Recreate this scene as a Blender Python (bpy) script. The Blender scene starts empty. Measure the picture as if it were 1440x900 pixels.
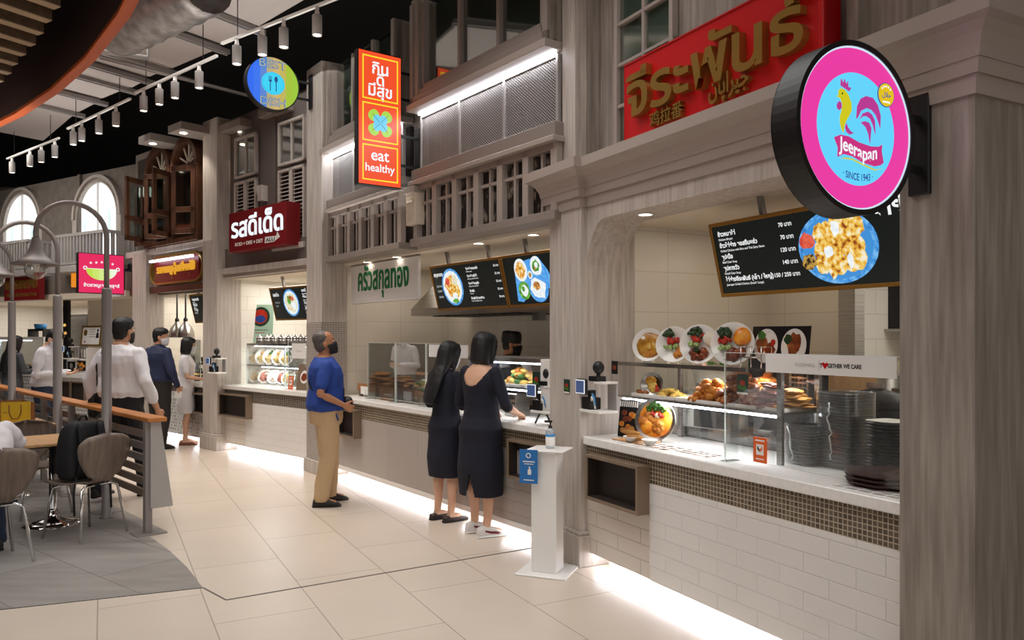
import bpy, math, random
from math import sin, cos, pi, radians as R
from mathutils import Vector as V, Matrix, noise
from mathutils.geometry import tessellate_polygon
random.seed(7)
C = bpy.context.collection
SC = bpy.context.scene

# ------------------------------------------------------------------ camera, world, exposure
EYE, FPX, HX, HY = 1.62, 1090.0, 720.0, 473.0
cam = bpy.data.cameras.new('camera'); cam.sensor_width = 36; cam.lens = FPX / 1440 * 36
cam.shift_y = 23 / 1440; cam.clip_start = .05
camo = bpy.data.objects.new('camera', cam); C.objects.link(camo)
camo.location = (0, 0, EYE); camo.rotation_euler = (pi / 2, 0, 0); SC.camera = camo
SC.view_settings.view_transform = 'Standard'; SC.view_settings.look = 'None'
SC.view_settings.gamma = 1; SC.view_settings.exposure = 0.0; SC.view_settings.use_curve_mapping = False
W = bpy.data.worlds.new('hall_world'); SC.world = W; W.use_nodes = True
W.node_tree.nodes['Background'].inputs[0].default_value = (1, .96, .925, 1)
W.node_tree.nodes['Background'].inputs[1].default_value = .82

def area(loc, rot, sx, sy, power, col=(1, .93, .85), name='ceiling_light', spread=180):
    l = bpy.data.lights.new(name, 'AREA'); l.shape = 'RECTANGLE'; l.size = sx; l.size_y = sy
    l.energy = power; l.color = col; l.spread = R(spread)
    o = bpy.data.objects.new(name, l); C.objects.link(o); o.location = loc; o.rotation_euler = rot
    return o
def spot(loc, target, power, ang=50, col=(1, .9, .78), name='spot_light', r=.04, blend=.6):
    l = bpy.data.lights.new(name, 'SPOT'); l.energy = power; l.color = col; l.spot_size = R(ang); l.spot_blend = blend
    l.shadow_soft_size = r
    o = bpy.data.objects.new(name, l); C.objects.link(o); o.location = loc
    o.rotation_euler = (V(target) - V(loc)).to_track_quat('-Z', 'Y').to_euler()
    return o

# hall lighting: unseen fill lamps added over the aisle and the seating
HALL = (1, .985, .965)
area((-1.8, 3.6, 4.7), (0, 0, R(-50)), 2.8, 5.0, 122, HALL, spread=118)
area((-4.0, 7.9, 4.7), (0, 0, R(-50)), 2.2, 5.0, 86, HALL, spread=122)
area((-7.9, 10.6, 4.7), (0, 0, R(-40)), 2.2, 5.0, 74, HALL, spread=125)
area((-.8, .2, 4.2), (0, 0, 0), 3.5, 2.5, 98, HALL, spread=150)
area((-4.6, 3.6, 3.1), (0, 0, 0), 2.0, 2.0, 38, HALL, spread=130)
# unseen lamps added as floor bounce on to the ceiling boards and canopy
area((-3.4, 6.6, 2.9), (R(180), 0, R(-50)), 2.0, 6.0, 42, HALL, name='ceiling_uplight', spread=120)
area((-6.5, 10.0, 3.0), (R(180), 0, R(-40)), 2.0, 5.0, 32, HALL, name='ceiling_uplight', spread=120)

# ------------------------------------------------------------------ frames along the row of shops
class Frame:
    """local x runs along a shop front towards the near end, local y goes into the shop, z is up"""
    def __init__(s, ox, oy, ux, uy):
        l = math.hypot(ux, uy); s.o = (ox, oy); s.u = (ux / l, uy / l); s.n = (-uy / l, ux / l)
        s.a = math.atan2(uy, ux)
    def w(s, u, v, z=0):
        return V((s.o[0] + u * s.u[0] + v * s.n[0], s.o[1] + u * s.u[1] + v * s.n[1], z))
    def p(s, px, py, v=0.0):
        """survey: where the sight line through a photo point meets the upright plane y=v of this front"""
        dx, dz = (px - HX) / FPX, (HY - py) / FPX
        t = (v + s.o[0] * s.n[0] + s.o[1] * s.n[1]) / (dx * s.n[0] + s.n[1])
        return ((t * dx - s.o[0]) * s.u[0] + (t - s.o[1]) * s.u[1], EYE + t * dz)
    def x(s, px, v=0.0): return s.p(px, HY, v)[0]
    def turned(s, u, v):
        """frame for a blade sign fixed at (u, v): x runs into the shop, front faces the near end"""
        q = s.w(u, v); return Frame(q.x, q.y, s.n[0], s.n[1])
N = Frame(.585, 5.37, .4634, -.8862)
M = Frame(.191, 5.997, .5917, -.8062)
S3 = Frame(-2.54, 9.6, .730, -.684)
S4 = Frame(-4.354, 11.3, .742, -.671)
S5 = Frame(-6.5, 13.24, .849, -.529)
WORLD = Frame(0, 0, 1, 0)
def gnd(px, py, z=0.0):
    Y = FPX * (EYE - z) / (py - HY); return V(((px - HX) / FPX * Y, Y, z))

# ------------------------------------------------------------------ materials
def C_(h, a=1):
    h = h.lstrip('#'); o = []
    for i in (0, 2, 4):
        c = int(h[i:i + 2], 16) / 255; o.append(c / 12.92 if c <= .04045 else ((c + .055) / 1.055) ** 2.4)
    return (*o, a)
def _base(name):
    m = bpy.data.materials.new(name); m.use_nodes = True; nt = m.node_tree
    return m, nt, nt.nodes['Principled BSDF']
def bump(nt, b, src, strength, dist=.01):
    n = nt.nodes.new('ShaderNodeBump'); n.inputs['Strength'].default_value = strength; n.inputs['Distance'].default_value = dist
    nt.links.new(src, n.inputs['Height']); nt.links.new(n.outputs[0], b.inputs['Normal'])
def mat(name, col, rough=.5, metal=0, spec=None, bmp=0, bscale=60, coat=0):
    m, nt, b = _base(name); b.inputs['Base Color'].default_value = C_(col); b.inputs['Roughness'].default_value = rough
    b.inputs['Metallic'].default_value = metal
    if spec is not None: b.inputs['Specular IOR Level'].default_value = spec
    if coat: b.inputs['Coat Weight'].default_value = coat
    if bmp:
        t = nt.nodes.new('ShaderNodeTexCoord'); n = nt.nodes.new('ShaderNodeTexNoise'); n.inputs['Scale'].default_value = bscale
        nt.links.new(t.outputs['Object'], n.inputs['Vector']); bump(nt, b, n.outputs['Fac'], bmp)
    return m
def emi(name, col, strength=1.0):
    m, nt, b = _base(name); b.inputs['Base Color'].default_value = (0, 0, 0, 1); b.inputs['Roughness'].default_value = .35
    b.inputs['Emission Color'].default_value = C_(col); b.inputs['Emission Strength'].default_value = strength
    return m
def mottle(name, cols, scale=(1, 1, 1), nscale=4, rough=.5, detail=5, bmp=0, metal=0, emit=0, lo=.3, hi=.7, space='Object', dist=0.0):
    """noise driven mix of colours; scale stretches it (wood grain, food, stone)"""
    m, nt, b = _base(name); b.inputs['Roughness'].default_value = rough; b.inputs['Metallic'].default_value = metal
    t = nt.nodes.new('ShaderNodeTexCoord'); mp = nt.nodes.new('ShaderNodeMapping'); mp.inputs['Scale'].default_value = scale
    n = nt.nodes.new('ShaderNodeTexNoise'); n.inputs['Scale'].default_value = nscale; n.inputs['Detail'].default_value = detail
    n.inputs['Distortion'].default_value = dist
    r = nt.nodes.new('ShaderNodeValToRGB'); cr = r.color_ramp
    while len(cr.elements) < len(cols): cr.elements.new(.5)
    for i, c in enumerate(cols):
        cr.elements[i].position = lo + (hi - lo) * i / max(1, len(cols) - 1); cr.elements[i].color = C_(c)
    nt.links.new(t.outputs[space], mp.inputs[0]); nt.links.new(mp.outputs[0], n.inputs['Vector'])
    nt.links.new(n.outputs['Fac'], r.inputs[0])
    if emit:
        b.inputs['Base Color'].default_value = (0, 0, 0, 1); nt.links.new(r.outputs[0], b.inputs['Emission Color']); b.inputs['Emission Strength'].default_value = emit
    else: nt.links.new(r.outputs[0], b.inputs['Base Color'])
    if bmp: bump(nt, b, n.outputs['Fac'], bmp)
    return m
def brick(name, c1, c2, mortar, w, h, ms, rough=.4, off=.5, bmp=.4, ang=None, shift=(0, 0), vary=None, sm=.1, coat=0):
    """bricks / tiles: on fronts they follow x+y and z of the thing; on the floor the hall's own tile grid"""
    m, nt, b = _base(name); b.inputs['Roughness'].default_value = rough
    if coat: b.inputs['Coat Weight'].default_value = coat
    t = nt.nodes.new('ShaderNodeTexCoord'); k = nt.nodes.new('ShaderNodeTexBrick')
    k.offset = off; k.offset_frequency = 2
    for key, val in (('Color1', C_(c1)), ('Color2', C_(c2)), ('Mortar', C_(mortar)), ('Scale', 1), ('Mortar Size', ms), ('Mortar Smooth', sm), ('Brick Width', w), ('Row Height', h), ('Bias', 0)):
        k.inputs[key].default_value = val
    if ang is None:
        s = nt.nodes.new('ShaderNodeSeparateXYZ'); a = nt.nodes.new('ShaderNodeMath'); c = nt.nodes.new('ShaderNodeCombineXYZ')
        nt.links.new(t.outputs['Object'], s.inputs[0]); nt.links.new(s.outputs[0], a.inputs[0]); nt.links.new(s.outputs[1], a.inputs[1])
        nt.links.new(a.outputs[0], c.inputs[0]); nt.links.new(s.outputs[2], c.inputs[1]); src = c.outputs[0]
    else: src = t.outputs['Object']
    mp = nt.nodes.new('ShaderNodeMapping'); mp.vector_type = 'POINT'
    if ang is not None: mp.inputs['Rotation'].default_value = (0, 0, ang)
    mp.inputs['Location'].default_value = (*shift, 0)
    nt.links.new(src, mp.inputs[0]); nt.links.new(mp.outputs[0], k.inputs['Vector'])
    out = k.outputs['Color']
    if vary:
        n = nt.nodes.new('ShaderNodeTexNoise'); n.inputs['Scale'].default_value = vary[1]; n.inputs['Detail'].default_value = 6
        mq = nt.nodes.new('ShaderNodeMapping'); mq.inputs['Scale'].default_value = vary[2] if len(vary) > 2 else (1, 1, 1)
        mq.inputs['Rotation'].default_value = (0, 0, ang or 0)
        nt.links.new(t.outputs['Object'], mq.inputs[0]); nt.links.new(mq.outputs[0], n.inputs['Vector'])
        x = nt.nodes.new('ShaderNodeMix'); x.data_type = 'RGBA'; x.blend_type = 'MULTIPLY'; x.inputs['Factor'].default_value = 1
        rr = nt.nodes.new('ShaderNodeValToRGB'); rr.color_ramp.elements[0].position = .3; rr.color_ramp.elements[1].position = .7
        g = 1 - vary[0]; rr.color_ramp.elements[0].color = (g, g, g, 1)
        nt.links.new(n.outputs['Fac'], rr.inputs[0]); nt.links.new(out, x.inputs[6]); nt.links.new(rr.outputs[0], x.inputs[7]); out = x.outputs[2]
    nt.links.new(out, b.inputs['Base Color'])
    if bmp:
        inv = nt.nodes.new('ShaderNodeMath'); inv.operation = 'SUBTRACT'; inv.inputs[0].default_value = 1
        nt.links.new(k.outputs['Fac'], inv.inputs[1]); bump(nt, b, inv.outputs[0], bmp, .004)
    return m
def glass(name, tint='#ffffff', refl=.07, rough=.02, haze=0.0):
    """clear sheet: lets the view through with a mirror-like sheen"""
    m = bpy.data.materials.new(name); m.use_nodes = True; nt = m.node_tree; nt.nodes.remove(nt.nodes['Principled BSDF'])
    o = nt.nodes['Material Output']; t = nt.nodes.new('ShaderNodeBsdfTransparent'); g = nt.nodes.new('ShaderNodeBsdfGlossy')
    t.inputs[0].default_value = C_(tint); g.inputs['Roughness'].default_value = rough
    f = nt.nodes.new('ShaderNodeLayerWeight'); f.inputs[0].default_value = .82
    pw = nt.nodes.new('ShaderNodeMath'); pw.operation = 'POWER'; pw.inputs[1].default_value = 4; nt.links.new(f.outputs['Facing'], pw.inputs[0])
    ad = nt.nodes.new('ShaderNodeMath'); ad.operation = 'MULTIPLY_ADD'; ad.inputs[1].default_value = .6; ad.inputs[2].default_value = refl * .6; nt.links.new(pw.outputs[0], ad.inputs[0])
    mx = nt.nodes.new('ShaderNodeMixShader'); nt.links.new(ad.outputs[0], mx.inputs[0]); nt.links.new(t.outputs[0], mx.inputs[1]); nt.links.new(g.outputs[0], mx.inputs[2])
    last = mx.outputs[0]
    if haze:
        d = nt.nodes.new('ShaderNodeBsdfDiffuse'); d.inputs[0].default_value = C_('#f2f2f2'); m2 = nt.nodes.new('ShaderNodeMixShader'); m2.inputs[0].default_value = haze
        nt.links.new(last, m2.inputs[1]); nt.links.new(d.outputs[0], m2.inputs[2]); last = m2.outputs[0]
    nt.links.new(last, o.inputs[0]); return m

MT = {}
def K(k): return MT[k]
MT.update(
    streak=mottle('limewashed_timber', ['#80776e', '#958b81', '#a89e94'], (16, 16, 1.0), 2.2, .62, 6, .08, lo=.3, hi=.7),
    streak_l=mottle('pale_limewashed_timber', ['#aaa097', '#bbb1a8', '#cac1b8'], (16, 16, 1.0), 2.2, .6, 6, .06, lo=.3, hi=.7),
    plaster=mottle('grey_plaster', ['#6e645c', '#7f766d'], (2, 2, 2), 3, .75, 6, .05),
    taupe=mat('taupe_painted_timber', '#8f847c', .5), taupe_d=mat('dark_taupe_paint', '#645a53', .6),
    taupe_l=mat('light_taupe_paint', '#a89c93', .5),
    cream=mat('cream_paint', '#e2d6c3', .6), white=mat('white_paint', '#ece8e2', .45), gloss=mat('white_laminate', '#f0eeea', .22),
    quartz=mottle('white_stone_worktop', ['#e9e6e1', '#f3f1ee'], (1, 1, 1), 30, .22),
    grey=mat('grey_metal', '#8b8480', .45, .3), lgrey=mat('light_grey_paint', '#a9a4a0', .4), dark=mat('black_metal', '#141315', .4, .2),
    black=mat('black_plastic', '#0b0b0c', .5), ceil=mat('black_void_paint', '#0b0a0b', .9), rubber=mat('black_rubber', '#171516', .8),
    steel=mottle('brushed_steel', ['#9b9894', '#b9b6b1'], (1, 1, 40), 3, .28, 3, metal=1), chrome=mat('chrome', '#d4d2d0', .09, 1),
    mosaic=brick('brown_mosaic', '#4a4036', '#6b5f50', '#b7a892', .026, .026, .0028, .25, 0, .5),
    mosaic_c=brick('column_mosaic', '#8b8079', '#9b918a', '#b9b0a8', .034, .026, .003, .35, 0, .5),
    mosaic_d=brick('dark_mosaic', '#3d3732', '#57504a', '#a59a8c', .05, .022, .003, .25, 0, .5),
    subway=brick('white_relief_tile', '#e6e3df', '#e9e6e2', '#dad6d1', .30, .095, .004, .3, .5, .7, sm=.6, vary=(.05, 2)),
    subway_t=brick('taupe_relief_tile', '#a79e97', '#aaa19a', '#978e87', .60, .1, .004, .35, .5, .6, sm=.6),
    plain_t=brick('taupe_panel', '#b3aaa3', '#b0a7a0', '#9b928b', .62, 2, .004, .35, 0, .4),
    cream_t=brick('cream_relief_tile', '#d9d0c4', '#d6cdc1', '#bfb5a9', .5, .1, .005, .3, .5, .6, sm=.5),
    wallt=brick('cream_wall_tile', '#e0d8ca', '#ddd5c7', '#c9bfb0', .6, .3, .003, .25, 0, .3),
    wallw=brick('white_wall_tile', '#e6e2d9', '#e3dfd6', '#cdc7bd', .4, .2, .003, .25, .5, .3),
    pattern=brick('black_and_white_pattern_tile', '#2e2f31', '#d9d9d6', '#b9b9b6', .05, .05, .012, .4, .5, .2),
    pattern2=brick('pale_pattern_tile', '#c9c6c0', '#e4e1db', '#8f8c87', .09, .07, .01, .4, .5, .2),
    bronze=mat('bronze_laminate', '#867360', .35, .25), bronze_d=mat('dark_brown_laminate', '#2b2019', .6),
    red=mat('red_lacquer', '#c50d14', .32), red_d=mat('maroon_panel', '#7c1318', .4), gold=mat('brushed_gold', '#b08d45', .32, .75),
    gold_d=mat('gold_frame', '#a87a34', .35, .7), orange=mat('orange_fascia', '#cc5a1c', .5), brown_in=mat('dark_brown_drum', '#33150b', .7),
    slat=mottle('brown_timber', ['#5f4a37', '#7a6048'], (1, 8, 8), 3, .6), slat_e=mat('pale_timber_edge', '#b3987a', .6),
    oak=mottle('oak_top', ['#b98a5a', '#cb9d6b', '#bd9060'], (1, 9, 4), 2, .4), rail=mottle('orange_timber_rail', ['#b06a2f', '#c98445'], (1, 8, 8), 3, .4),
    ply=mottle('walnut_ply', ['#5d5048', '#7d6c5f'], (8, 1, 1), 4, .4), mahog=mottle('dark_mahogany', ['#3f2619', '#633e29'], (8, 8, 1), 3, .4),
    board=mat('white_ceiling_board', '#b8aea8', .8), duct=mottle('foil_duct', ['#6d6763', '#9c9691'], (1, 1, 1), 9, .4, 5, .6, .6),
    screen=emi('dark_screen', '#0b1211', 1), txt=emi('screen_text', '#f2f4f4', 1.0), txt2=emi('screen_text_grey', '#b9bfc0', .9),
    led=emi('white_led', '#f1f3ff', 14), led_s=emi('soft_led', '#eef2ff', 4), lamp=emi('warm_lamp_lens', '#fff0d8', 12),
    clear=glass('clear_acrylic', '#fbfdfc', .055, .01, .015), pane=glass('window_glass', '#dfe6e2', .1, .05), bulb=glass('clear_glass_globe', '#f6f6f2', .1, .02, .04),
    skin=mottle('skin', ['#c08a68', '#cb9776'], (1, 1, 1), 9, .5), skin_d=mottle('tan_skin', ['#a8714f', '#b57f5d'], (1, 1, 1), 9, .5),
    skin_l=mottle('light_skin', ['#d6a688', '#deb195'], (1, 1, 1), 9, .5),
    hair=mottle('black_hair', ['#060506', '#0f0c0d'], (30, 30, 3), 4, .55), hair_g=mottle('greying_hair', ['#2b2624', '#6b625c'], (30, 30, 10), 5, .5),
    navy=mat('navy_dress_cloth', '#0b0e20', .8, bmp=.25, bscale=18), blue=mat('blue_polo_cloth', '#1d3f8f', .8, bmp=.3, bscale=16),
    navyshirt=mat('navy_shirt_cloth', '#1d2748', .75, bmp=.3, bscale=14), khaki=mat('khaki_cloth', '#bfa17a', .8, bmp=.35, bscale=12),
    shirt=mat('white_shirt_cloth', '#e6e2e4', .75, bmp=.35, bscale=12), shirt_g=mat('pale_grey_shirt_cloth', '#cfcdd2', .75, bmp=.35, bscale=12),
    trous=mat('dark_trouser_cloth', '#15161c', .8, bmp=.3, bscale=12), trous2=mat('charcoal_trouser_cloth', '#26211f', .8, bmp=.3, bscale=12),
    denim=mat('dark_denim', '#1c2740', .8, bmp=.3, bscale=20), greydress=mat('grey_dress_cloth', '#3d3f44', .8),
    maskw=mat('white_mask', '#dcdfe2', .7), maskk=mat('black_mask', '#101012', .7), shoe=mat('black_shoe', '#14110f', .5), shoe_b=mat('brown_shoe', '#2b1712', .5),
    shoe_w=mat('white_sneaker', '#dedad5', .5), maroon=mat('maroon_stripe', '#6d1524', .5), sand=mat('tan_sandal', '#7c4a2c', .6), leather=mat('black_leather', '#1b1918', .45),
    paper=mat('white_paper', '#eceae6', .5), card=mottle('brown_card', ['#8f6238', '#a47244'], (1, 1, 1), 5, .7), yellow=mat('yellow_paper', '#e8bf1c', .5),
    green=mat('green_letter', '#137a4a', .4), green_p=mat('green_poster', '#a9cbb5', .5), green_k=mat('dark_green_card', '#173a2a', .4), blue_s=mat('blue_sign', '#1f6fb5', .35),
    orange_c=mat('orange_card', '#e2611d', .45), bottle=glass('clear_bottle', '#dfeaf2', .1, .05, .25), label_b=mat('blue_label', '#3b87c4', .5),
    fry=mottle('fried_crust', ['#8a4a12', '#c97a22', '#e09a3c'], (1, 1, 1), 22, .5, 5, .5), grill=mottle('grilled_chicken', ['#5b2a10', '#8f4a1c', '#b8712f'], (1, 1, 1), 20, .42, 5, .5),
    bread=mottle('toasted_bread', ['#9a6428', '#c48c44'], (1, 1, 1), 20, .6, 5, .3), noodle=mottle('yellow_noodles', ['#c79a3a', '#e3c56c'], (1, 1, 1), 40, .5, 5, .5),
    rice=mottle('rice', ['#ded6c2', '#f0ead9'], (1, 1, 1), 60, .6, 4, .4), curry=mottle('orange_curry', ['#c85a10', '#ee9426', '#f3b54a'], (1, 1, 1), 16, .3, 5, .2),
    broth=mottle('noodle_broth', ['#7a4a14', '#b98024', '#d8ae5a'], (1, 1, 1), 18, .25, 5, .2), leaf=mottle('herb_leaf', ['#234d17', '#4f8a2d'], (1, 1, 1), 30, .45, 4, .3),
    leaf_d=mottle('dark_greens', ['#12260d', '#2a4a1c'], (1, 1, 1), 30, .4, 4, .4), tomato=mottle('red_tomato', ['#a11a12', '#c93a24'], (1, 1, 1), 20, .3), cuke=mottle('cucumber', ['#7ea551', '#b7cf86'], (1, 1, 1), 20, .35),
    meat=mottle('braised_meat', ['#3f1a0c', '#7a3416', '#9d4f22'], (1, 1, 1), 22, .35, 5, .3), egg=mat('egg_white', '#f2ece0', .4), sausage=mottle('pink_meat', ['#a94f3e', '#c97862'], (1, 1, 1), 25, .4),
    china=mat('white_china', '#eeebe5', .15, coat=.3), blackware=mat('black_melamine', '#1d1c1d', .3), wrap=glass('cling_film', '#e8e8e8', .16, .12, .06),
    tray=mat('brown_tray', '#3d211a', .35), floor_w=brick('grey_wood_tile', '#979089', '#a8a29c', '#6f6964', 1.2, .6, .004, .42, .5, .2, ang=R(38), vary=(.3, 1.6, (1.2, 5, 1))),
)
MT['greytaupe'] = mat('grey_brown_paint', '#6a605a', .6); MT['meshback'] = mat('dark_mesh_backing', '#33302f', .7)
MT['floor'] = brick('cream_floor_tile', '#d6c7b7', '#d2c3b3', '#a99a8b', 1.16, .58, .0035, .26, .5, .15, ang=R(62.2), shift=(0, .03), vary=(.06, 1.5))

# ------------------------------------------------------------------ mesh builder
class MB:
    def __init__(s): s.v = []; s.f = []; s.fm = []; s.sm = []; s.mats = []
    def _m(s, m):
        m = MT[m] if isinstance(m, str) else m
        if m not in s.mats: s.mats.append(m)
        return s.mats.index(m)
    def add(s, vs, fs, m, smooth=False):
        b = len(s.v); s.v += [tuple(q) for q in vs]; k = s._m(m)
        for f in fs: s.f.append([i + b for i in f]); s.fm.append(k); s.sm.append(smooth)
        return s
    def box(s, x0, x1, y0, y1, z0, z1, m):
        return s.add([(x0, y0, z0), (x1, y0, z0), (x1, y1, z0), (x0, y1, z0), (x0, y0, z1), (x1, y0, z1), (x1, y1, z1), (x0, y1, z1)],
                     [(0, 3, 2, 1), (4, 5, 6, 7), (0, 1, 5, 4), (1, 2, 6, 5), (2, 3, 7, 6), (3, 0, 4, 7)], m)
    def bar(s, p, q, w, h, m, up=(0, 0, 1)):
        p, q = V(p), V(q); d = (q - p).normalized(); a = d.cross(V(up)); a = a.normalized() if a.length > 1e-5 else V((1, 0, 0)); b = a.cross(d)
        c = [(-1, -1), (1, -1), (1, 1), (-1, 1)]
        vs = [p + a * (w / 2 * i) + b * (h / 2 * j) for i, j in c] + [q + a * (w / 2 * i) + b * (h / 2 * j) for i, j in c]
        return s.add(vs, [(0, 3, 2, 1), (4, 5, 6, 7), (0, 1, 5, 4), (1, 2, 6, 5), (2, 3, 7, 6), (3, 0, 4, 7)][::1], m)
    def loft(s, rings, m, smooth=True, caps=True, closed=True):
        n = len(rings[0]); vs = [q for r in rings for q in r]; fs = []
        for i in range(len(rings) - 1):
            for j in range(n if closed else n - 1):
                k = (j + 1) % n; fs.append((i * n + j, i * n + k, (i + 1) * n + k, (i + 1) * n + j))
        s.add(vs, fs, m, smooth)
        if caps:
            b = len(s.v) - len(vs); k = s._m(m)
            s.f.append([b + j for j in range(n)][::-1]); s.f.append([b + len(vs) - n + j for j in range(n)]); s.fm += [k, k]; s.sm += [False, False]
        return s
    def tube(s, pts, r, m, n=10, caps=True):
        pts = [V(p) for p in pts]; rr = r if isinstance(r, (list, tuple)) else [r] * len(pts); rings = []; a = None
        for i, p in enumerate(pts):
            d = (pts[min(i + 1, len(pts) - 1)] - pts[max(i - 1, 0)]).normalized()
            if a is None: a = d.orthogonal().normalized()
            a = (a - d * a.dot(d)); a = a.normalized() if a.length > 1e-6 else d.orthogonal().normalized()
            b = d.cross(a); rings.append([p + (a * cos(2 * pi * j / n) + b * sin(2 * pi * j / n)) * rr[i] for j in range(n)])
        return s.loft(rings, m, True, caps)
    def lathe(s, prof, m, n=24, c=(0, 0, 0), sx=1, sy=1, axis='z'):
        def P(r, z, t):
            x, y = r * cos(t) * sx, r * sin(t) * sy
            return (c[0] + x, c[1] + y, c[2] + z) if axis == 'z' else (c[0] + x, c[1] - z, c[2] + y)
        return s.loft([[P(r, z, 2 * pi * j / n) for j in range(n)] for r, z in prof], m, True, False)
    def disc(s, cx, cz, rx, rz, y0, y1, m, n=32):
        return s.prism([(cx + rx * cos(2 * pi * j / n), cz + rz * sin(2 * pi * j / n)) for j in range(n)], y0, y1, m)
    def ring(s, cx, cz, r0, r1, y0, y1, m, n=40, sz=1, t0=0, t1=2 * pi):
        full = abs(t1 - t0 - 2 * pi) < 1e-6; k = n if full else n + 1; vs = []
        for j in range(k):
            t = t0 + (t1 - t0) * j / n
            for r, y in ((r0, y0), (r1, y0), (r1, y1), (r0, y1)): vs.append((cx + r * cos(t), y, cz + r * sin(t) * sz))
        fs = []
        for j in range(n):
            a, b = j * 4, ((j + 1) % k) * 4
            for e in range(4): fs.append((a + e, b + e, b + (e + 1) % 4, a + (e + 1) % 4)[::-1])
        if not full: fs += [(0, 1, 2, 3), (k * 4 - 4, k * 4 - 1, k * 4 - 2, k * 4 - 3)]
        return s.add(vs, fs, m)
    def prism(s, poly, y0, y1, m):
        """polygon in the x-z plane given counter-clockwise as seen from the front (-y), pushed from y0 back to y1"""
        n = len(poly); vs = [(x, y0, z) for x, z in poly] + [(x, y1, z) for x, z in poly]
        ar = sum(poly[i][0] * poly[(i + 1) % n][1] - poly[(i + 1) % n][0] * poly[i][1] for i in range(n))
        fs = [list(range(n)), list(range(2 * n - 1, n - 1, -1))] + [(i, n + i, n + (i + 1) % n, (i + 1) % n) for i in range(n)]
        if ar < 0: fs = [list(f)[::-1] for f in fs]
        return s.add(vs, fs, m)
    def ell(s, c, r, m, nu=14, nv=8):
        rings = [[(c[0] + r[0] * sin(pi * i / nv) * cos(2 * pi * j / nu), c[1] + r[1] * sin(pi * i / nv) * sin(2 * pi * j / nu), c[2] - r[2] * cos(pi * i / nv)) for j in range(nu)] for i in range(1, nv)]
        rings = [[(c[0] + r[0] * .02 * cos(2 * pi * j / nu), c[1] + r[1] * .02 * sin(2 * pi * j / nu), c[2] - r[2]) for j in range(nu)]] + rings + [[(c[0] + r[0] * .02 * cos(2 * pi * j / nu), c[1] + r[1] * .02 * sin(2 * pi * j / nu), c[2] + r[2]) for j in range(nu)]]
        return s.loft(rings, m)
    def sheet(s, grid, th, m, smooth=True):
        """curved sheet from a grid of points, thickened along its normals"""
        a, b = len(grid), len(grid[0]); g = [[V(q) for q in row] for row in grid]; back = []
        for i in range(a):
            row = []
            for j in range(b):
                du = g[min(i + 1, a - 1)][j] - g[max(i - 1, 0)][j]; dv = g[i][min(j + 1, b - 1)] - g[i][max(j - 1, 0)]
                nn = du.cross(dv); nn = nn.normalized() if nn.length > 1e-9 else V((0, 0, 1)); row.append(g[i][j] - nn * th)
            back.append(row)
        vs = [q for r in g for q in r] + [q for r in back for q in r]; o = a * b; fs = []
        for i in range(a - 1):
            for j in range(b - 1):
                q = (i * b + j, i * b + j + 1, (i + 1) * b + j + 1, (i + 1) * b + j); fs.append(q[::-1]); fs.append(tuple(o + k for k in q))
        edge = [j for j in range(b)] + [i * b + b - 1 for i in range(1, a)] + [(a - 1) * b + j for j in range(b - 2, -1, -1)] + [i * b for i in range(a - 2, 0, -1)]
        for k in range(len(edge)):
            p, q = edge[k], edge[(k + 1) % len(edge)]; fs.append((p, q, o + q, o + p))
        return s.add(vs, fs, m, smooth)
    def text(s, t, x, z, m, h=None, w=None, y=0, d=.004, al='l', bold=0.0, sx=1.0, bend=None):
        """lettering standing on the plane y, facing -y; h = size of the letters, w = total width"""
        pl = outlines(t, bold)
        if not pl: return s
        xs = [q[0] for o, hs in pl for q in o]; x0, x1 = min(xs), max(xs)
        k = (w / (x1 - x0)) if w else h; kz = h if h else k
        if w and not h: kz = k
        k *= sx; off = {'l': x0, 'c': (x0 + x1) / 2, 'r': x1}[al]
        for o, hs in pl:
            loops = [o] + hs; flat = [q for l in loops for q in l]
            P = [(x + (q[0] - off) * k, z + q[1] * kz) for q in flat]
            if bend: P = [bend(*q) for q in P]
            tri = tessellate_polygon([[V((q[0], q[1], 0)) for q in l] for l in loops])
            def fix(t3):
                a, b, c = (P[i] for i in t3); return tuple(t3) if (b[0] - a[0]) * (c[1] - a[1]) - (b[1] - a[1]) * (c[0] - a[0]) > 0 else tuple(t3)[::-1]
            s.add([(q[0], y - d, q[1]) for q in P], [fix(t3) for t3 in tri], m)
            if d > .003:
                base = 0
                for l in loops:
                    n = len(l); L = P[base:base + n]; base += n
                    s.add([(q[0], y - d, q[1]) for q in L] + [(q[0], y, q[1]) for q in L], [(i, n + i, n + (i + 1) % n, (i + 1) % n) for i in range(n)], m)
        return s
    def build(s, name, parent=None, loc=None, rot=None, bevel=0, seg=1):
        me = bpy.data.meshes.new(name); me.from_pydata(s.v, [], s.f); me.materials.clear()
        for m in s.mats: me.materials.append(m)
        me.polygons.foreach_set('material_index', s.fm); me.polygons.foreach_set('use_smooth', s.sm); me.update()
        o = bpy.data.objects.new(name, me); C.objects.link(o)
        if parent: o.parent = parent
        if loc is not None: o.location = loc
        if rot is not None: o.rotation_euler = rot
        if bevel:
            b = o.modifiers.new('edge', 'BEVEL'); b.width = bevel; b.segments = seg; b.limit_method = 'ANGLE'; b.angle_limit = R(40); b.harden_normals = False
        return o
_oc = {}
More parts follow.
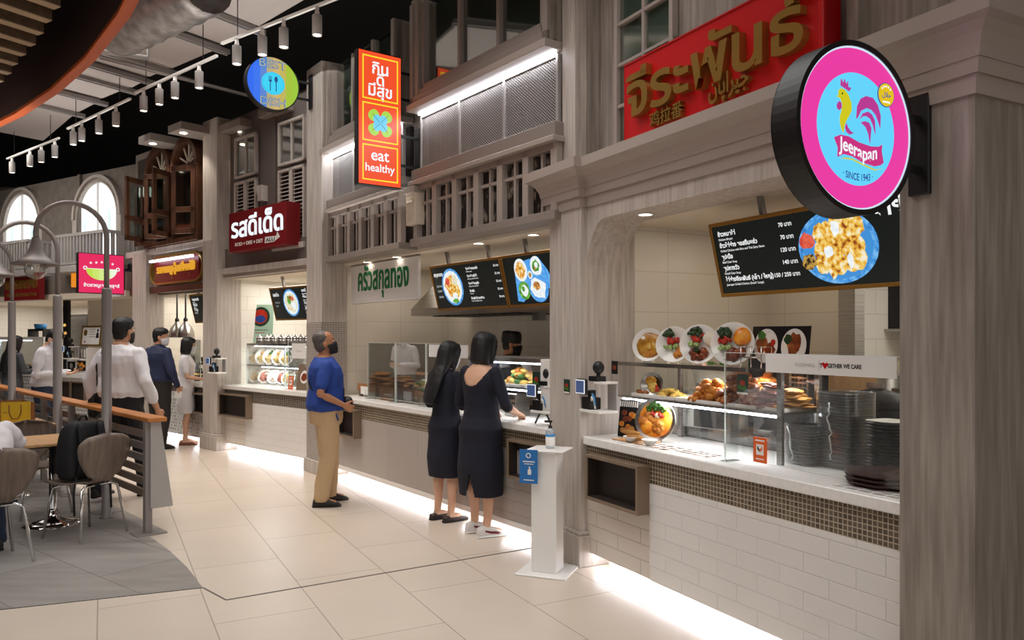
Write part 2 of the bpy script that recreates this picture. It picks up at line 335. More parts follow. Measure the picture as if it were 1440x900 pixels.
def outlines(t, bold=0.0):
    """glyph contours of a text at size 1, each outer contour with the holes inside it"""
    if (t, bold) in _oc: return _oc[(t, bold)]
    c = bpy.data.curves.new('lettering', 'FONT'); c.body = t; c.size = 1; c.resolution_u = 3
    o = bpy.data.objects.new('lettering', c); C.objects.link(o)
    dg = bpy.context.evaluated_depsgraph_get(); cu = o.evaluated_get(dg).to_curve(dg); loops = []; owner = []
    for sp in cu.splines:
        bp = sp.bezier_points; n = len(bp); pts = []
        if n == 0: pts = [(q.co.x, q.co.y) for q in sp.points]
        for i in range(n):
            a, b = bp[i], bp[(i + 1) % n]; p0, p1, p2, p3 = a.co, a.handle_right, b.co, b.handle_left
            p1, p2, p3 = a.handle_right, b.handle_left, b.co
            straight = (p0 - p1).cross(p3 - p0).length < 1e-5 and (p3 - p2).cross(p3 - p0).length < 1e-5
            for k in range(1 if straight else 4):
                u = k / 4; q = p0 * (1 - u) ** 3 + p1 * 3 * u * (1 - u) ** 2 + p2 * 3 * u * u * (1 - u) + p3 * u ** 3
                if not pts or (abs(pts[-1][0] - q.x) + abs(pts[-1][1] - q.y)) > 1e-4: pts.append((q.x, q.y))
        if len(pts) > 2: loops.append(pts); owner.append(ord(t[min(sp.character_index, len(t) - 1)]) < 256)
    o.evaluated_get(dg).to_curve_clear(); bpy.data.objects.remove(o)
    def ar(l): return sum(l[i][0] * l[(i + 1) % len(l)][1] - l[(i + 1) % len(l)][0] * l[i][1] for i in range(len(l))) / 2
    def inside(p, l):
        r = False
        for i in range(len(l)):
            a, b = l[i], l[(i + 1) % len(l)]
            if (a[1] > p[1]) != (b[1] > p[1]) and p[0] < (b[0] - a[0]) * (p[1] - a[1]) / (b[1] - a[1]) + a[0]: r = not r
        return r
    def grow(l, e):
        n = len(l); out = []
        for i in range(n):
            a, b, c2 = l[i - 1], l[i], l[(i + 1) % n]; d1 = V((b[0] - a[0], b[1] - a[1])); d2 = V((c2[0] - b[0], c2[1] - b[1]))
            if d1.length < 1e-7 or d2.length < 1e-7: out.append(b); continue
            d1.normalize(); d2.normalize(); nn = V((d1.y + d2.y, -d1.x - d2.x)); k = nn.length
            if k < .3: out.append(b); continue
            nn = nn / k * min(2 / k, 1.6); out.append((b[0] + nn.x * e, b[1] + nn.y * e))
        return out
    if loops:
        for kind in (True, False):      # the two fonts wind their contours differently
            own = [i for i, k in enumerate(owner) if k == kind]
            if own and ar(loops[max(own, key=lambda i: abs(ar(loops[i])))]) < 0:
                for i in own: loops[i] = loops[i][::-1]
        outs = [l for l in loops if ar(l) > 0]; holes = [l for l in loops if ar(l) <= 0]
        res = []
        for l in outs: res.append((l, [h for h in holes if inside(h[0], l)]))
        if bold: res = [(grow(l, bold), [grow(h, bold) for h in hs]) for l, hs in res]
    else: res = []
    _oc[(t, bold)] = res
    return res

# ------------------------------------------------------------------ things
def tag(o, label=None, cat=None, group=None, kind=None):
    if label: o['label'] = label
    if cat: o['category'] = cat
    if group: o['group'] = group
    if kind: o['kind'] = kind
    return o
def thing(name, label, cat, F=None, at=(0, 0, 0), rz=0.0, group=None, tilt=0.0):
    """an empty at the base of the thing; its parts hang under it"""
    o = bpy.data.objects.new(name, None); o.empty_display_size = .05; C.objects.link(o); F = F or WORLD
    o.location = F.w(at[0], at[1], at[2]); o.rotation_euler = (tilt, 0, F.a + rz)
    return tag(o, label, cat, group)
def solo(mb, name, label, cat, F=None, at=(0, 0, 0), rz=0.0, group=None, bevel=0, tilt=0.0):
    """a thing that is one mesh"""
    F = F or WORLD; o = mb.build(name, None, F.w(at[0], at[1], at[2]), (tilt, 0, F.a + rz), bevel)
    return tag(o, label, cat, group)
def struct(mb, name, F=None, at=(0, 0, 0), label=None, bevel=0, rz=0.0):
    F = F or WORLD; o = mb.build(name, None, F.w(*at), (0, 0, F.a + rz), bevel); o['kind'] = 'structure'
    if label: o['label'] = label
    return o
def copy_tree(o, parent=None):
    c = o.copy(); C.objects.link(c)
    if parent: c.parent = parent
    for ch in list(o.children): copy_tree(ch, c)
    return c
def move(o, F, at, rz=0.0, tilt=None):
    o.location = F.w(*at); o.rotation_euler = (o.rotation_euler.x if tilt is None else tilt, 0, F.a + rz); return o
def arc(cx, cz, r, t0, t1, n, sz=1.0):
    return [(cx + r * cos(t0 + (t1 - t0) * i / n), cz + r * sz * sin(t0 + (t1 - t0) * i / n)) for i in range(n + 1)]
# ================================================================== the setting
m = MB(); m.box(-26, 9, -6, 24, -.1, 0, 'floor'); struct(m, 'floor', label='cream tiled hall floor')
# grey timber-look floor of the seating area: straight near edge, curved far edge
q = [gnd(0, 858), gnd(120, 845), gnd(285, 827), gnd(262, 797), gnd(235, 772), gnd(205, 751)]
e1 = V((-2.95, 6.33)); dr = V((-3.85, 3.97)).normalized()
poly = [(p.x, p.y) for p in q] + [(-2.98, 6.55), (-3.6, 7.2), (-4.9, 8.55), (-6.8, 10.6), (-9.5, 10.8), (-12, 8), (-10, 4.6), (-6, 4.35)]
m = MB(); n = len(poly); m.add([(x, y, .004) for x, y in poly], [list(range(n))], 'floor_w')
m.add([(x, y, .004) for x, y in poly] + [(x, y, -.02) for x, y in poly], [(i, n + i, n + (i + 1) % n, (i + 1) % n) for i in range(n)], 'dark')
struct(m, 'floor_2', label='grey timber-look floor inset under the seating')
m = MB(); A, B = gnd(318, 844), gnd(752, 770); m.bar((A.x, A.y, .0015), (B.x, B.y, .0015), .012, .003, 'taupe_d')
A2 = gnd(286, 827); m.bar((A.x, A.y, .0015), (A2.x, A2.y, .0015), .01, .003, 'taupe_d'); struct(m, 'trim_1', label='dark expansion joint in the floor')
m = MB(); m.box(-26, 9, -6, 24, 6.2, 6.3, 'ceil'); struct(m, 'ceiling', label='black open ceiling void')
m = MB(); m.box(-26, -25.8, -6, 24, 0, 6.2, 'plaster'); struct(m, 'wall_left')
m = MB(); m.box(-26, 9, 23.8, 24, 0, 6.2, 'plaster'); struct(m, 'wall_back')

TOP = 4.73
# ---- upper fronts -------------------------------------------------
# middle shop: wall above the opening, two bays
m = MB(); m.box(-4.0, .35, .1, .3, 2.49, TOP, 'streak'); struct(m, 'wall_middle', M, label='timber wall above the middle shop')
def lintel_profile(F, name, u0, u1, prof, mt, ret=0.0, label=None):
    """moulding swept along a front; prof = (out, z); returns wrap the ends"""
    m = MB(); pts = lambda e: [(e, z) for e, z in prof]
    rings = []
    if ret: rings.append([(u0 - e, ret, z) for e, z in prof])
    rings.append([(u0 - e if ret else u0, -e, z) for e, z in prof])
    rings.append([(u1 + e if ret else u1, -e, z) for e, z in prof])
    if ret: rings.append([(u1 + e, ret, z) for e, z in prof])
    m.loft(rings, mt, False, True); return struct(m, name, F, label=label)

# ---- near shop: pillars, header, cornice --------------------------
def pillar(F, name, u0, u1, v0, v1, z1, plinth=.2, mt='streak_l', label=None):
    m = MB(); m.box(u0, u1, v0, v1, 0, z1, mt)
    if plinth:
        e = .035; m.box(u0 - e, u1 + e, v0 - e, v1, 0, plinth, mt); m.box(u0 - e * .6, u1 + e * .6, v0 - e * .6, v1, plinth, plinth + .025, mt)
    return struct(m, name, F, label=label, bevel=.006)
pillar(N, 'pillar_1', -.55, -.12, -.055, .42, 2.55, .22, label='pale timber-look pillar at the far end of the near shop')
pillar(N, 'pillar_2', 2.40, 2.712, -.12, .9, 2.55, .22, 'streak', label='timber-look pillar at the near end of the near shop')
# header with the rounded corner of the opening
zt = 2.43; m = MB(); pl = [(-.12, 2.55), (-.12, 1.75)] + [(-.12 + .035 * (1 - cos(t)), 1.75 + .38 * sin(t)) for t in (.3, .6, .9, 1.2)] 
pl = [(-.12, 2.56), (-.12, 1.95)] + [(-.119 + .22 * (1 - cos(i * pi / 16)), 2.05 + .38 * sin(i * pi / 16)) for i in range(9)] + [(2.4, zt), (2.4, 2.56)]
m.prism(pl, .0, .34, 'streak_l'); struct(m, 'lintel_1', N, label='timber-look header over the near shop opening', bevel=.004)
prof = [(0, 2.53), (.015, 2.53), (.022, 2.6), (.036, 2.6), (.044, 2.655), (.05, 2.655), (.058, 2.695), (.078, 2.735), (.108, 2.765), (.14, 2.78), (.14, 2.845), (0, 2.845)]
lintel_profile(N, 'cornice_1', -.12, 2.42, prof, 'taupe_l', label='long moulded cornice over the near shop')
lintel_profile(Frame(*N.w(0, -.055).xy, *N.u), 'cornice_2', -.55, -.12, prof, 'taupe_l', ret=.5, label='moulded capital of the far pillar')
lintel_profile(Frame(*N.w(0, -.12).xy, *N.u), 'cornice_3', 2.40, 2.712, prof, 'taupe_l', ret=1.0, label='moulded capital of the near pillar')
m = MB(); m.box(-.55, 2.7, .12, .32, 2.8, 6.1, 'streak'); m.box(-.53, -.13, .0, .14, 2.84, 6.1, 'streak'); m.box(-.42, -.24, -.02, .0, 2.84, 6.1, 'streak_l')
m.box(2.0, 2.06, .06, .12, 2.84, 6.1, 'streak'); m.box(2.35, 2.7, .04, .12, 2.84, 6.1, 'streak')
struct(m, 'wall_near', N, label='timber wall above the near shop')
m = MB(); m.box(2.7, 9, .9, 1.0, 0, 6.1, 'plaster'); struct(m, 'wall_right', N)
# small-paned window above the red sign
def small_window(F, name, u0, u1, z0, z1, v, cols, rows, fr='taupe_l', pane='pane', label=None, fw=.035, back='#56605c', slats=None):
    o = bpy.data.objects.new(name, None); C.objects.link(o); o.location = F.w(0, v, 0); o.rotation_euler = (0, 0, F.a); o['kind'] = 'structure'
    if label: o['label'] = label
    m = MB(); d = .05
    m.box(u0, u0 + fw, -d, 0, z0, z1, fr); m.box(u1 - fw, u1, -d, 0, z0, z1, fr); m.box(u0, u1, -d, 0, z0, z0 + fw, fr); m.box(u0, u1, -d, 0, z1 - fw, z1, fr)
    for i in range(1, cols): c = u0 + (u1 - u0) * i / cols; m.box(c - .012, c + .012, -d * .8, 0, z0, z1, fr)
    for i in range(1, rows): c = z0 + (z1 - z0) * i / rows; m.box(u0, u1, -d * .8, 0, c - .012, c + .012, fr)
    m.build('window_frame', o, bevel=.003)
    if slats:
        m = MB(); zz = z0 + fw
        while zz < z1 - fw - .03:
            m.add([(u0 + fw, -.035, zz), (u1 - fw, -.035, zz), (u1 - fw, -.008, zz + .02), (u0 + fw, -.008, zz + .02), (u0 + fw, -.029, zz - .004), (u1 - fw, -.029, zz - .004), (u1 - fw, -.003, zz + .016), (u0 + fw, -.003, zz + .016)],
                  [(0, 1, 2, 3), (7, 6, 5, 4), (0, 4, 5, 1), (3, 2, 6, 7)], fr); zz += .05
        m.build('louvre', o)
        m = MB(); m.box(u0, u1, .0, .01, z0, z1, 'dark'); m.build('backing', o)
    else:
        m = MB(); m.box(u0 + fw, u1 - fw, -.02, -.012, z0 + fw, z1 - fw, pane); m.build('pane', o)
        key = 'wb' + back; MT.setdefault(key, mat('window_interior', back, .7)); m = MB(); m.box(u0 + fw, u1 - fw, .0, .01, z0 + fw, z1 - fw, key); m.build('backing', o)
    return o
u, z = N.p(872, 95, .12); u2 = N.x(955, .12)
small_window(N, 'window_1', u, u2, 2.9, 4.3, .115, 2, 5, label='small-paned window behind the red sign', back='#b4c0b4')

# ---- middle shop: window bays, mesh panels, balustrades -----------
def bay(F, u0, u1, nwin, nmesh, idx, zshift, label):
    # window box that leans out at the top of the front
    o = bpy.data.objects.new(f'window_{idx}', None); C.objects.link(o); o.location = F.w(0, -.12, 0); o.rotation_euler = (0, 0, F.a); o['kind'] = 'structure'; o['label'] = 'wide dark window over the mesh panel, ' + label
    z0, z1 = 3.80, TOP + .02
    m = MB()
    for k, (e, dz) in enumerate(((0, 0), (.05, .06), (.1, .11))):
        y = -.02 + .03 * k
        m.box(u0 + e, u0 + e + .06, y, y + .1, z0 + dz, z1, 'taupe'); m.box(u1 - e - .06, u1 - e, y, y + .1, z0 + dz, z1, 'taupe'); m.box(u0 + e, u1 - e, y, y + .1, z0 + dz, z0 + dz + .07, 'taupe')
    m.box(u0 - .01, u1 + .01, -.05, .2, z0 - .06, z0, 'taupe_l'); m.box(u0 + .0, u0 + .12, .0, .22, z0, z1 + .05, 'streak'); m.box(u1 - .06, u1, .0, .22, z0, z1, 'streak')
    for i in range(1, nwin): c = u0 + .15 + (u1 - u0 - .3) * i / nwin; m.box(c - .02, c + .02, .06, .12, z0 + .15, z1, 'taupe')
    m.build('window_frame', o, bevel=.003)
    m = MB(); m.box(u0 + .1, u1 - .1, .1, .11, z0 + .1, z1, 'pane'); m.build('pane', o)
    MT.setdefault('wbx', mat('dim_window_interior', '#85857b', .8)); m = MB(); m.box(u0 + .1, u1 - .1, .17, .18, z0 + .1, z1, 'wbx'); m.build('backing', o)
    # perforated mesh panels with an LED strip along their head
    t = thing('mesh_panel', 'diamond wire mesh panel lit by a white strip, ' + label, 'mesh panel', F, (0, 0, 0), group='wire mesh panels over the middle shop')
    z0, z1 = 3.2, 3.72; a, b = u0 + .02, u1 - .02; pw = (b - a) / nmesh
    m = MB()
    for i in range(nmesh + 1): c = a + pw * i; m.box(c - .012, c + .012, -.03, .0, z0, z1, 'lgrey')
    m.box(a, b, -.03, 0, z0 - .012, z0 + .012, 'lgrey'); m.box(a, b, -.03, 0, z1 - .02, z1 + .01, 'lgrey'); m.build('frame', t)
    sp = .03; wd = .0055
    for i in range(nmesh):
        m = MB(); x0, x1 = a + pw * i + .012, a + pw * (i + 1) - .012; sl = .8
        for sg in (1, -1):
            k = x0 - (z1 - z0) / sl if sg > 0 else x0
            while k < (x1 if sg > 0 else x1 + (z1 - z0) / sl):
                pts = []
                for zz in (z0, z1):
                    xx = k + sg * (zz - z0) / sl; pts.append([xx, zz])
                (xa, za), (xb, zb) = pts
                def cl(xq): return za + (zb - za) * (xq - xa) / (xb - xa)
                lo, hi = max(min(xa, xb), x0), min(max(xa, xb), x1)
                if hi > lo: 
                    P, Q = (lo, -.012 if sg > 0 else -.016, cl(lo)), (hi, -.012 if sg > 0 else -.016, cl(hi))
                    m.bar(P, Q, .003, wd, 'lgrey', up=(0, 1, 0)) if False else m.bar(P, Q, wd, .003, 'lgrey', up=(0, 1, 0))
                k += sp
        m.build('mesh', t)
    m = MB(); m.box(a, b, -.06, -.035, z1 + .005, z1 + .022, 'led'); m.build('led_strip', t)
    m = MB(); m.box(a, b, .06, .1, z0, z1, 'meshback'); struct(m, f'wall_mesh_{idx}', F)
    area(F.w((a + b) / 2, -.05, z1 - .005), (R(-18), 0, F.a), b - a, .03, 4.5, (.93, .95, 1), 'mesh_strip_light')
    # balustrade of glazed lattice below
    m = MB(); m.box(u0 - .04, u1 + .04, -.1, .1, 3.08, 3.2, 'taupe'); m.box(u0 - .06, u1 + .06, -.13, .1, 3.05, 3.09, 'taupe_l'); m.box(u0 - .05, u1 + .05, -.11, .1, 2.48, 2.545, 'taupe')
    struct(m, f'trim_{idx + 4}', F, label='ledge above and below the lattice, ' + label, bevel=.004)
    t = thing('lattice_screen', 'grey lattice screen of narrow paired panes below the mesh, ' + label, 'lattice screen', F, (0, 0, 0), group='lattice screens over the middle shop')
    z0, z1 = 2.545, 3.05; nb = 6; w = (u1 - u0) / nb; m = MB()
    for i in range(nb + 1): c = u0 + w * i; m.box(c - .036, c + .036, -.08, -.02, z0, z1, 'taupe_l')
    m.box(u0, u1, -.08, -.02, z1 - .05, z1, 'taupe')
    m.build('frame', t, bevel=.003)
    for i in range(nb):
        c = u0 + w * (i + .5); m = MB(); m.box(c - .012, c + .012, -.05, -.02, z0, z1, 'taupe_l'); m.box(c - w / 2, c + w / 2, -.05, -.02, z0 + .32, z0 + .345, 'taupe_l'); m.build('glazing_bar', t)
    m = MB(); m.box(u0, u1, -.02, -.012, z0, z1, 'lacep'); m.build('patterned_pane', t)
    MT.setdefault('lacep', None)
MT['lacep'] = mottle('dark_etched_glass', ['#0d0a09', '#221916', '#7d7166'], (1, 1, .45), 24, .12, 6, lo=.4, hi=.68)
uL0, uL1 = -4.0, M.x(571); uR0, uR1 = M.x(594), .3
bay(M, uR0, uR1, 3, 3, 2, 0, 'right bay by the near pillar')
bay(M, uL0 + .12, uL1, 3, 3, 3, 0, 'left bay behind the orange sign')
# carved panel between the bays
u, z = M.p(585, 300, -.06); t = thing('carved_panel', 'small cream carved wall panel between the two lattice screens', 'wall panel', M, (u, -.07, 0))
m = MB(); m.box(-.09, .09, -.05, .165, 2.68, 3.0, 'cream'); m.box(-.1, .1, -.07, .165, 2.98, 3.04, 'taupe_l'); m.build('panel', t, bevel=.004)
m = MB()
for i in range(5):
    for j in range(9):
        x, zz = -.06 + .03 * i, 2.72 + .028 * j; m.ring(x + (.008 if j % 2 else -.006), zz, .006, .012, -.058, -.05, 'cream', 8)
m.build('carving', t)
# pillar between middle and third shop
xa, xb = M.x(431, -.16), M.x(452, -.16)
m = MB(); m.box(xa, xb, -.16, .16, 1.78, TOP + .1, 'streak_l'); struct(m, 'pillar_3', M, label='pillar with a mosaic lower half between middle and third shop', bevel=.006)
m = MB(); m.box(xa, xb, -.162, .16, .16, 1.78, 'mosaic_c'); m.box(xa - .02, xb + .02, -.19, .16, 0, .16, 'streak_l'); struct(m, 'pillar_4', M, label='mosaic clad foot of the pillar', bevel=.004)
XA = xb
# pillar left of the third shop
p3 = S3.x(285, -.12), S3.x(305, -.12)
pillar(S3, 'pillar_5', p3[0], p3[1], -.12, .25, TOP, .2, label='pale pillar between the third shop and the one with dark shutters')
# ---- third shop upper wall
u0, u1 = p3[1], S3.x(436)
m = MB(); m.box(u0 - .2, u1 + .4, .08, .25, 2.45, TOP, 'greytaupe'); m.box(u0, u1 + .3, -.02, .1, 2.45, 2.5, 'taupe_l'); m.box(u0, u1 + .3, -.06, .1, 2.5, 2.58, 'streak_l'); m.box(u0, u1 + .3, .0, .1, 2.58, 2.86, 'greytaupe')
c = S3.x(372); m.box(c - .16, c + .18, .05, .1, 2.86, TOP, 'greytaupe'); struct(m, 'wall_third', S3, label='grey upper wall of the third shop', bevel=.004)
for i, (a, b, wz, sz) in enumerate(((327, 357, (3.83, 4.4), (2.86, 3.78)), (388, 425, (3.83, 4.4), (2.80, 3.78)))):
    ua, ub = S3.x(a), S3.x(b); side = 'left' if i == 0 else 'right'
    small_window(S3, f'window_{4 + i * 2}', ua, ub, wz[0], wz[1], .07, 2, 1, 'streak_l', label=f'two-pane window above the {side} louvred shutters', back='#3a3733')
    small_window(S3, f'window_{5 + i * 2}', ua, (ua + ub) / 2, sz[0], sz[1], .07, 1, 1, 'streak_l', label=f'louvred shutters, {side} pair', slats=1)
    small_window(S3, f'window_{14 + i}', (ua + ub) / 2, ub, sz[0], sz[1], .07, 1, 1, 'streak_l', label=f'second leaf of the {side} louvred shutters', slats=1)
    m = MB(); m.box(ua - .06, ub + .06, -.03, .1, sz[0] - .07, sz[0], 'streak_l'); struct(m, f'sill_{i + 1}', S3, bevel=.004)
u, z = S3.p(368, 270); t = MB(); t.prism([(-.02, 3.42), (.07, 3.42), (.07, 3.63), (-.13, 3.63), (-.13, 3.59), (-.06, 3.57), (-.02, 3.5)], -.1, .08, 'streak_l')
solo(t, 'wall_bracket', 'small pale stepped bracket on the grey wall between the louvred shutters', 'bracket', S3, (u, .05, 0))
# ---- fourth shop upper wall
u0, u1 = S4.x(185), S4.x(290)
m = MB(); m.box(u0, u1 + .1, .1, .25, 2.3, TOP - .1, 'plaster'); m.box(u0 - .05, u1 + .1, -.08, .12, 2.94, 3.04, 'streak_l'); m.box(u0, u1, -.02, .12, 2.88, 2.94, 'streak_l'); m.box(u0, u1, .02, .1, 2.42, 2.9, 'streak_l'); m.box(u0, u1, -.04, .12, 2.32, 2.42, 'mahog')
struct(m, 'wall_fourth', S4, label='upper wall of the shop with dark shutters', bevel=.004)
pillar(S4, 'pillar_6', S4.x(186, -.1), S4.x(205, -.1), -.1, .2, 3.0, .2, label='pale pillar at the left of the shop with dark shutters')
m = MB(); m.box(S4.x(186, -.1) - .35, S4.x(205, -.1) - .05, .1, .3, 3.0, TOP, 'streak'); struct(m, 'pillar_7', S4)
# arched mahogany windows with fan lights
def arched(F, idx, pa, pb, label, z0=3.1, zs=4.2):
    ua, ub = F.x(pa, -.02), F.x(pb, -.02); c, r = (ua + ub) / 2, (ub - ua) / 2
    o = bpy.data.objects.new(f'window_{idx}', None); C.objects.link(o); o.location = F.w(c, -.02, 0); o.rotation_euler = (0, 0, F.a); o['kind'] = 'structure'; o['label'] = label
    m = MB(); m.ring(0, zs, r - .09, r, -.1, .1, 'mahog', 20, t0=0, t1=pi); m.box(-r, -r + .09, -.1, .1, z0, zs, 'mahog'); m.box(r - .09, r, -.1, .1, z0, zs, 'mahog'); m.box(-r, r, -.1, .1, z0 - .05, z0 + .02, 'mahog'); m.box(-r, r, -.06, .1, zs - .04, zs + .03, 'mahog')
    m.build('window_frame', o, bevel=.004)
    m = MB()
    for k in range(1, 6): a = pi * k / 6; m.bar((.05 * cos(a), 0, zs + .03 + .05 * sin(a)), ((r - .09) * cos(a), 0, zs + (r - .09) * sin(a)), .025, .02, 'cream', up=(0, 1, 0))
    m.build('fan_light', o)
    m = MB(); m.box(-r + .09, r - .09, .07, .08, z0, zs, 'pane'); m.disc(0, zs, r - .09, r - .09, .07, .08, 'pane'); m.build('pane', o)
    for sg in (-1, 1):  # two shutter leaves, ajar
        h = bpy.data.objects.new('shutter_leaf', None); C.objects.link(h); h.parent = o; h.location = (sg * (r - .02), -.1, 0); w = r - .03
        h.rotation_euler = (0, 0, R(sg * 62 if sg < 0 else 28))
        m = MB(); s2 = -sg; X = lambda a, b: (min(s2 * a, s2 * b), max(s2 * a, s2 * b))
        for a, b in ((0, .07), (w - .07, w)): m.box(*X(a, b), -.02, .02, z0 + .04, zs - .05, 'mahog')
        for a, b in ((z0 + .04, z0 + .12), (z0 + .36, z0 + .44), (zs - .13, zs - .05)): m.box(*X(0, w), -.02, .02, a, b, 'mahog')
        m.build('leaf_frame', h, bevel=.003)
        m = MB(); m.box(*X(.07, w - .07), -.004, .004, z0 + .1, zs - .1, 'pane'); m.build('leaf_pane', h)
    return o
arched(S4, 8, 248, 285, 'dark arched window with fan light, next to the pillar'); arched(S4, 9, 211, 246, 'dark arched window with fan light, second from the pillar')
u = S4.x(209, -.2); o = thing('window_shutter', 'dark open shutter leaf standing out left of the arched windows', 'shutter', S4, (u, -.05, 0), rz=R(20))
m = MB(); w = .5
for a, b in ((-w, -w + .07), (-.07, 0)): m.box(a, b, -.02, .02, 3.08, 4.12, 'mahog')
for a, b in ((3.08, 3.16), (3.42, 3.5), (4.04, 4.12)): m.box(-w, 0, -.02, .02, a, b, 'mahog')
m.build('frame', o, bevel=.003); m = MB(); m.box(-w + .07, -.07, -.004, .004, 3.1, 4.1, 'pane'); m.build('pane', o)
m = MB(); m.box(-.05, 0, -.02, .12, 3.0, 3.1, 'mahog'); m.build('hinge', o)
# ---- fifth front: plaster wall with two lit half-round windows and balconies
uE = -7.0
m = MB(); m.box(uE, .02, .3, .5, 2.35, 4.66, 'plaster'); m.box(S5.x(92) - .03, S5.x(92) + .03, .24, .3, 3.2, 4.66, 'plaster'); struct(m, 'wall_fifth', S5, label='grey plaster wall with half-round windows')
MT['backlit'] = mottle('backlit_window', ['#c4d6d4', '#f2f6f4', '#ffffff'], (2.5, 1, .4), 2.2, .5, 2, emit=1.3, lo=.35, hi=.6)
for i, (pa, pb, pz, lab) in enumerate(((106, 174, 322, 'lit half-round window, right of the two in the plaster wall'), (4, 63, 337, 'lit half-round window, left of the two in the plaster wall'))):
    ua, z0 = S5.p(pa, pz, .28); ub = S5.x(pb, .28); c, r = (ua + ub) / 2, (ub - ua) / 2; z0 = 3.3
    o = bpy.data.objects.new(f'window_{10 + i}', None); C.objects.link(o); o.location = S5.w(c, .28, 0); o.rotation_euler = (0, 0, S5.a); o['kind'] = 'structure'; o['label'] = lab
    zs = 3.8; m = MB(); m.ring(0, zs, r - .06, r, -.08, .06, 'streak_l', 28, t0=0, t1=pi); m.ring(0, zs, r - .11, r - .06, -.03, .06, 'taupe_l', 28, t0=0, t1=pi); m.ring(0, zs, r - .14, r - .11, -.06, .06, 'streak_l', 28, t0=0, t1=pi)
    for sg in (-1, 1): m.box(min(sg * r, sg * (r - .14)), max(sg * r, sg * (r - .14)), -.06, .06, 2.9, zs, 'streak_l')
    m.box(-.012, .012, -.03, .0, zs - .6, zs + r - .13, 'white'); m.build('window_frame', o)
    m = MB(); m.disc(0, zs, r - .12, r - .12, -.0, .015, 'backlit'); m.box(-r + .13, r - .13, 0, .015, 2.9, zs, 'backlit'); m.build('pane', o)
area(S5.w(-2.2, -1.9, 4.45), (R(62), 0, S5.a), 4.0, .5, 26, (1, .94, .88), 'wall_wash_light', spread=120)  # unseen lamp added to brighten the plaster wall
def balcony(ua, ub, lab, v=-.35, z0=2.86, zt=3.42):
    t = thing('balcony', lab, 'balcony', S5, (0, 0, 0), group='balconies under the half-round windows')
    m = MB(); m.box(ua - .05, ub + .05, v - .05, .3, z0 - .12, z0, 'lgrey'); m.build('floor_slab', t, bevel=.01)
    m = MB(); m.box(ua, ub, v - .03, v + .03, zt - .05, zt, 'lgrey'); m.box(ub - .06, ub, v, .3, zt - .05, zt, 'lgrey'); m.box(ua, ub, v - .03, v + .03, z0 + .02, z0 + .06, 'lgrey'); m.build('handrail', t)
    for i in range(int((ub - ua) / .1)):
        if i > 40: break
        x = ua + .1 * i; m = MB(); m.box(x, x + .045, v - .02, v + .02, z0, zt - .03, 'lgrey'); m.build('baluster', t)
    for i in range(6): m = MB(); m.box(ub - .05, ub, v + .1 * i, v + .1 * i + .045, z0, zt - .03, 'lgrey'); m.build('baluster', t)
balcony(S5.x(74, -.35), S5.x(150, -.35), 'grey railed balcony under the right half-round window, beside the pink bowl sign')
balcony(S5.x(-30, -.35), S5.x(41, -.35), 'grey railed balcony under the left half-round window')
l = area(S5.w(-.25, -.3, 2.72), (R(180), 0, 0), .3, .3, 6, (.35, .35, 1.0), 'balcony_glow')
m = MB(); m.box(uE, .02, -.1, .4, 2.38, 2.72, 'plaster'); m.box(uE, .02, -.12, .5, 2.3, 2.4, 'cream'); struct(m, 'lintel_2', S5, label='header over the fifth front')

# ---- ceilings, side and back walls inside the shops ---------------
def shop_room(F, u0, u1, v0, v1, zc, k, side='wallt', back='wallt', left=True, opening=None, power=60, col=(1, .9, .76), zl=None, ):
    m = MB(); m.box(u0 - .05, u1, v0, v1 + .05, zc, zc + .06, 'cream'); struct(m, f'ceiling_{k}', F)
    if left: m = MB(); m.box(u0 - .06, u0, v0, v1, 0, zc, side); struct(m, f'wall_side_{k}', F)
    m = MB(); m.box(u0, opening or u1, v1, v1 + .08, 0, zc, back); struct(m, f'wall_rear_{k}', F)
    area(F.w((u0 + u1) / 2, (v0 + v1) / 2, zc - .04), (0, 0, F.a), (u1 - u0) * .85, (v1 - v0) * .6, power, col, 'shop_downlight')
shop_room(N, -.125, 3.6, .34, 1.75, 2.43, 2, opening=.66, power=8.5, col=(1, .83, .62))
m = MB(); m.box(.6, .74, 1.70, 1.8, 0, 2.43, 'steel'); struct(m, 'door_frame', N)
m = MB(); m.box(.3, 4.2, 2.9, 3.0, 0, 2.6, 'wallw'); m.box(.66, 4, 1.75, 3, 2.43, 2.49, 'cream'); m.box(.2, .3, 1.8, 3, 0, 2.6, 'wallw'); struct(m, 'wall_kitchen', N)
area(N.w(1.8, 2.3, 2.4), (0, 0, N.a), 1.5, .6, 15, (1, .95, .88), 'kitchen_light')
shop_room(M, -3.9, .5, .12, 1.6, 2.46, 3, side='wallt', back='wallt', power=17, col=(1, .9, .78))
shop_room(S3, p3[1] - .02, S3.x(436) + .5, .1, 1.5, 2.44, 4, side='wallw', back='wallw', power=30, col=(1, .93, .85))
shop_room(S4, S4.x(200), S4.x(290), .15, 1.3, 2.34, 5, side='wallw', back='wallw', power=20, col=(1, .9, .78))
shop_room(S5, uE, .15, .3, 2.4, 2.34, 6, side='wallw', back='wallw', power=75, col=(1, .93, .85))
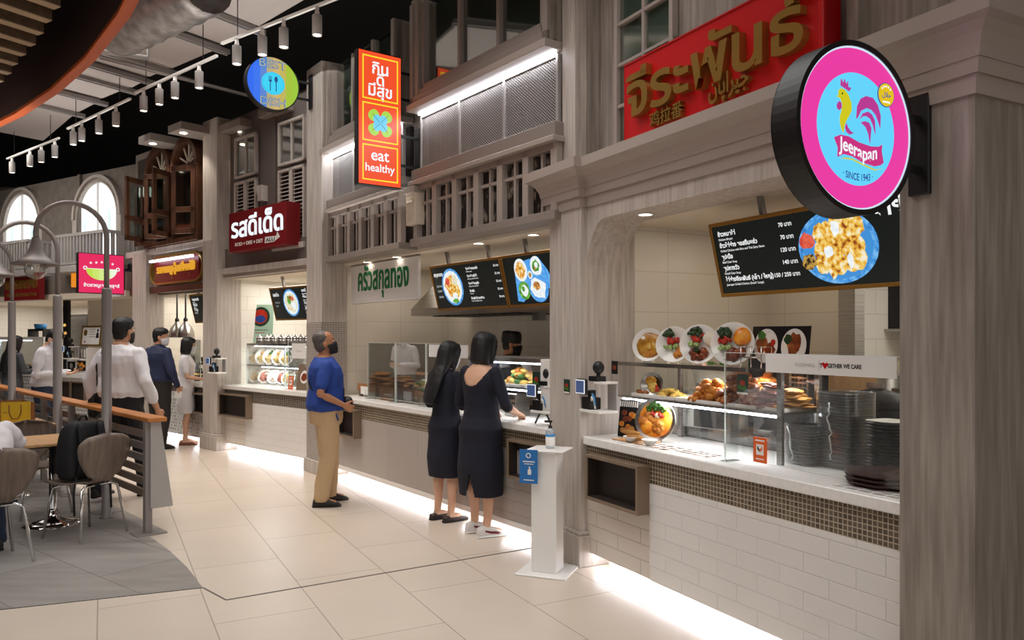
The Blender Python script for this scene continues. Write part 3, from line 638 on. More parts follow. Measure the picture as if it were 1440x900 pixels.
# recessed downlights
def downlight(F, u, v, z, lab, r=.045, e='lamp'):
    t = thing('downlight', lab, 'downlight', F, (u, v, z), group='recessed ceiling downlights')
    m = MB(); m.lathe([(r, 0), (r + .012, 0), (r + .012, -.006), (r, -.006)], 'white', 20); m.build('trim_ring', t); m = MB(); m.lathe([(.001, -.002), (r, -.002), (r, -.003), (.001, -.003)], e, 20); m.build('lens', t)
for F, px, py, z, lab in ((N, 905, 301, 2.43, 'recessed downlight just inside the near shop'), (M, 673, 342, 2.46, 'recessed downlight above the left menu screen'), (M, 750, 330, 2.46, 'recessed downlight above the right menu screen'), (M, 510, 368, 2.46, 'recessed downlight above the left end of the green lettered panel'), (M, 556, 361, 2.46, 'recessed downlight above the right end of the green lettered panel')):
    g = gnd(px, py, z); v = (g.x - F.o[0]) * F.n[0] + (g.y - F.o[1]) * F.n[1]; u = (g.x - F.o[0]) * F.u[0] + (g.y - F.o[1]) * F.u[1]
    downlight(F, u, max(v, .16), z, lab)

# ---- counters ------------------------------------------------------
def counter(F, u0, u1, panel, mos, lab, split=None, panel2=None, v1=.62, zt=.918, z1=.86, z2=.70, zb=.10, led=True, trim=False):
    t = thing('counter', lab, 'counter', F, (0, 0, 0))
    m = MB(); m.box(u0, u1, -.035, v1, z1, zt, 'quartz'); m.build('worktop', t, bevel=.006)
    m = MB(); m.box(u0, u1, 0, .05, z2, z1, mos); m.build('mosaic_band', t)
    sp = split if split is not None else u0
    if split is not None: m = MB(); m.box(u0, sp, .006, .05, zb, z2, panel2); m.build('front_panel', t)
    m = MB(); m.box(sp, u1, -.006, .05, zb, z2, panel); m.build('front_panel', t)
    m = MB(); m.box(u0, u1, .05, v1, zb, z1, 'cream'); m.build('carcass', t)
    if trim: m = MB(); m.box(u0, u1, -.012, .03, zb - .01, zb + .035, 'white'); m.build('base_trim', t)
    m = MB(); m.box(u0, u1, .16, .2, 0, zb, 'white'); m.build('plinth', t)
    if led: m = MB(); m.box(u0 + .02, u1 - .02, .04, .07, zb - .016, zb - .002, 'led'); m.build('led_strip', t)
    return t
def niche(F, u0, u1, z0, z1, lab, v=-.1):
    t = thing('bag_shelf', lab, 'bag shelf', F, (u0, v, z0), group='box shelves under the counters'); w, h, d, k = u1 - u0, z1 - z0, abs(v) + .003, .022
    m = MB(); m.box(0, w, 0, d, 0, k, 'bronze'); m.box(0, w, 0, d, h - k, h, 'bronze'); m.box(0, k, 0, d, k, h - k, 'bronze'); m.box(w - k, w, 0, d, k, h - k, 'bronze'); m.build('box', t, bevel=.002)
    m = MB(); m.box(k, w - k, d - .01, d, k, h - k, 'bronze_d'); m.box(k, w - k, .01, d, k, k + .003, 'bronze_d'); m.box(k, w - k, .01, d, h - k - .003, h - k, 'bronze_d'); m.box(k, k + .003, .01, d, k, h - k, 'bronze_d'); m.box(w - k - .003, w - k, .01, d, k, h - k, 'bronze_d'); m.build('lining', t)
counter(N, -.12, 2.5, 'subway', 'mosaic', 'near shop counter with white relief tiles, mosaic band and white top', split=.6, panel2='cream_t')
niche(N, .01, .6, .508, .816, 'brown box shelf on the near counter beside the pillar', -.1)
counter(M, XA, .42, 'plain_t', 'mosaic', 'middle shop counter with taupe panels and a glowing foot strip', split=None, trim=True, z1=.872, z2=.712, zt=.925)
m = MB(); m.box(-1.0, .42, -.012, .0, .14, .712, 'subway_t'); o = m.build('tile_panel', None, M.w(0, 0, 0), (0, 0, M.a)); o['kind'] = 'structure'; o['label'] = 'relief tiled end of the middle counter front'; o.name = 'wall_tile_panel'
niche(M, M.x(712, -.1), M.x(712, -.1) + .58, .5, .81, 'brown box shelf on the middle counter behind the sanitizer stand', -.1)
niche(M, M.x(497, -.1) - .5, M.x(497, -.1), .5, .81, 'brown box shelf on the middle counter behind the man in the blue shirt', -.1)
counter(S3, p3[1] - .02, S3.x(436) + .1, 'subway', 'mosaic_d', 'third shop counter with white panels and dark mosaic band', split=S3.x(346), panel2='cream_t', z1=.872, z2=.715, zt=.93)
niche(S3, S3.x(307, -.1), S3.x(346, -.1), .5, .82, 'brown box shelf on the third shop counter beside the pillar', -.1)
counter(S4, S4.x(205), S4.x(287), 'pattern', 'mosaic_d', 'counter of the shop with dark shutters, black and white patterned tiles', z1=.86, z2=.76, zt=.93)
niche(S4, S4.x(266, -.1), S4.x(287, -.1), .48, .78, 'brown box shelf on the patterned tile counter', -.1)
t = counter(S5, uE, S5.x(63), 'pattern2', 'white', 'far left counter with pale patterned tiles', z1=.86, z2=.84, zt=.93, led=False)
t = counter(S5, S5.x(66), S5.x(180), 'pattern2', 'white', 'far white counter with box shelves behind the shoppers', z1=.86, z2=.8, zt=.95, led=False)
niche(S5, S5.x(76, -.05), S5.x(98, -.05), .42, .8, 'brown box shelf, left one of the far white counter', -.05); niche(S5, S5.x(99, -.05), S5.x(118, -.05), .42, .8, 'brown box shelf, right one of the far white counter', -.05)

# ---- ceiling equipment ---------------------------------------------
bd = [((-1.0, 6.3), (-3.2, 8.05)), ]
def ceiling_board(c0, c1, c2, c3, z, lab):
    m = MB(); P = [c0, c1, c2, c3]; m.add([(*p, z) for p in P] + [(*p, z + .04) for p in P], [(0, 1, 2, 3)[::-1], (4, 5, 6, 7), (0, 1, 5, 4), (1, 2, 6, 5), (2, 3, 7, 6), (3, 0, 4, 7)], 'board')
    m.ell(((c0[0] + c2[0]) / 2, (c0[1] + c2[1]) / 2, z), (.02, .02, .01), 'dark', 8, 4)
    tag(m.build('ceiling_board'), lab, 'ceiling board', 'white ceiling boards under the black void')
edge = [(470, -25), (362, 38), (312, 66), (240, 97), (208, 111), (184, 124), (142, 141), (110, 158), (60, 200)]
zc = 4.95; E = [gnd(x, y, zc) for x, y in edge]
for i in range(len(E) - 1):
    a, b = E[i], E[i + 1]; d = (b - a).normalized(); pn = V((-.55, -.835, 0)); g = d * .03
    ceiling_board((a + g).xy, (b - g).xy, (b - g + pn * 3.4).xy, (a + g + pn * 3.4).xy, zc + .02 * (i % 2), 'white suspended ceiling board beside the spotlight track, ' + ('nearest the camera', 'above the round blue and green sign', 'above the long spotlight track', 'beside the grey duct', 'left of the middle spotlight track', 'behind the middle track', 'over the far shops', 'farthest away')[i])
    m = MB(); c = a; m.bar((*(c - pn * .1).xy, zc - .03), (*(c + pn * 3.5).xy, zc - .03), .035, .05, 'grey'); m.bar((*(c - pn * .1 + d * .05).xy, zc - .045), (*(c + pn * 3.5 + d * .05).xy, zc - .045), .02, .03, 'lgrey')
    tag(m.build('ceiling_channel'), 'grey steel channel between ceiling boards, ' + ('nearest the camera', 'above the round sign', 'above the long track', 'beside the duct', 'left of the middle track', 'behind the middle track', 'over the far shops', 'farthest away')[i], 'steel channel', 'steel channels between the ceiling boards')
m = MB(); a, b = gnd(140, 80, 4.7), gnd(350, 134, 4.7); m.tube([(*a.xy, 4.7), (*b.xy, 4.7)], .025, 'grey', 10); tag(m.build('conduit_pipe'), 'long grey pipe crossing under the ceiling boards towards the round sign', 'pipe')
m = MB(); a, b, c = gnd(60, 60, 4.6), gnd(208, 82, 4.6), gnd(208, 30, 4.6); m.tube([(*a.xy, 4.6), (*b.xy, 4.6), (*b.xy, 4.93)], .03, 'grey', 10); tag(m.build('conduit_pipe'), 'bent grey pipe turning up beside the foil duct', 'pipe')
a, b = gnd(165, 45, 4.6), gnd(290, -20, 4.6); m = MB(); k = []
for i in range(15):
    f = i / 14; p = a.lerp(b, f); k.append((p.x, p.y, 4.62))
m.tube(k, [.25 + .015 * (i % 2) for i in range(15)], 'duct', 16); tag(m.build('air_duct'), 'wrinkled grey air duct behind the orange ring', 'duct')
# spotlight tracks
tgt = {'n': 0}
def track(pa, pb, heads, lab, z=4.55, power=0):
    A, B = gnd(*pa, z), gnd(*pb, z); t = thing('light_track', 'white spotlight track rail, ' + lab, 'light track', WORLD, (A.x, A.y, z), group='spotlight track rails')
    m = MB(); m.bar((0, 0, .02), B - A + V((0, 0, .02)), .028, .024, 'white'); m.build('rail', t)
    d = B - A
    for f in (.15, .85): m = MB(); m.tube([d * f + V((0, 0, .03)), d * f + V((0, 0, 1.6))], .005, 'dark', 6); m.build('hanger', t)
    for px, w in heads:
        f = (px - pa[0]) / (pb[0] - pa[0]); L = 0
        # follow the perspective: same sight column
        dx = (px - HX) / FPX; s = (dx * A.y - A.x) / ((B.x - A.x) - dx * (B.y - A.y)); P = A + (B - A) * s
        h = thing('track_spotlight', 'grey cylinder spotlight, ' + w, 'spotlight', WORLD, (P.x, P.y, z), group='cylinder spotlights on the tracks')
        m = MB(); m.lathe([(.018, 0), (.018, -.035), (.022, -.035), (.022, -.065), (.01, -.065), (.01, 0)], 'white', 12); m.build('adapter', h)
        m = MB(); m.lathe([(.001, -.065), (.042, -.065), (.044, -.072), (.044, -.245), (.04, -.245), (.037, -.232), (.001, -.232)], 'lgrey', 18); m.build('barrel', h)
        m = MB(); m.lathe([(.001, -.234), (.036, -.234), (.036, -.238), (.001, -.238)], 'lamp', 16); m.build('lens', h)
        if power: spot((P.x, P.y, z - .36), (P.x + .55, P.y + .4, 0), power, 62, r=.05)
        tgt['n'] += 1
track((312, 64), (480, -2), [(333, 'left of three by the round sign'), (369, 'middle of three by the round sign'), (399, 'right of three by the round sign'), (446, 'nearest of all, alone at the right')], 'nearest piece', power=45)
track((190, 133), (305, 81), [(202, 'farthest of the four left of the round sign'), (224, 'second of the four left of the round sign'), (246, 'third of the four left of the round sign'), (280, 'nearest of the four left of the round sign')], 'second piece left of the round sign', power=45)
track((95, 183), (183, 141), [(103, 'leftmost of the four above the far shops'), (115, 'second of the four above the far shops'), (139, 'third of the four above the far shops'), (163, 'rightmost of the four above the far shops')], 'third piece above the far shops', power=45)
track((10, 225), (83, 196), [(17, 'leftmost of the far group by the plaster wall'), (42, 'second of the far group by the plaster wall'), (58, 'third of the far group by the plaster wall'), (77, 'rightmost of the far group by the plaster wall')], 'farthest piece by the plaster wall', power=45)
# box hoods with a downlight above the third and fourth fronts
for F, px, py, w, d, z, lab in ((S3, 340, 186, .66, .4, 4.5, 'over the left louvred shutters'), (S3, 400, 164, .66, .4, 4.52, 'over the right louvred shutters'), (S4, 258, 187, .42, .26, 4.52, 'over the right dark arched window'), (S4, 215, 202, .42, .26, 4.55, 'over the left dark arched window')):
    g = gnd(px, py, z); u = (g.x - F.o[0]) * F.u[0] + (g.y - F.o[1]) * F.u[1]; v = (g.x - F.o[0]) * F.n[0] + (g.y - F.o[1]) * F.n[1]
    t = thing('light_hood', 'pale box hood with one downlight ' + lab, 'light hood', F, (u, v, z), group='box light hoods on the fronts')
    m = MB(); m.box(-w / 2, w / 2, -d / 2, max(d / 2, .05 - v), 0, .11, 'taupe'); m.build('hood', t, bevel=.004)
    m = MB(); m.lathe([(.001, 0), (.05, 0), (.05, -.006), (.001, -.006)], 'lamp', 16); m.build('lens', t)
    spot(F.w(u, v, z - .03), F.w(u, v + .12, 3), 22, 95)
# round timber-slatted drop ceiling with an orange rim over the seating
P1, P2, P3 = gnd(-2, 181, 3.2), gnd(132, 88, 3.2), gnd(199, -1, 3.2)
def circ(a, b, c):
    d = 2 * (a.x * (b.y - c.y) + b.x * (c.y - a.y) + c.x * (a.y - b.y)); A, B, D = a.xy.length_squared, b.xy.length_squared, c.xy.length_squared
    x = (A * (b.y - c.y) + B * (c.y - a.y) + D * (a.y - b.y)) / d; y = (A * (c.x - b.x) + B * (a.x - c.x) + D * (b.x - a.x)) / d; return x, y, math.hypot(a.x - x, a.y - y)
cx, cy, cr = circ(P1, P2, P3);  t = thing('ring_canopy', 'large round ceiling canopy with orange rim and brown timber slats over the seating', 'ceiling canopy', WORLD, (cx, cy, 3.2))
def cyl_ring(r0, r1, z0, z1, mt, n=96):
    m = MB(); m.lathe([(r0, z0), (r1, z0), (r1, z1), (r0, z1), (r0, z0)], mt, n); m.v = m.v; return m
m = cyl_ring(cr - .058, cr, 0, .04, 'orange'); m.build('rim', t)
m = cyl_ring(cr - .062, cr - .04, .02, .75, 'brown_in'); m.build('drum', t); m = cyl_ring(cr - .04, cr - .0, .04, .75, 'orange'); m.build('outer_band', t)
ax = V((.52, .854, 0)); nx = V((.854, -.52, 0)); c0 = V((cx, cy, 0)); ref = gnd(88.7, 36, 3.32); k0 = (ref - c0).dot(nx)
for i in range(-1, 11):
    off = k0 - .215 * i
    if abs(off) > cr - .3: continue
    # ends of the slats step back along the drum
    ye = gnd([113, 100, 88, 75, 62, 49, 38, 26, 17, 10, 4, 0][i + 1], [-2, 18, 36, 53, 67, 81, 95, 107, 118, 126, 133, 140][i + 1], 3.32)
    e = (ye - c0).dot(ax); p = c0 + nx * off; a = p + ax * e; b = p - ax * min(6.0, math.sqrt(cr * cr - off * off) - .2)
    m = MB(); m.bar((*(a - c0).xy, .2), (*(b - c0).xy, .2), .06, .16, 'slat'); m.bar((*(a - c0).xy, .117), (*(b - c0).xy, .117), .062, .006, 'slat_e'); m.build('slat', t)  # pale strip paints light from below on to the slat's underside
m = MB(); m.disc(0, 0, .01, .01, 0, .01, 'brown_in'); 
m = MB(); m.lathe([(.01, .70), (cr - .05, .70), (cr - .05, .74), (.01, .74)], 'brown_in', 64); m.build('lid', t)
# ================================================================== signs
def sem(k, col, s=1.0):
    key = 'e_' + k
    if key not in MT: MT[key] = emi('lit_' + k, col, s)
    return key
def arms(t, xs, zs, x0, x1, y=.05, plate=.1):
    for z in zs: m = MB(); m.box(x0, x1, y - .012, y + .012, z - .012, z + .012, 'black'); m.build('arm', t)
    m = MB(); m.box(x1 - .022, x1, y - .045, y + .045, zs[0] - .1, zs[-1] + .1, 'black'); m.build('wall_plate', t, bevel=.003)
# round pink rooster sign
B = N.turned(2.55, -.12); t = thing('round_sign', 'round pink lightbox sign with a yellow rooster and the word Jeerapan', 'sign', B, (-.448, 0, 2.383))
m = MB(); m.ring(0, 0, .298, .318, -.012, .105, 'black', 64); m.disc(0, 0, .318, .318, .1, .106, 'black', 64); m.build('rim', t)
m = MB(); m.disc(0, 0, .3, .3, -.004, .09, sem('pink', '#ea3ba3'), 64); m.build('face', t)
m = MB(); m.ring(0, 0, .292, .299, -.007, -.004, sem('palerim', '#cfe6f6'), 64); m.build('light_edge', t)
def J(pts): return [((x - 414) / 276 * .3, -(y - 452) / 397 * .3) for x, y in pts]
m = MB(); m.disc(-.002, -.004, .207, .206, -.006, -.003, sem('cyan', '#63d4fc'), 64); m.build('centre_disc', t)
mg = sem('magenta', '#b83a92'); ye = sem('rooster', '#cfc81c'); y0 = -.0085
m = MB()
m.prism(J([(312, 318), (322, 308), (320, 290), (332, 276), (350, 280), (368, 300), (382, 335), (384, 370), (372, 400), (356, 430), (348, 455), (345, 485), (335, 470), (328, 440), (328, 410), (335, 385), (340, 355), (335, 335), (328, 322)]), y0, -.005, ye)
for pl in ([(331, 262), (333, 230), (345, 250), (349, 228), (358, 252), (366, 235), (367, 262), (382, 264), (372, 282), (352, 272)],
           [(325, 338), (334, 346), (336, 366), (326, 382), (316, 376), (312, 362), (317, 348)],
           [(408, 405), (412, 345), (430, 305), (455, 288), (490, 290), (515, 320), (530, 370), (528, 430), (518, 400), (505, 370), (485, 350), (460, 345), (430, 365), (412, 405)],
           [(425, 405), (440, 375), (465, 362), (485, 372), (500, 400), (503, 465), (492, 425), (478, 395), (458, 385), (440, 390)],
           [(430, 420), (450, 412), (470, 415), (482, 440), (476, 515), (468, 470), (455, 440)],
           [(358, 438), (353, 460), (360, 480), (376, 490), (394, 480), (379, 473), (366, 457)]): m.prism(J(pl), y0, -.005, mg)
e = J([(338, 300)])[0]; m.disc(*e, .003, .004, -.0095, -.008, 'black', 10); m.build('rooster', t)
m = MB(); top = [(300, 515), (330, 498), (370, 500), (420, 520), (480, 530), (520, 525), (538, 512)]; bot = [(545, 600), (530, 615), (500, 625), (440, 615), (390, 592), (345, 588), (316, 606), (318, 560)]
m.prism(J(top + [(535, 545)] + bot), y0, -.005, sem('banner', '#c9307f'))
def bendj(x, z): return x, z + .012 * sin((x + .02) * -26) - .004
m.text('Jeerapan', .0, -.098, sem('white', '#f4fbff'), w=.205, h=.07, y=-.0085, d=.002, al='c', bold=.02, bend=bendj)
m.prism(J([(330, 612), (350, 604), (390, 604), (440, 622), (500, 640), (545, 628), (500, 646), (440, 628), (390, 610), (350, 610)]), y0, -.005, ye)
def bends(x, z): return x, z + 1.4 * x * x
m.text('· SINCE 1943 ·', 0, -.192, sem('navyl', '#2f4c98'), w=.16, h=.036, y=-.0085, d=.001, al='c', bend=bends, bold=.02); m.build('lettering', t)
m = MB(); c = J([(557, 262)])[0]; m.disc(*c, .046, .046, -.0085, -.004, sem('navyl', ''), 24); m.disc(*c, .043, .043, -.0095, -.004, sem('halal', '#e3c21a'), 24)
m.text('\ufedd\ufefc\ufea3', c[0], c[1] - .008, sem('navyl', ''), w=.05, y=-.0095, d=.001, al='c', bold=.02)
for k in range(5): a = pi * (.25 + .125 * k); m.disc(c[0] + .032 * cos(a), c[1] + .032 * sin(a), .004, .004, -.0105, -.009, sem('white', ''), 6)
m.box(c[0] - .02, c[0] + .02, -.0105, -.009, c[1] - .03, c[1] - .024, sem('white', '')); m.build('halal_badge', t)
arms(t, 0, (-.1, .1), .3, .448)
# tall orange eat healthy sign
B = M.turned(-1.8, 0); t = thing('blade_sign', 'tall orange lightbox sign with a clover and the words eat healthy', 'sign', B, (-.437, 0, 3.02))
w, h = .428, 1.22; og = sem('orange', '#f4532c'); yl = sem('yellowline', '#fbe033'); wh = sem('white', '')
m = MB(); m.box(-w / 2 - .008, w / 2 + .008, -.004, .075, -.012, h + .012, 'black'); m.build('case', t, bevel=.004)
m = MB(); m.box(-w / 2, w / 2, -.008, -.003, 0, h, og); m.build('face', t)
m = MB()
for a, b in ((.03, .36), (.385, .675), (.70, .97)):
    za, zb = h * (1 - b), h * (1 - a); xa, xb, q = -w / 2 + .035, w / 2 - .03, .012
    for bx in ((xa, xb, za, za + q), (xa, xb, zb - q, zb), (xa, xa + q, za, zb), (xb - q, xb, za, zb)): m.box(bx[0], bx[1], -.0105, -.007, bx[2], bx[3], yl)
m.build('border', t)
m = MB()
for s, z in (('กิน', .88), ('ดี', .885), ('มีสุข', .88)): pass
m.text('กิน', .0, h * .84, wh, h=.15, y=-.008, d=.002, al='c', bold=.02); m.text('ดี', .0, h * .755, wh, h=.15, y=-.008, d=.002, al='c', bold=.02); m.text('มีสุข', 0, h * .672, wh, h=.15, y=-.008, d=.002, al='c', bold=.02)
m.build('thai_lettering', t); m = MB(); m.text('eat', 0, h * .185, wh, h=.15, y=-.008, d=.002, al='c', bold=.015); m.text('healthy', 0, h * .1, wh, w=.3, y=-.008, d=.002, al='c', bold=.015); m.build('lettering', t)
m = MB(); cz = h * .47
for k in range(4):
    a = pi / 4 + pi / 2 * k; lf = []
    for i in range(24):
        q = 2 * pi * i / 24; x, z = .085 + .06 * cos(q), .05 * sin(q) * (1.1 + .25 * cos(q)); lf.append((x * cos(a) - z * sin(a), cz + x * sin(a) + z * cos(a)))
    m.prism(lf, -.0105, -.007, sem('clover', '#a7d84e'))
    m.disc(.045 * cos(a), cz + .045 * sin(a), .04, .045, -.0115, -.008, sem('sky', '#6fd0f2'), 16)
    m.bar((.01 * cos(a), -.012, cz + .01 * sin(a)), (.11 * cos(a), -.012, cz + .11 * sin(a)), .003, .002, 'green_k', up=(0, 1, 0))
m.build('clover', t); arms(t, 0, (.22, .5), w / 2, .437, .04); arms(t, 0, (.85, 1.1), w / 2, .437, .04)
# round best dish sign
B = M.turned(-4.1, -.16); t = thing('round_sign', 'round blue, sand and green lightbox sign reading BEST DISH', 'sign', B, (-.48, 0, 4.53))
m = MB(); m.ring(0, 0, .298, .312, -.01, .09, 'black', 56); m.disc(0, 0, .312, .312, .086, .09, 'black', 56); m.build('rim', t)
m = MB(); r = .3
def band(a, b, mt):
    P = [(x, math.sqrt(max(0, r * r - x * x))) for x in [a + (b - a) * i / 16 for i in range(17)]]; m.prism([(x, -z) for x, z in P] + [(x, z) for x, z in P[::-1]], -.005, .05, mt)
for i, c in enumerate(('#2f6bf0', '#3a74ee', '#5a86d0', '#b9a878', '#d0b06c', '#c2b25a', '#a5c23a', '#9cc83a')): band(-r + .6 * i / 8, -r + .6 * (i + 1) / 8, sem('bd%d' % i, c))
m.build('face', t)
m = MB(); m.disc(0, 0, .135, .13, -.008, -.004, sem('cyan2', '#3fd3f6'), 40); m.ring(0, 0, .118, .122, -.0095, -.007, sem('cyan3', '#27b4e2'), 40); m.build('centre_disc', t)
m = MB(); ink = sem('ink', '#1d4f86')
m.box(-.04, -.03, -.0105, -.007, -.09, .02, ink); m.box(.028, .038, -.0105, -.007, -.09, .02, ink); m.disc(.033, .05, .02, .034, -.0105, -.007, ink, 16)
for k in (-.052, -.038, -.024): m.box(k, k + .006, -.0105, -.007, .03, .08, ink)
m.box(-.052, -.018, -.0105, -.007, .015, .035, ink); m.build('fork_and_spoon', t)
m = MB(); m.text('BEST', .0, .175, sem('ink2', '#4b78b8'), w=.32, h=.13, y=-.005, d=.002, al='c', bold=.03); m.text('BEST', .0, .175, sem('bdlet', '#c8c27a'), w=.315, h=.13, y=-.008, d=.001, al='c', bold=-.02); m.build('upper_lettering', t); m = MB()
m.text('DISH', .0, -.255, sem('ink2', ''), w=.3, h=.13, y=-.005, d=.002, al='c', bold=.03); m.text('DISH', .0, -.255, sem('bdlet', ''), w=.295, h=.13, y=-.008, d=.001, al='c', bold=-.02); m.build('lettering', t)
arms(t, 0, (-.1, .1), .3, .48)
# pink bowl sign at the far left
B = Frame(-6.5, 13.24, *S4.n); t = thing('blade_sign', 'square pink lightbox sign with a bowl and five stars', 'sign', B, (-.48, 0, 2.34))
w, h = .70, .64; m = MB(); m.box(-w / 2 - .01, w / 2 + .01, -.002, .09, -.012, h + .012, 'black'); m.build('case', t, bevel=.004)
m = MB(); m.box(-w / 2, w / 2, -.008, 0, 0, h, sem('rose', '#e5285f')); m.build('face', t)
m = MB(); n = 20
for i in range(n):
    a0, a1 = pi + pi * i / n, pi + pi * (i + 1) / n
for i, c in enumerate(('#bfe04e', '#c9e46a', '#d3e88a', '#def0b0', '#ebf6da')):
    xa, xb = -.24 + .096 * i, -.24 + .096 * (i + 1); f = lambda x: .40 - .19 * math.sqrt(max(0, 1 - (x / .245) ** 2)); P = [xa + (xb - xa) * k / 8 for k in range(9)]
    m.prism([(x, f(x)) for x in P] + [(xb, .40), (xa, .40)], -.0105, -.007, sem('wok%d' % i, c))
for s in (-1, 1): m.ring(s * .255, .405, .018, .032, -.0105, -.007, sem('white', ''), 16)
m.box(-.245, .245, -.0112, -.007, .395, .402, sem('white', ''))
for k in range(5):
    x, z = -.17 + .085 * k, .49 + .02 * (1 - abs(k - 2) / 2); m.prism([(x + (.026 if i % 2 == 0 else .011) * sin(pi * i / 5), z + (.026 if i % 2 == 0 else .011) * cos(pi * i / 5)) for i in range(10)][::-1], -.0105, -.007, sem('white', ''))
m.build('bowl_and_stars', t)
m = MB(); m.text('ข้าวขาหมูเซนต์หลุยส์', 0, .1, sem('white', ''), w=.56, h=.075, y=-.008, d=.002, al='c', bold=.03); m.build('lettering', t); arms(t, 0, (.22, .42), w / 2, .47, .04)
# big red box sign of the near shop
u0, u1 = N.x(878, -.05), N.x(1160, -.05); t = thing('fascia_sign', 'large red sign with raised gold Thai letters above the near shop', 'sign', N, (u0, -.05, 2.85)); w = u1 - u0
m = MB(); m.box(0, w, 0, .11, 0, .515, 'red'); m.box(0, .008, -.004, .11, 0, .515, 'red'); m.box(w - .03, w, -.012, .11, 0, .515, 'red'); m.box(0, w, -.008, .11, .505, .515, 'red'); m.build('panel', t, bevel=.003)
m = MB(); m.text('จีระพันธ์', w * .5, .15, 'gold', w=w * .9, h=.36, y=0, d=.045, al='c', bold=.018); m.build('gold_lettering', t, bevel=.003)
m = MB(); m.text('鸡拉番', .30, .045, 'gold', w=.30, h=.1, y=0, d=.03, bold=.01); m.build('chinese_lettering', t)
m = MB(); m.text('\ufee5\ufe8e\ufb58\ufe8d\ufeae\ufef4\ufe9f', .82, .075, 'gold', w=.3, h=.15, y=0, d=.03, bold=.02); m.build('arabic_lettering', t)
# maroon box sign of the third shop
u0, z0 = S3.p(322, 362, -.2); u1, z1 = S3.p(402.5, 292, -.2); t = thing('fascia_sign', 'maroon box sign with white lit Thai letters in front of the louvred shutters', 'sign', S3, (u0, -.2, 2.76)); w, h = u1 - u0, .53
m = MB(); m.box(0, w, 0, .2, 0, h, 'red_d'); m.build('box', t, bevel=.003)
m = MB(); m.text('รสดีเด็ด', w * .5, .19, sem('white2', '#eaf6ff', 1.15), w=w * .9, h=.35, y=0, d=.006, al='c', bold=.02); m.build('lit_lettering', t)
m = MB(); m.text('ROD + DEE + DET', w * .12, .07, 'white', w=w * .5, h=.065, y=0, d=.004, bold=.02); m.prism([(w * .65, .05), (w * .8, .05), (w * .9, .1), (w * .86, .17), (w * .84, .12), (w * .66, .13)], -.004, 0, 'white'); m.text('ALU', w * .67, .065, 'dark', w=w * .15, h=.06, y=-.004, d=.003, bold=.02); m.build('small_lettering', t)
# gold framed sign of the fourth shop
u0, z0 = S4.p(221, 400, .0); u1, z1 = S4.p(283, 366, .0); w = u1 - u0; h = .42; t = thing('fascia_sign', 'gold framed maroon sign with gold letters under a light bar, over the dark shutters shop', 'sign', S4, (u0, -.04, 2.46))
m = MB(); m.box(0, w, 0, .05, 0, h, 'red_d'); m.build('panel', t)
m = MB(); m.box(.05, w - .05, -.02, .05, -.02, .015, 'gold'); m.box(.05, w - .05, -.02, .05, h - .015, h + .02, 'gold'); m.ring(.06, h / 2, h * .43, h * .43 + .03, -.02, .05, 'gold', 20, t0=pi / 2, t1=pi * 1.5); m.ring(w - .06, h / 2, h * .43, h * .43 + .03, -.02, .05, 'gold', 20, t0=-pi / 2, t1=pi / 2); m.build('frame', t)
m = MB(); m.text('ราชาหมูตุ๋นเซี่ยงไฮ้', w / 2, .17, sem('goldlit', '#e8a52c', .9), w=w * .86, h=.16, y=0, d=.02, al='c', bold=.04); m.build('lettering', t)
m = MB(); m.box(.03, w - .03, -.1, -.06, h - .08, h - .045, 'led_s'); m.build('light_bar', t); m = MB(); m.disc(w * .42, .08, .02, .025, -.006, 0, 'gold', 14); m.disc(w * .8, .1, .014, .025, -.006, 0, 'gold', 14); m.build('emblem', t)
# dark red sign far left, orange lightbox
u0, z0 = S5.p(6, 420, -.3); u1, z1 = S5.p(55, 390, -.3); w = u1 - u0; t = thing('fascia_sign', 'dark red hanging sign with gold letters at the far left', 'sign', S5, (u0, -.3, 2.3)); h = .5
m = MB(); m.box(0, w, 0, .1, 0, h, 'red_d'); m.build('panel', t); m = MB(); m.text('หมูกรอบนายใช้', w * .5, .22, 'gold', w=w * .92, h=.28, y=0, d=.012, al='c', bold=.03); m.text('MOO GROB NAI CHAI', w * .5, .07, 'gold', w=w * .85, h=.09, y=0, d=.006, al='c', bold=.02); m.build('lettering', t)
u0, z0 = S5.p(100, 404, -.2); u1 = S5.x(111, -.2); m = MB(); m.box(0, u1 - u0, 0, .08, 0, .33, sem('amber', '#f0912c', .9)); solo(m, 'blade_sign', 'small plain orange lightbox left of the pink bowl sign', 'sign', S5, (u0, -.2, 2.5))
# green lettered glass panel of the middle shop
u0, u1 = M.x(494, .2), M.x(588, .2); t = thing('fascia_sign', 'white hanging panel with green Thai letters in the middle shop', 'sign', M, (u0, .2, 2.0)); w = u1 - u0
m = MB(); m.box(0, w, 0, .03, 0, .455, 'gloss'); m.box(0, w, -.006, .03, .44, .456, 'taupe'); m.box(0, w, -.004, .03, 0, .015, 'white'); m.build('panel', t, bevel=.002)
m = MB(); m.text('ครัวสกุลทอง', w * .5, .15, 'green', w=w * .76, h=.36, y=0, d=.006, al='c', bold=.02); m.build('lettering', t)

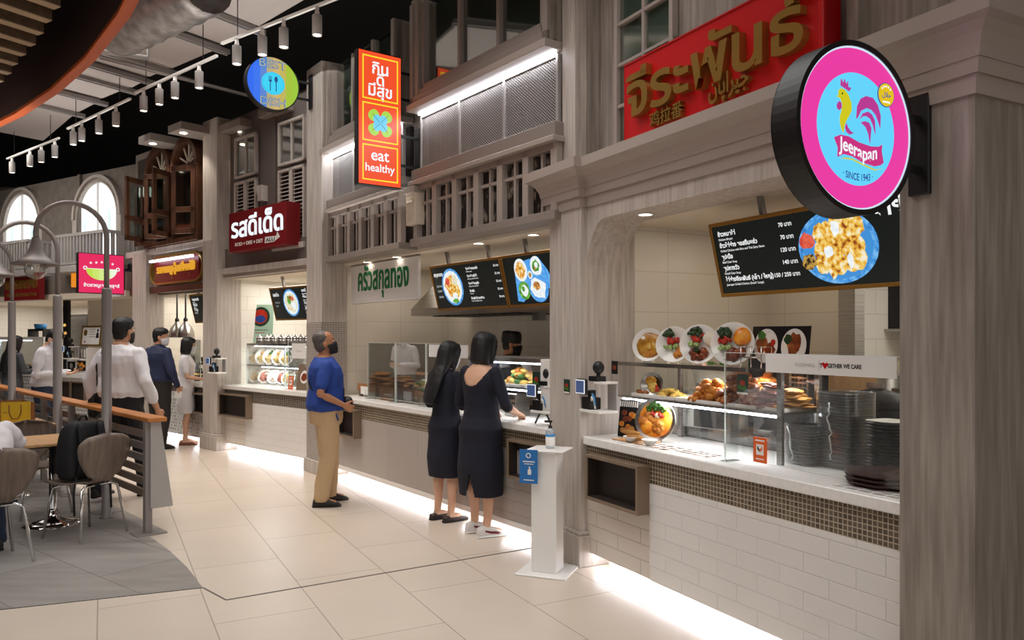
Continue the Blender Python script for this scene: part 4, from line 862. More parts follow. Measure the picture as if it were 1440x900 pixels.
# ================================================================== menu screens
def dish_flat(m, x, z, rx, rz, rim, foods, y=-.004, lit=True, inner=None):
    """a photographed dish on a screen or print"""
    m.disc(x, z, rx, rz, y, y + .002, rim, 32); m.disc(x, z, rx * .88, rz * .88, y - .0008, y, inner or rim, 32)
    for k, (mt, fx, fz, fr, fs) in enumerate(foods):
        rr = random.Random(k * 7 + int(x * 100)); P = [(x + rx * (fx + fr * (1 + .18 * rr.uniform(-1, 1)) * cos(2 * pi * i / 14)), z + rz * (fz + fs * (1 + .18 * rr.uniform(-1, 1)) * sin(2 * pi * i / 14))) for i in range(14)]
        m.prism(P, y - .0012 - .0004 * k, y, mt)
LF = {}
for k, cs in dict(chick=['#8a3d1c', '#e0a02c', '#f3cf6a', '#f3ead4'], soup=['#c5641c', '#eaa63c', '#f2d9a0'], herb=['#2f7a2c', '#7cc04a'], rimb=['#2f78c0', '#4c9be0', '#79b8ec'], pale=['#dfeaf0', '#f7f8f4'], sauce=['#c0302c', '#e4684e'], dip=['#6b3a12', '#c9a04a', '#2a1c0c'], meat2=['#6a2f12', '#b86f2c', '#e4b96c'], noodle2=['#c9d7c9', '#f0ead0', '#d8b27a'], cloth=['#3b8fe0', '#69b2f0']).items():
    LF[k] = 'scr_' + k; MT['scr_' + k] = mottle('screen_picture_' + k, cs, (1, 1, 1), 34, .4, 4, emit=1.0, lo=.34, hi=.64)
L = LF
def menu_screen(F, u0, u1, v, ztop, h, tilt, lab, rows=(), pics=None, head=None, xcol=.1, pcol=.5, rs=.03, z0=.83, dz=.165, group=None):
    t = thing('menu_screen', lab, 'menu screen', F, (u0, v, ztop), tilt=tilt, group=group); w = u1 - u0
    m = MB(); m.box(0, w, .004, .06, -h, 0, 'black'); m.build('housing', t)
    m = MB(); f = .022
    for b in ((-f, w + f, -f - h, -h), (-f, w + f, 0, f), (-f, 0, -h, 0), (w, w + f, -h, 0)): m.box(b[0], b[1], -.008, .062, b[2], b[3], 'gold_d')
    m.build('gold_frame', t, bevel=.003)
    m = MB(); m.box(0, w, -.001, .004, -h, 0, 'screen'); m.build('display', t)
    m = MB()
    for i, (a, b, c) in enumerate(rows):
        z = -h * (1 - z0 + dz * i)
        m.text(a, xcol, z, 'txt', h=rs, y=-.001, d=.001, bold=.035)
        if b: m.text(b, xcol, z - rs * .75, 'txt', h=rs * .52, y=-.001, d=.001, bold=.01)
        if c: m.text(c, pcol, z, 'txt', h=rs * .92, y=-.001, d=.001, al='r', bold=.02)
    if head: m.text(head[0], head[1], head[2], 'txt', h=head[3], y=-.001, d=.001, bold=.035)
    if rows or head: m.build('menu_text', t)
    if pics: m = MB(); pics(m, w, h); m.build('dish_picture', t)
    for x in (w * .2, w * .8): m = MB(); m.box(x - .015, x + .015, .06, .09, -h * .3, .35, 'grey'); m.build('ceiling_bracket', t)
    return t
ru = random.Random(3)
chk = [(L['chick'], -.42 + .23 * (i % 5) + ru.uniform(-.05, .05), -.42 + .42 * (i // 5) + ru.uniform(-.08, .08), ru.uniform(.14, .2), ru.uniform(.26, .36)) for i in range(15)] + [(L['pale'], .05, .5, .1, .2), (L['pale'], -.2, -.1, .12, .16), (L['pale'], .3, -.4, .07, .2), (L['sauce'], -.72, .25, .18, .22), (L['dip'], -.74, -.32, .18, .22)]
dcx = (N.x(1126, .36) + N.x(1238, .36)) / 2 - N.x(1001, .3); drx = (N.x(1238, .36) - N.x(1126, .36)) / 2
menu_screen(N, N.x(1001, .3), 2.6, .3, 2.29, .416, R(13.9), 'large dark menu screen with roast chicken on a blue plate in the near shop',
    [('ข้าวหมกไก่', 'Chicken Biryani', '70 บาท'), ('ข้าวไก่ย่าง ซอสจิ้มแจ่ว', 'Grilled Chicken with Rice and Thai Spicy Sauce', '70 บาท'), ('ซุปเนื้อ', 'Beef Clear Soup', '120 บาท'), ('ซุปหางวัว', 'Oxtail Clear Soup', '140 บาท'), ('ไก่ย่างจีระพันธ์ (เล็ก / ใหญ่)', 'Jeerapan Grilled Chicken (Small / Large)', '150 / 250 บาท')],
    lambda m, w, h: dish_flat(m, dcx, -.21, drx, .195, L['rimb'], chk, inner=sem('plateblue', '#3d8fd6')), ('ไก่ย่าง', N.x(1228, .32) - N.x(1001, .3), -.085, .11), xcol=.04, pcol=N.x(1118, .34) - N.x(1001, .3), rs=.036, z0=.85, dz=.168)
sp = [(L['soup'], -.1, .1, .6, .6), (L['chick'], .2, -.2, .5, .4), (L['pale'], .1, -.5, .25, .2), (L['herb'], .1, -.75, .3, .12), (L['sauce'], -.4, .3, .2, .2), (L['noodle2'], .35, .35, .3, .25)]
menu_screen(M, M.x(606, .3), M.x(701, .3), .3, 2.31, .42, R(13.9), 'dark menu screen with a noodle bowl on a blue plate in the middle shop',
    [('ก๋วยเตี๋ยวราดหน้า', 'Noodle in gravy', '55 บาท'), ('ก๋วยเตี๋ยวคั่วไก่', 'Stir fried noodle with chicken', '55 บาท'), ('ก๋วยเตี๋ยวหมูสับ', 'Noodle with minced pork', '55 บาท'), ('ข้าวผัด', 'Fried rice', '55 บาท'), ('ข้าวผัดกุ้งกระเทียม', 'Fried rice with garlic shrimp', '70 บาท')],
    lambda m, w, h: (dish_flat(m, .34, -.21, .185, .185, L['rimb'], sp, inner=L['pale']), m.text('สกุลทอง', .03, -.09, 'txt', h=.05, y=-.001, d=.001, bold=.03), m.text('RICE AND', .045, -.2, 'txt2', h=.028, y=-.001, d=.001, bold=.02), m.text('CURRY', .045, -.25, 'txt2', h=.028, y=-.001, d=.001, bold=.02), m.text('DISHES', .05, -.31, 'txt2', h=.028, y=-.001, d=.001, bold=.02)), xcol=.63, pcol=1.17, rs=.03, z0=.86, dz=.17)
def tray_pic(m, w, h):
    m.prism([(.12, -.39), (.16, -.06), (.5, -.02), (.6, -.14), (.66, -.28), (.58, -.3), (.5, -.2), (.2, -.4)], -.003, -.001, L['cloth'])
    dish_flat(m, .24, -.12, .09, .1, L['pale'], [(L['soup'], 0, 0, .7, .7), (L['chick'], .2, .2, .4, .4)]); dish_flat(m, .46, -.1, .075, .085, L['pale'], [(L['herb'], 0, 0, .6, .6), (L['pale'], .1, .1, .3, .3), (L['dip'], -.3, -.2, .2, .2)])
    dish_flat(m, .44, -.29, .13, .12, L['cloth'], [(L['pale'], 0, 0, .8, .8), (L['meat2'], -.1, .2, .35, .3)]); dish_flat(m, .24, -.3, .08, .08, L['herb'], [(L['pale'], .1, 0, .6, .6), (L['herb'], -.1, .2, .3, .3)]); dish_flat(m, .36, -.17, .03, .035, L['pale'], [(L['dip'], 0, 0, .6, .6)])
menu_screen(M, M.x(706, .3), .5, .3, 2.31, .42, R(13.9), 'dark menu screen with dishes on a blue cloth in the middle shop', [('ข้าวแกง', 'Rice with curry', ''), ('ข้าวราด', 'Rice topped', ''), ('แกงเขียว', 'Green curry', '')], tray_pic, xcol=.74, rs=.03, z0=.86, dz=.2)
bp = [(L['noodle2'], 0, 0, .75, .75), (L['herb'], -.2, .2, .25, .3), (L['pale'], .3, -.2, .3, .3), (L['meat2'], .05, .35, .25, .2), (L['sauce'], .3, .3, .15, .15)]
menu_screen(S3, S3.x(380, .3), S3.x(452, .3), .3, 2.27, .42, R(13.9), 'dark menu screen with a soup bowl in the third shop', [('บะหมี่', 'Egg noodle', ''), ('เย็นตาโฟ', 'Pink noodle', ''), ('ต้มยำ', 'Tom yum', ''), ('เกี๊ยวปลา', 'Fish wonton', '')], lambda m, w, h: (dish_flat(m, .47, -.2, .19, .185, L['rimb'], bp, inner=L['pale']), m.text('รสเด็ด', .04, -.1, 'txt', h=.06, y=-.001, d=.001, bold=.03), m.text('NOODLE', .06, -.2, 'txt2', h=.03, y=-.001, d=.001), m.text('SOUP', .06, -.25, 'txt2', h=.03, y=-.001, d=.001)), xcol=.78, rs=.05, z0=.86, dz=.2)
menu_screen(S4, S4.x(267, .25), S4.x(300, .25), .25, 2.26, .42, R(13.9), 'dark menu screen partly hidden by the pillar in the dark shutters shop', [('เมนูแนะนำ', 'Menu', ''), ('หมูตุ๋น', 'Pork', ''), ('ไก่ตุ๋น', 'Chicken', '')], lambda m, w, h: dish_flat(m, .5, -.2, .12, .17, L['rimb'], sp, inner=L['pale']), xcol=.05, rs=.055, z0=.82, dz=.2)
# ================================================================== food and things on the counters
def lump(rx, ry, rz, mt, seed, nu=12, nv=8, amp=.25, fq=2.2):
    m = MB(); m.ell((0, 0, 0), (rx, ry, rz), mt, nu, nv); q = V((seed * 3.1, seed * 1.7, 0))
    m.v = [tuple(V(p) * (1 + amp * noise.noise(V((p[0] / rx, p[1] / ry, p[2] / rz)) * fq * .6 + q))) for p in m.v]; return m
def heap(F, name, label, cat, group, meshes, u0, u1, v0, v1, z, n, top, seed=1, stand=.35, zr=.012):
    """countable pieces piled up: every piece is a thing of its own"""
    rr = random.Random(seed); first = []
    for i in range(n):
        f = (i + .5) / n; k = math.sqrt(max(0, 1 - f * .92)); a = rr.uniform(0, 2 * pi); r = math.sqrt(rr.random()) * k
        u, v = (u0 + u1) / 2 + (u1 - u0) / 2 * r * cos(a), (v0 + v1) / 2 + (v1 - v0) / 2 * r * sin(a); zz = z + zr + (top - zr) * f * max(.15, 1 - r * .75)
        j = i % len(meshes)
        if i < len(meshes): o = meshes[j].build(name); first.append(o)
        else: o = first[j].copy(); C.objects.link(o)
        tag(o, label, cat, group); o.location = F.w(u, v, zz); o.rotation_euler = (rr.uniform(-stand, stand), rr.uniform(-stand, stand), F.a + rr.uniform(0, 6.28))
def plate_mb(r, mt='china', n=28, deep=.03):
    m = MB(); m.lathe([(.001, 0), (r * .6, 0), (r * .97, deep), (r, deep), (r * .99, deep - .006), (r * .62, -.006), (.001, -.006)], mt, n, axis='y'); return m
def display_plate(F, u, v, z, r, foods, label, lean=R(-12), yaw=0.0, rim='china', group=None, name='display_plate'):
    """sample dish standing upright on a little rest"""
    t = thing(name, label, 'sample dish', F, (u, v, z), yaw, group, lean); m = plate_mb(r, rim); m.v = [(a, b, c + r) for a, b, c in m.v]; m.build('plate', t)
    for k, (mt, x, zz, rx, rz, th) in enumerate(foods):
        q = random.Random(k * 31 + int(r * 1000)); m = MB(); many = mt not in ('broth', 'egg', 'rice', 'curry'); n = 9 if many else 1
        if not many: m = lump(rx * r, th, rz * r, mt, k + r * 50, 16, 8, .12)
        else:
            for i in range(n):
                w, g = math.sqrt(q.random()) * .68, q.uniform(0, 6.28); s2 = q.uniform(.34, .52); l = lump(rx * r * s2 * q.uniform(.8, 1.4), th * q.uniform(.6, 1.1), rz * r * s2 * q.uniform(.8, 1.4), mt, i + k * 3 + r * 40, 9, 6, .4); ro = q.uniform(0, 3)
                m.add([(rx * r * w * cos(g) + p[0] * cos(ro) - p[2] * sin(ro), p[1] - q.uniform(0, .004), rz * r * w * sin(g) + p[0] * sin(ro) + p[2] * cos(ro)) for p in l.v], l.f, mt, True)
        m.build({'leaf': 'greens', 'leaf_d': 'greens', 'tomato': 'tomato', 'cuke': 'cucumber_slice', 'egg': 'egg', 'rice': 'rice', 'broth': 'broth', 'noodle': 'noodles'}.get(mt, 'topping'), t, (x * r, -.012 - th * .2, r + zz * r))
    m = MB(); m.prism([(-.05, -.002), (.05, -.002), (.035, .05), (-.035, .05)], .012, .018, 'white'); m.box(-.04, -.03, -.03, .04, 0, .012, 'white'); m.box(.03, .04, -.03, .04, 0, .012, 'white'); m.build('rest', t); return t
def card(F, u, v, z, w, h, face, label, lean=0.0, yaw=0.0, draw=None, cat='card', name='sign_card', th=.004, group=None):
    t = thing(name, label, cat, F, (u, v, z), yaw, group, lean); m = MB(); m.box(-w / 2, w / 2, 0, th, 0, h, face); m.build('board', t)
    if draw: m = MB(); draw(m, w, h); m.build('print', t)
    return t
# ---------------- near shop: glass display case
zs1, zs2 = 1.425, 1.2; u0, u1 = -.1, 1.42
t = thing('display_case', 'steel and glass food display case on the near counter', 'display case', N, (0, 0, 0))
m = MB(); m.box(u0, u1, .26, .56, zs1, zs1 + .012, 'clear'); m.box(u0, u1 - .26, .25, .27, zs1 - .012, zs1 + .014, 'steel'); m.build('top_shelf', t)
m = MB(); m.box(u0, u1, .25, .56, zs2 - .012, zs2, 'steel'); m.build('middle_shelf', t)
m = MB(); m.box(u0 + .05, u1 - .02, .255, .275, zs2 - .03, zs2 - .018, 'led'); m.build('led_strip', t)
for uu, vv, zt in ((u1, .25, 1.46), (u1, .54, 1.44), (u0 + .34, .54, 1.44)): m = MB(); m.box(uu - .018, uu + .018, vv - .012, vv + .012, .918, zt, 'steel'); m.build('post', t, bevel=.002)
m = MB(); m.box(u0, u1, .57, .575, .93, zs1, 'clear'); m.build('rear_glass', t)
l = area(N.w(.7, .27, 1.16), (0, 0, N.a), 1.3, .03, 4, (1, 1, 1), 'case_led'); l2 = area(N.w(1.1, .41, 1.38), (0, 0, N.a), 1.3, .03, 4, (1, 1, 1), 'case_led')
dishes = [(912, .115, [('broth', 0, 0, .78, .78, .012), ('egg', -.35, .4, .2, .16, .012), ('noodle', .15, -.05, .4, .3, .014), ('fry', .1, -.5, .35, .2, .016)], 'sample bowl of curry noodle soup, first from the left on the top shelf'),
          (947, .12, [('leaf_d', -.2, .62, .42, .3, .02), ('tomato', -.1, .25, .4, .18, .02), ('cuke', -.45, -.1, .16, .13, .016), ('cuke', -.15, -.15, .16, .13, .016), ('cuke', .1, -.08, .16, .13, .016), ('fry', .35, -.4, .4, .34, .022)], 'sample plate with cucumber and fried strips, second on the top shelf'),
          (983, .125, [('leaf_d', -.2, .62, .42, .3, .02), ('tomato', -.15, .3, .4, .18, .02), ('rice', .5, .3, .36, .36, .025), ('cuke', -.45, .02, .16, .15, .016), ('cuke', -.15, -.02, .16, .15, .016), ('meat', 0, -.45, .5, .35, .025), ('leaf_d', -.1, -.3, .22, .15, .03)], 'sample plate with rice dome and dark meat, third on the top shelf'),
          (1030, .13, [('leaf_d', -.35, .55, .4, .28, .02), ('tomato', -.4, .18, .4, .18, .02), ('curry', .4, .35, .42, .42, .025), ('cuke', -.5, -.15, .16, .15, .016), ('cuke', -.2, -.15, .16, .15, .016), ('meat', .15, -.5, .55, .36, .025)], 'sample plate with yellow rice dome and roast, fourth on the top shelf')]
for px, r, fd, lab in dishes: display_plate(N, N.x(px, .38), .38, zs1 + .013, r * 1.04, fd, lab, yaw=R(32), group='sample dishes on the top shelf')
# print with two dishes
ub = N.x(1097, .5)
def two(m, w, h):
    for s, rim, fd in ((-1, 'china', [('grill', -.3, .1, .5, .5), ('meat', .4, -.2, .4, .4), ('egg', .3, .5, .25, .25), ('leaf', -.4, .6, .35, .25), ('tomato', .6, .2, .2, .2)]), (1, 'china', [('grill', 0, .1, .5, .7), ('meat', .3, .2, .3, .5), ('leaf_d', -.5, .4, .3, .3)])):
        dish_flat(m, s * w * .24, h * .52, w * .21, h * .42, rim, fd, y=-.002)
    m.disc(w * .06, h * .1, .03, .026, -.006, -.003, 'orange_c', 12); m.text('HIT', w * .06, h * .07, 'yellow', w=.04, y=-.006, d=.001, al='c', bold=.04)
card(N, ub, .48, zs1 + .012, .40, .245, 'dark', 'landscape print of two dishes on dark ground, right end of the top shelf', R(-8), .12, two, 'print')
card(N, N.x(1150, .8), 1.68, 1.33, .14, .2, 'paper', 'small white notice on the kitchen wall right of the dish print', 0, 0, lambda m, w, h: [m.box(-w * .4, w * .35, -.001, 0, h * (.15 + .1 * i), h * (.18 + .1 * i), 'lgrey') for i in range(7)], 'notice')
# wire rack with a green card
t = thing('wire_rack', 'small wire rack on the display case top', 'wire rack', N, (N.x(1056, .3), .3, zs1 + .013)); m = MB()
for x in (-.08, 0, .08): m.tube([(x, 0, 0), (x, 0, .12), (x, .08, .12), (x, .08, 0)], .004, 'chrome', 6)
m.tube([(-.08, 0, .06), (.08, 0, .06)], .004, 'chrome', 6); m.build('wires', t)
def greenprint(m, w, h): m.disc(.0, h * .55, w * .25, h * .16, -.001, 0, 'tomato', 10); m.disc(-w * .15, h * .35, w * .25, h * .14, -.002, 0, 'leaf', 10); m.disc(w * .2, h * .3, w * .2, h * .12, -.002, 0, 'leaf', 10); m.box(-w / 2, w / 2, -.001, 0, 0, h * .1, 'paper')
card(N, N.x(1044, .2), .2, 1.29, .085, .115, 'green_k', 'dark green card with red flower hanging on the display case glass', 0, 0, greenprint)
card(N, N.x(797, -.06), -.062, 1.21, .075, .1, 'green_k', 'dark green card with red flower stuck on the pillar', 0, 0, greenprint); card(N, N.x(864, .1), .1, 1.36, .07, .09, 'dark', 'dark card standing on the upper shelf of the card reader bracket', 0, 0, lambda m, w, h: m.disc(0, h * .5, w * .3, h * .2, -.001, 0, 'meat', 10))
# round mirror-like plate leaning at the left of the middle shelf
display_plate(N, N.x(914, .34), .36, zs2, .085, [('noodle', .1, -.2, .6, .5, .01), ('tomato', .45, -.3, .22, .3, .012), ('broth', -.2, .3, .5, .4, .008)], 'sample dish in a shiny steel plate leaning at the left end of the middle shelf', R(-14), .5, 'steel', 'leaning sample dishes')
# trays and fried food
def food_tray(F, u0, u1, v0, v1, z, lab, mt='steel', group='food trays in the near display case', rim=.022):
    t = thing('food_tray', lab, 'tray', F, ((u0 + u1) / 2, (v0 + v1) / 2, z), 0, group); a, b = (u1 - u0) / 2, (v1 - v0) / 2
    m = MB(); m.box(-a, a, -b, b, 0, .004, mt); m.box(-a, a, -b, -b + .006, 0, rim, mt); m.box(-a, a, b - .006, b, 0, rim, mt); m.box(-a, -a + .006, -b, b, 0, rim, mt); m.box(a - .006, a, -b, b, 0, rim, mt); m.build('pan', t, bevel=.002); return t
X = lambda px: N.x(px, .36)
food_tray(N, X(900), X(962), .28, .52, zs2, 'left white tray of chips in the near display case', 'white'); food_tray(N, X(963), X(1032), .28, .52, zs2, 'middle white tray of golden fried chicken in the near display case', 'white'); food_tray(N, X(1033), X(1078), .28, .52, zs2, 'white tray of dark roast chicken in the near display case', 'white'); food_tray(N, X(1080), 1.40, .28, .54, zs2, 'right white tray of flat grilled cutlets in the near display case', 'white')
FR = [lump(.035, .028, .022, 'fry', s) for s in (1, 2, 3)]; GR = [lump(.05, .036, .024, 'grill', s, amp=.3) for s in (4, 5)]; CH = [lump(.04, .015, .012, 'noodle', s) for s in (7, 8)]; CT = [lump(.06, .04, .011, 'meat', s, amp=.15) for s in (9, 10)]
CF = [lump(.06, .042, .010, 'bread', s, amp=.15) for s in (11, 12)]
heap(N, 'potato_wedge', 'fried yellow wedge in the left tray of the near display case', 'wedge', 'wedges in the left tray', CH, X(915), X(958), .31, .48, zs2 + .004, 26, .055, 2)
t = N.w(X(908), .33, zs2 + .03); o = lump(.07, .022, .02, 'grill', 20).build('roast_drumstick', None, t, (0, 0, N.a)); tag(o, 'brown roast drumstick lying at the left end of the middle shelf', 'drumstick')
heap(N, 'fried_chicken', 'golden fried chicken piece in the middle tray of the near display case', 'fried chicken', 'golden fried chicken pieces', FR, X(963), X(1032), .29, .5, zs2 + .004, 80, .15, 3)
heap(N, 'roast_chicken', 'dark roast chicken piece in the third tray of the near display case', 'roast chicken', 'dark roast chicken pieces', GR, X(1004), X(1080), .29, .44, zs2 + .004, 70, .2, 4)
heap(N, 'fried_chicken', 'golden fried piece behind the dark roast chicken', 'fried chicken', 'golden pieces behind the roast chicken', FR, X(1035), X(1085), .42, .53, zs2 + .004, 56, .19, 5)
heap(N, 'grilled_cutlet', 'brown flat cutlet in the right tray of the near display case', 'cutlet', 'brown flat cutlets', CT, X(1066), 1.30, .30, .5, zs2 + .004, 44, .16, 6, .2); heap(N, 'grilled_cutlet', 'pale flat cutlet in the right tray of the near display case', 'cutlet', 'pale flat cutlets', CF, X(1095), 1.44, .32, .52, zs2 + .004, 44, .13, 8, .2)
# big curry sample, snack book and dishes at the counter's left end
display_plate(N, N.x(917, .2), .22, .919, .145, [('curry', 0, 0, .85, .85, .015), ('leaf', .0, .62, .35, .25, .03), ('leaf', -.3, .5, .2, .2, .03), ('leaf', .32, .5, .2, .2, .03), ('tomato', -.1, .25, .18, .14, .03), ('tomato', .3, .22, .2, .14, .03), ('rice', .1, .18, .15, .14, .03), ('fry', -.4, .0, .4, .4, .03), ('fry', .25, -.35, .42, .38, .045), ('curry', -.35, -.3, .35, .4, .03)], 'large sample bowl of orange curry with fried cutlet on the near counter', R(-14), .5, 'steel')
t = thing('snack_pack', 'dark printed snack pack standing beside the orange curry bowl', 'snack pack', N, (N.x(878, .18), .2, .919), .3, None, R(-8)); m = MB(); m.box(-.085, .085, 0, .02, 0, .26, 'dark'); m.build('pack', t, bevel=.005)
m = MB(); [m.box(-.08 + .018 * i, -.07 + .018 * i, -.002, 0, .21, .25, 'white') for i in range(9)]; rr = random.Random(4); [m.disc(rr.uniform(-.06, .06), rr.uniform(.03, .18), .022, .02, -.002 - .0003 * i, 0, ('bread', 'meat', 'fry')[i % 3], 9) for i in range(16)]; m.build('print', t)
for k, (px, v, lab) in enumerate(((888, .1, 'upper'), (893, .07, 'lower'))): o = lump(.085, .02, .018, 'bread', 30 + k).build('bread_stick', None, N.w(N.x(px, v), v, .955 + .02 * (1 - k)), (0, 0, N.a + .15)); tag(o, f'toasted bread stick, {lab} of two by the curry bowl', 'bread stick')
t = thing('bamboo_board', 'thin bamboo board under the dishes at the left end of the near counter', 'board', N, (N.x(890, .1), .1, .918)); m = MB(); m.box(-.16, .14, -.06, .12, 0, .008, 'oak'); m.build('board', t, bevel=.003)
for px, v, lab in ((888, .06, 'boat shaped white sauce dish left of the other, before the snack pack'), (914, .07, 'white sauce dish right of the other, before the curry bowl')):
    t = thing('sauce_dish', lab, 'dish', N, (N.x(px, v), v, .926), 0, 'white sauce dishes'); m = MB(); m.lathe([(.001, 0), (.025, 0), (.05, .035), (.053, .035), (.047, .03), (.022, .006), (.001, .006)], 'china', 24, sx=1.2); m.build('dish', t); m = MB(); m.lathe([(.001, .02), (.036, .02), (.036, .024), (.001, .024)], 'rice', 16, sx=1.2); m.build('sauce', t)
# laminated mats
MT['menumat'] = mottle('printed_menu_mat', ['#2b2523', '#8f6a50', '#d8cfc6'], (1, 1, 1), 16, .2, 4, lo=.4, hi=.62)
def mat_sheet(F, u0, u1, v0, v1, z, lab, mt='menumat', grid=True):
    t = thing('menu_mat', lab, 'menu mat', F, ((u0 + u1) / 2, (v0 + v1) / 2, z)); a, b = (u1 - u0) / 2, (v1 - v0) / 2; m = MB(); m.box(-a, a, -b, b, 0, .003, 'paper'); m.build('sheet', t); m = MB()
    for i in range(6):
        for j in range(3): x, y = -a + 2 * a * (i + .12) / 6, -b + 2 * b * (j + .12) / 3; m.box(x, x + a * .26, y, y + b * .45, .003, .004, mt)
    m.build('print', t)
mat_sheet(N, .2, .72, .02, .2, .918, 'long laminated picture mat lying before the orange curry bowl'); mat_sheet(N, .74, 1.05, .06, .2, .918, 'smaller dark picture mat lying left of the orange payment card')
mat_sheet(N, 1.95, 2.38, -.0, .14, .918, 'white printed mat lying on the near counter by the near pillar', 'lgrey')
# sneeze guards
def guard(F, u0, u1, v, z0, z1, lab, banner=None):
    t = thing('sneeze_guard', lab, 'sneeze guard', F, (u0, v, z0), 0, 'clear acrylic sneeze guards'); w, h = u1 - u0, z1 - z0
    m = MB(); m.box(0, w, 0, .006, .02, h, 'clear'); m.build('sheet', t)
    MT.setdefault('edgel', mat('polished_acrylic_edge', '#e4ece8', .2)); m = MB(); m.box(-.002, .002, -.001, .007, 0, h, 'edgel'); m.box(w - .002, w + .002, -.001, .007, 0, h, 'edgel'); m.box(0, w, -.001, .007, h - .003, h, 'edgel'); m.build('edge', t)
    for x in (.04, w - .04): m = MB(); m.box(x - .004, x + .004, -.05, .06, 0, .1, 'clear'); m.box(x - .03, x + .03, -.05, .06, 0, .004, 'clear'); m.build('foot', t)
    if banner: m = MB(); m.box(banner[0], banner[1], -.004, -.001, banner[2] - z0, banner[3] - z0, 'gloss'); m.build('banner', t)
    return t
ba, bb = N.x(1077.5, .1) - 1.15, N.x(1262, .1) - 1.15
t = guard(N, 1.15, 2.38, .1, .92, 1.53, 'clear acrylic guard with a white FOODHALL banner on the near counter', (ba, bb, 1.431, 1.527))
m = MB(); zt = 1.468 - .92; m.text('FOODHALL', ba + (bb - ba) * .26, zt, 'lgrey', w=.125, y=-.004, d=.001); m.box(ba + (bb - ba) * .45, ba + (bb - ba) * .452, -.005, -.004, zt - .02, zt + .035, 'lgrey'); m.text('T', ba + .352, zt, 'dark', h=.028, y=-.004, d=.001, bold=.03); m.text('GETHER WE CARE', ba + .40, zt, 'dark', w=.19, h=.028, y=-.004, d=.001, bold=.03)
hx, hz = ba + .384, zt + .01; m.prism([(hx, hz - .018), (hx + .018, hz + .004), (hx + .014, hz + .016), (hx, hz + .009), (hx - .014, hz + .016), (hx - .018, hz + .004)], -.005, -.004, 'red'); m.build('banner_lettering', t)
def pay(m, w, h): m.prism([(-w * .28, h * .3), (w * .28, h * .3), (w * .28, h * .72), (-w * .28, h * .72)], -.001, 0, 'paper'); m.prism([(-w * .18, h * .66), (0, h * .5), (0, h * .42), (-w * .18, h * .52)], -.002, 0, 'dark'); m.prism([(w * .18, h * .66), (0, h * .5), (0, h * .42), (w * .18, h * .52)], -.002, 0, 'orange_c'); m.box(-w * .35, w * .35, -.001, 0, h * .84, h * .9, 'paper'); m.box(-w * .3, w * .3, -.001, 0, h * .12, h * .16, 'paper')
card(N, N.x(1069, .09), .088, .945, .095, .135, 'orange_c', 'orange payment card on the acrylic guard in front of the plate stacks', 0, 0, pay)
# plate stacks
def square_plate(a, h=.016, mt='blackware'):
    m = MB(); R_ = []
    for s, z in ((.62, 0), (.95, h * .75), (1, h), (.97, h), (.9, h * .75), (.6, h * .25)):
        R_.append([(a * s * (abs(cos(q)) ** .35) * (1 if cos(q) > 0 else -1), a * s * (abs(sin(q)) ** .35) * (1 if sin(q) > 0 else -1), z) for q in [2 * pi * (i + .5) / 24 for i in range(24)]])
    m.loft(R_, mt); return m
def stack(F, u, v, z, n, a, lab, grp, wrap=True, pitch=.0165, yaw=0):
    first = None; rr = random.Random(n)
    for i in range(n):
        if first is None: o = first = square_plate(a).build('square_plate')
        else: o = first.copy(); C.objects.link(o)
        tag(o, lab, 'plate', grp); o.location = F.w(u + rr.uniform(-.003, .003), v + rr.uniform(-.003, .003), z + pitch * i); o.rotation_euler = (0, 0, F.a + yaw + rr.uniform(-.03, .03))
    if wrap:
        m = MB(); h = pitch * n + .008; e = a * 1.03; rg = []
        for z2 in (0, h * .3, h * .65, h): rg.append([(e * (abs(cos(q)) ** .35) * (1 if cos(q) > 0 else -1), e * (abs(sin(q)) ** .35) * (1 if sin(q) > 0 else -1), z2) for q in [2 * pi * (i + .5) / 24 for i in range(24)]])
        m.loft(rg, 'wrap', True, False); t = solo(m, 'cling_film', 'clear cling film wrapped around the ' + grp, 'cling film', F, (u, v, z), yaw)
        MT.setdefault('crease', glass('film_crease', '#ffffff', .2, .2, .75)); rr = random.Random(n + 5); m = MB(); x, zz = rr.uniform(-.03, .03), h * .12; P = [(x, -e - .003, zz)]
        while zz < h * .85: zz += .02; x += rr.uniform(-.02, .02); P.append((x, -e - .003, zz))
        m.tube(P, [.002 + .004 * rr.random() for _ in P], 'crease', 6); o = m.build('crease', t)
uA, zA = N.p(1136, 612, .42); stack(N, uA, .42, .919, 13, .095, 'black square plate in the short wrapped stack by the steel post', 'short stack of black plates')
uB, zB = N.p(1186, 567, .5); stack(N, uB, .52, .919, 24, .115, 'black square plate in the tall wrapped stack on the near counter', 'tall stack of black plates')
uC, zC = N.p(1240, 600, .5); stack(N, uC + .05, .5, .919, 16, .10, 'black square plate in the stack right of the tall one', 'right stack of black plates', False)
o = square_plate(.095, .012, 'white').build('square_plate', None, N.w(uC + .05, .5, .919 + .0165 * 16), (0, 0, N.a)); tag(o, 'white square lid plate on top of the right black stack', 'plate')
for i in range(3): m = MB(); m.lathe([(.001, 0), (.15, 0), (.185, .025), (.19, .025), (.155, -.002 + .004), (.001, .004)], 'tray', 8); o = solo(m, 'serving_tray', 'brown octagonal tray in the short pile by the near pillar', 'tray', N, (N.x(1250, .26), .24, .919 + .02 * i), R(22.5), 'brown octagonal trays')
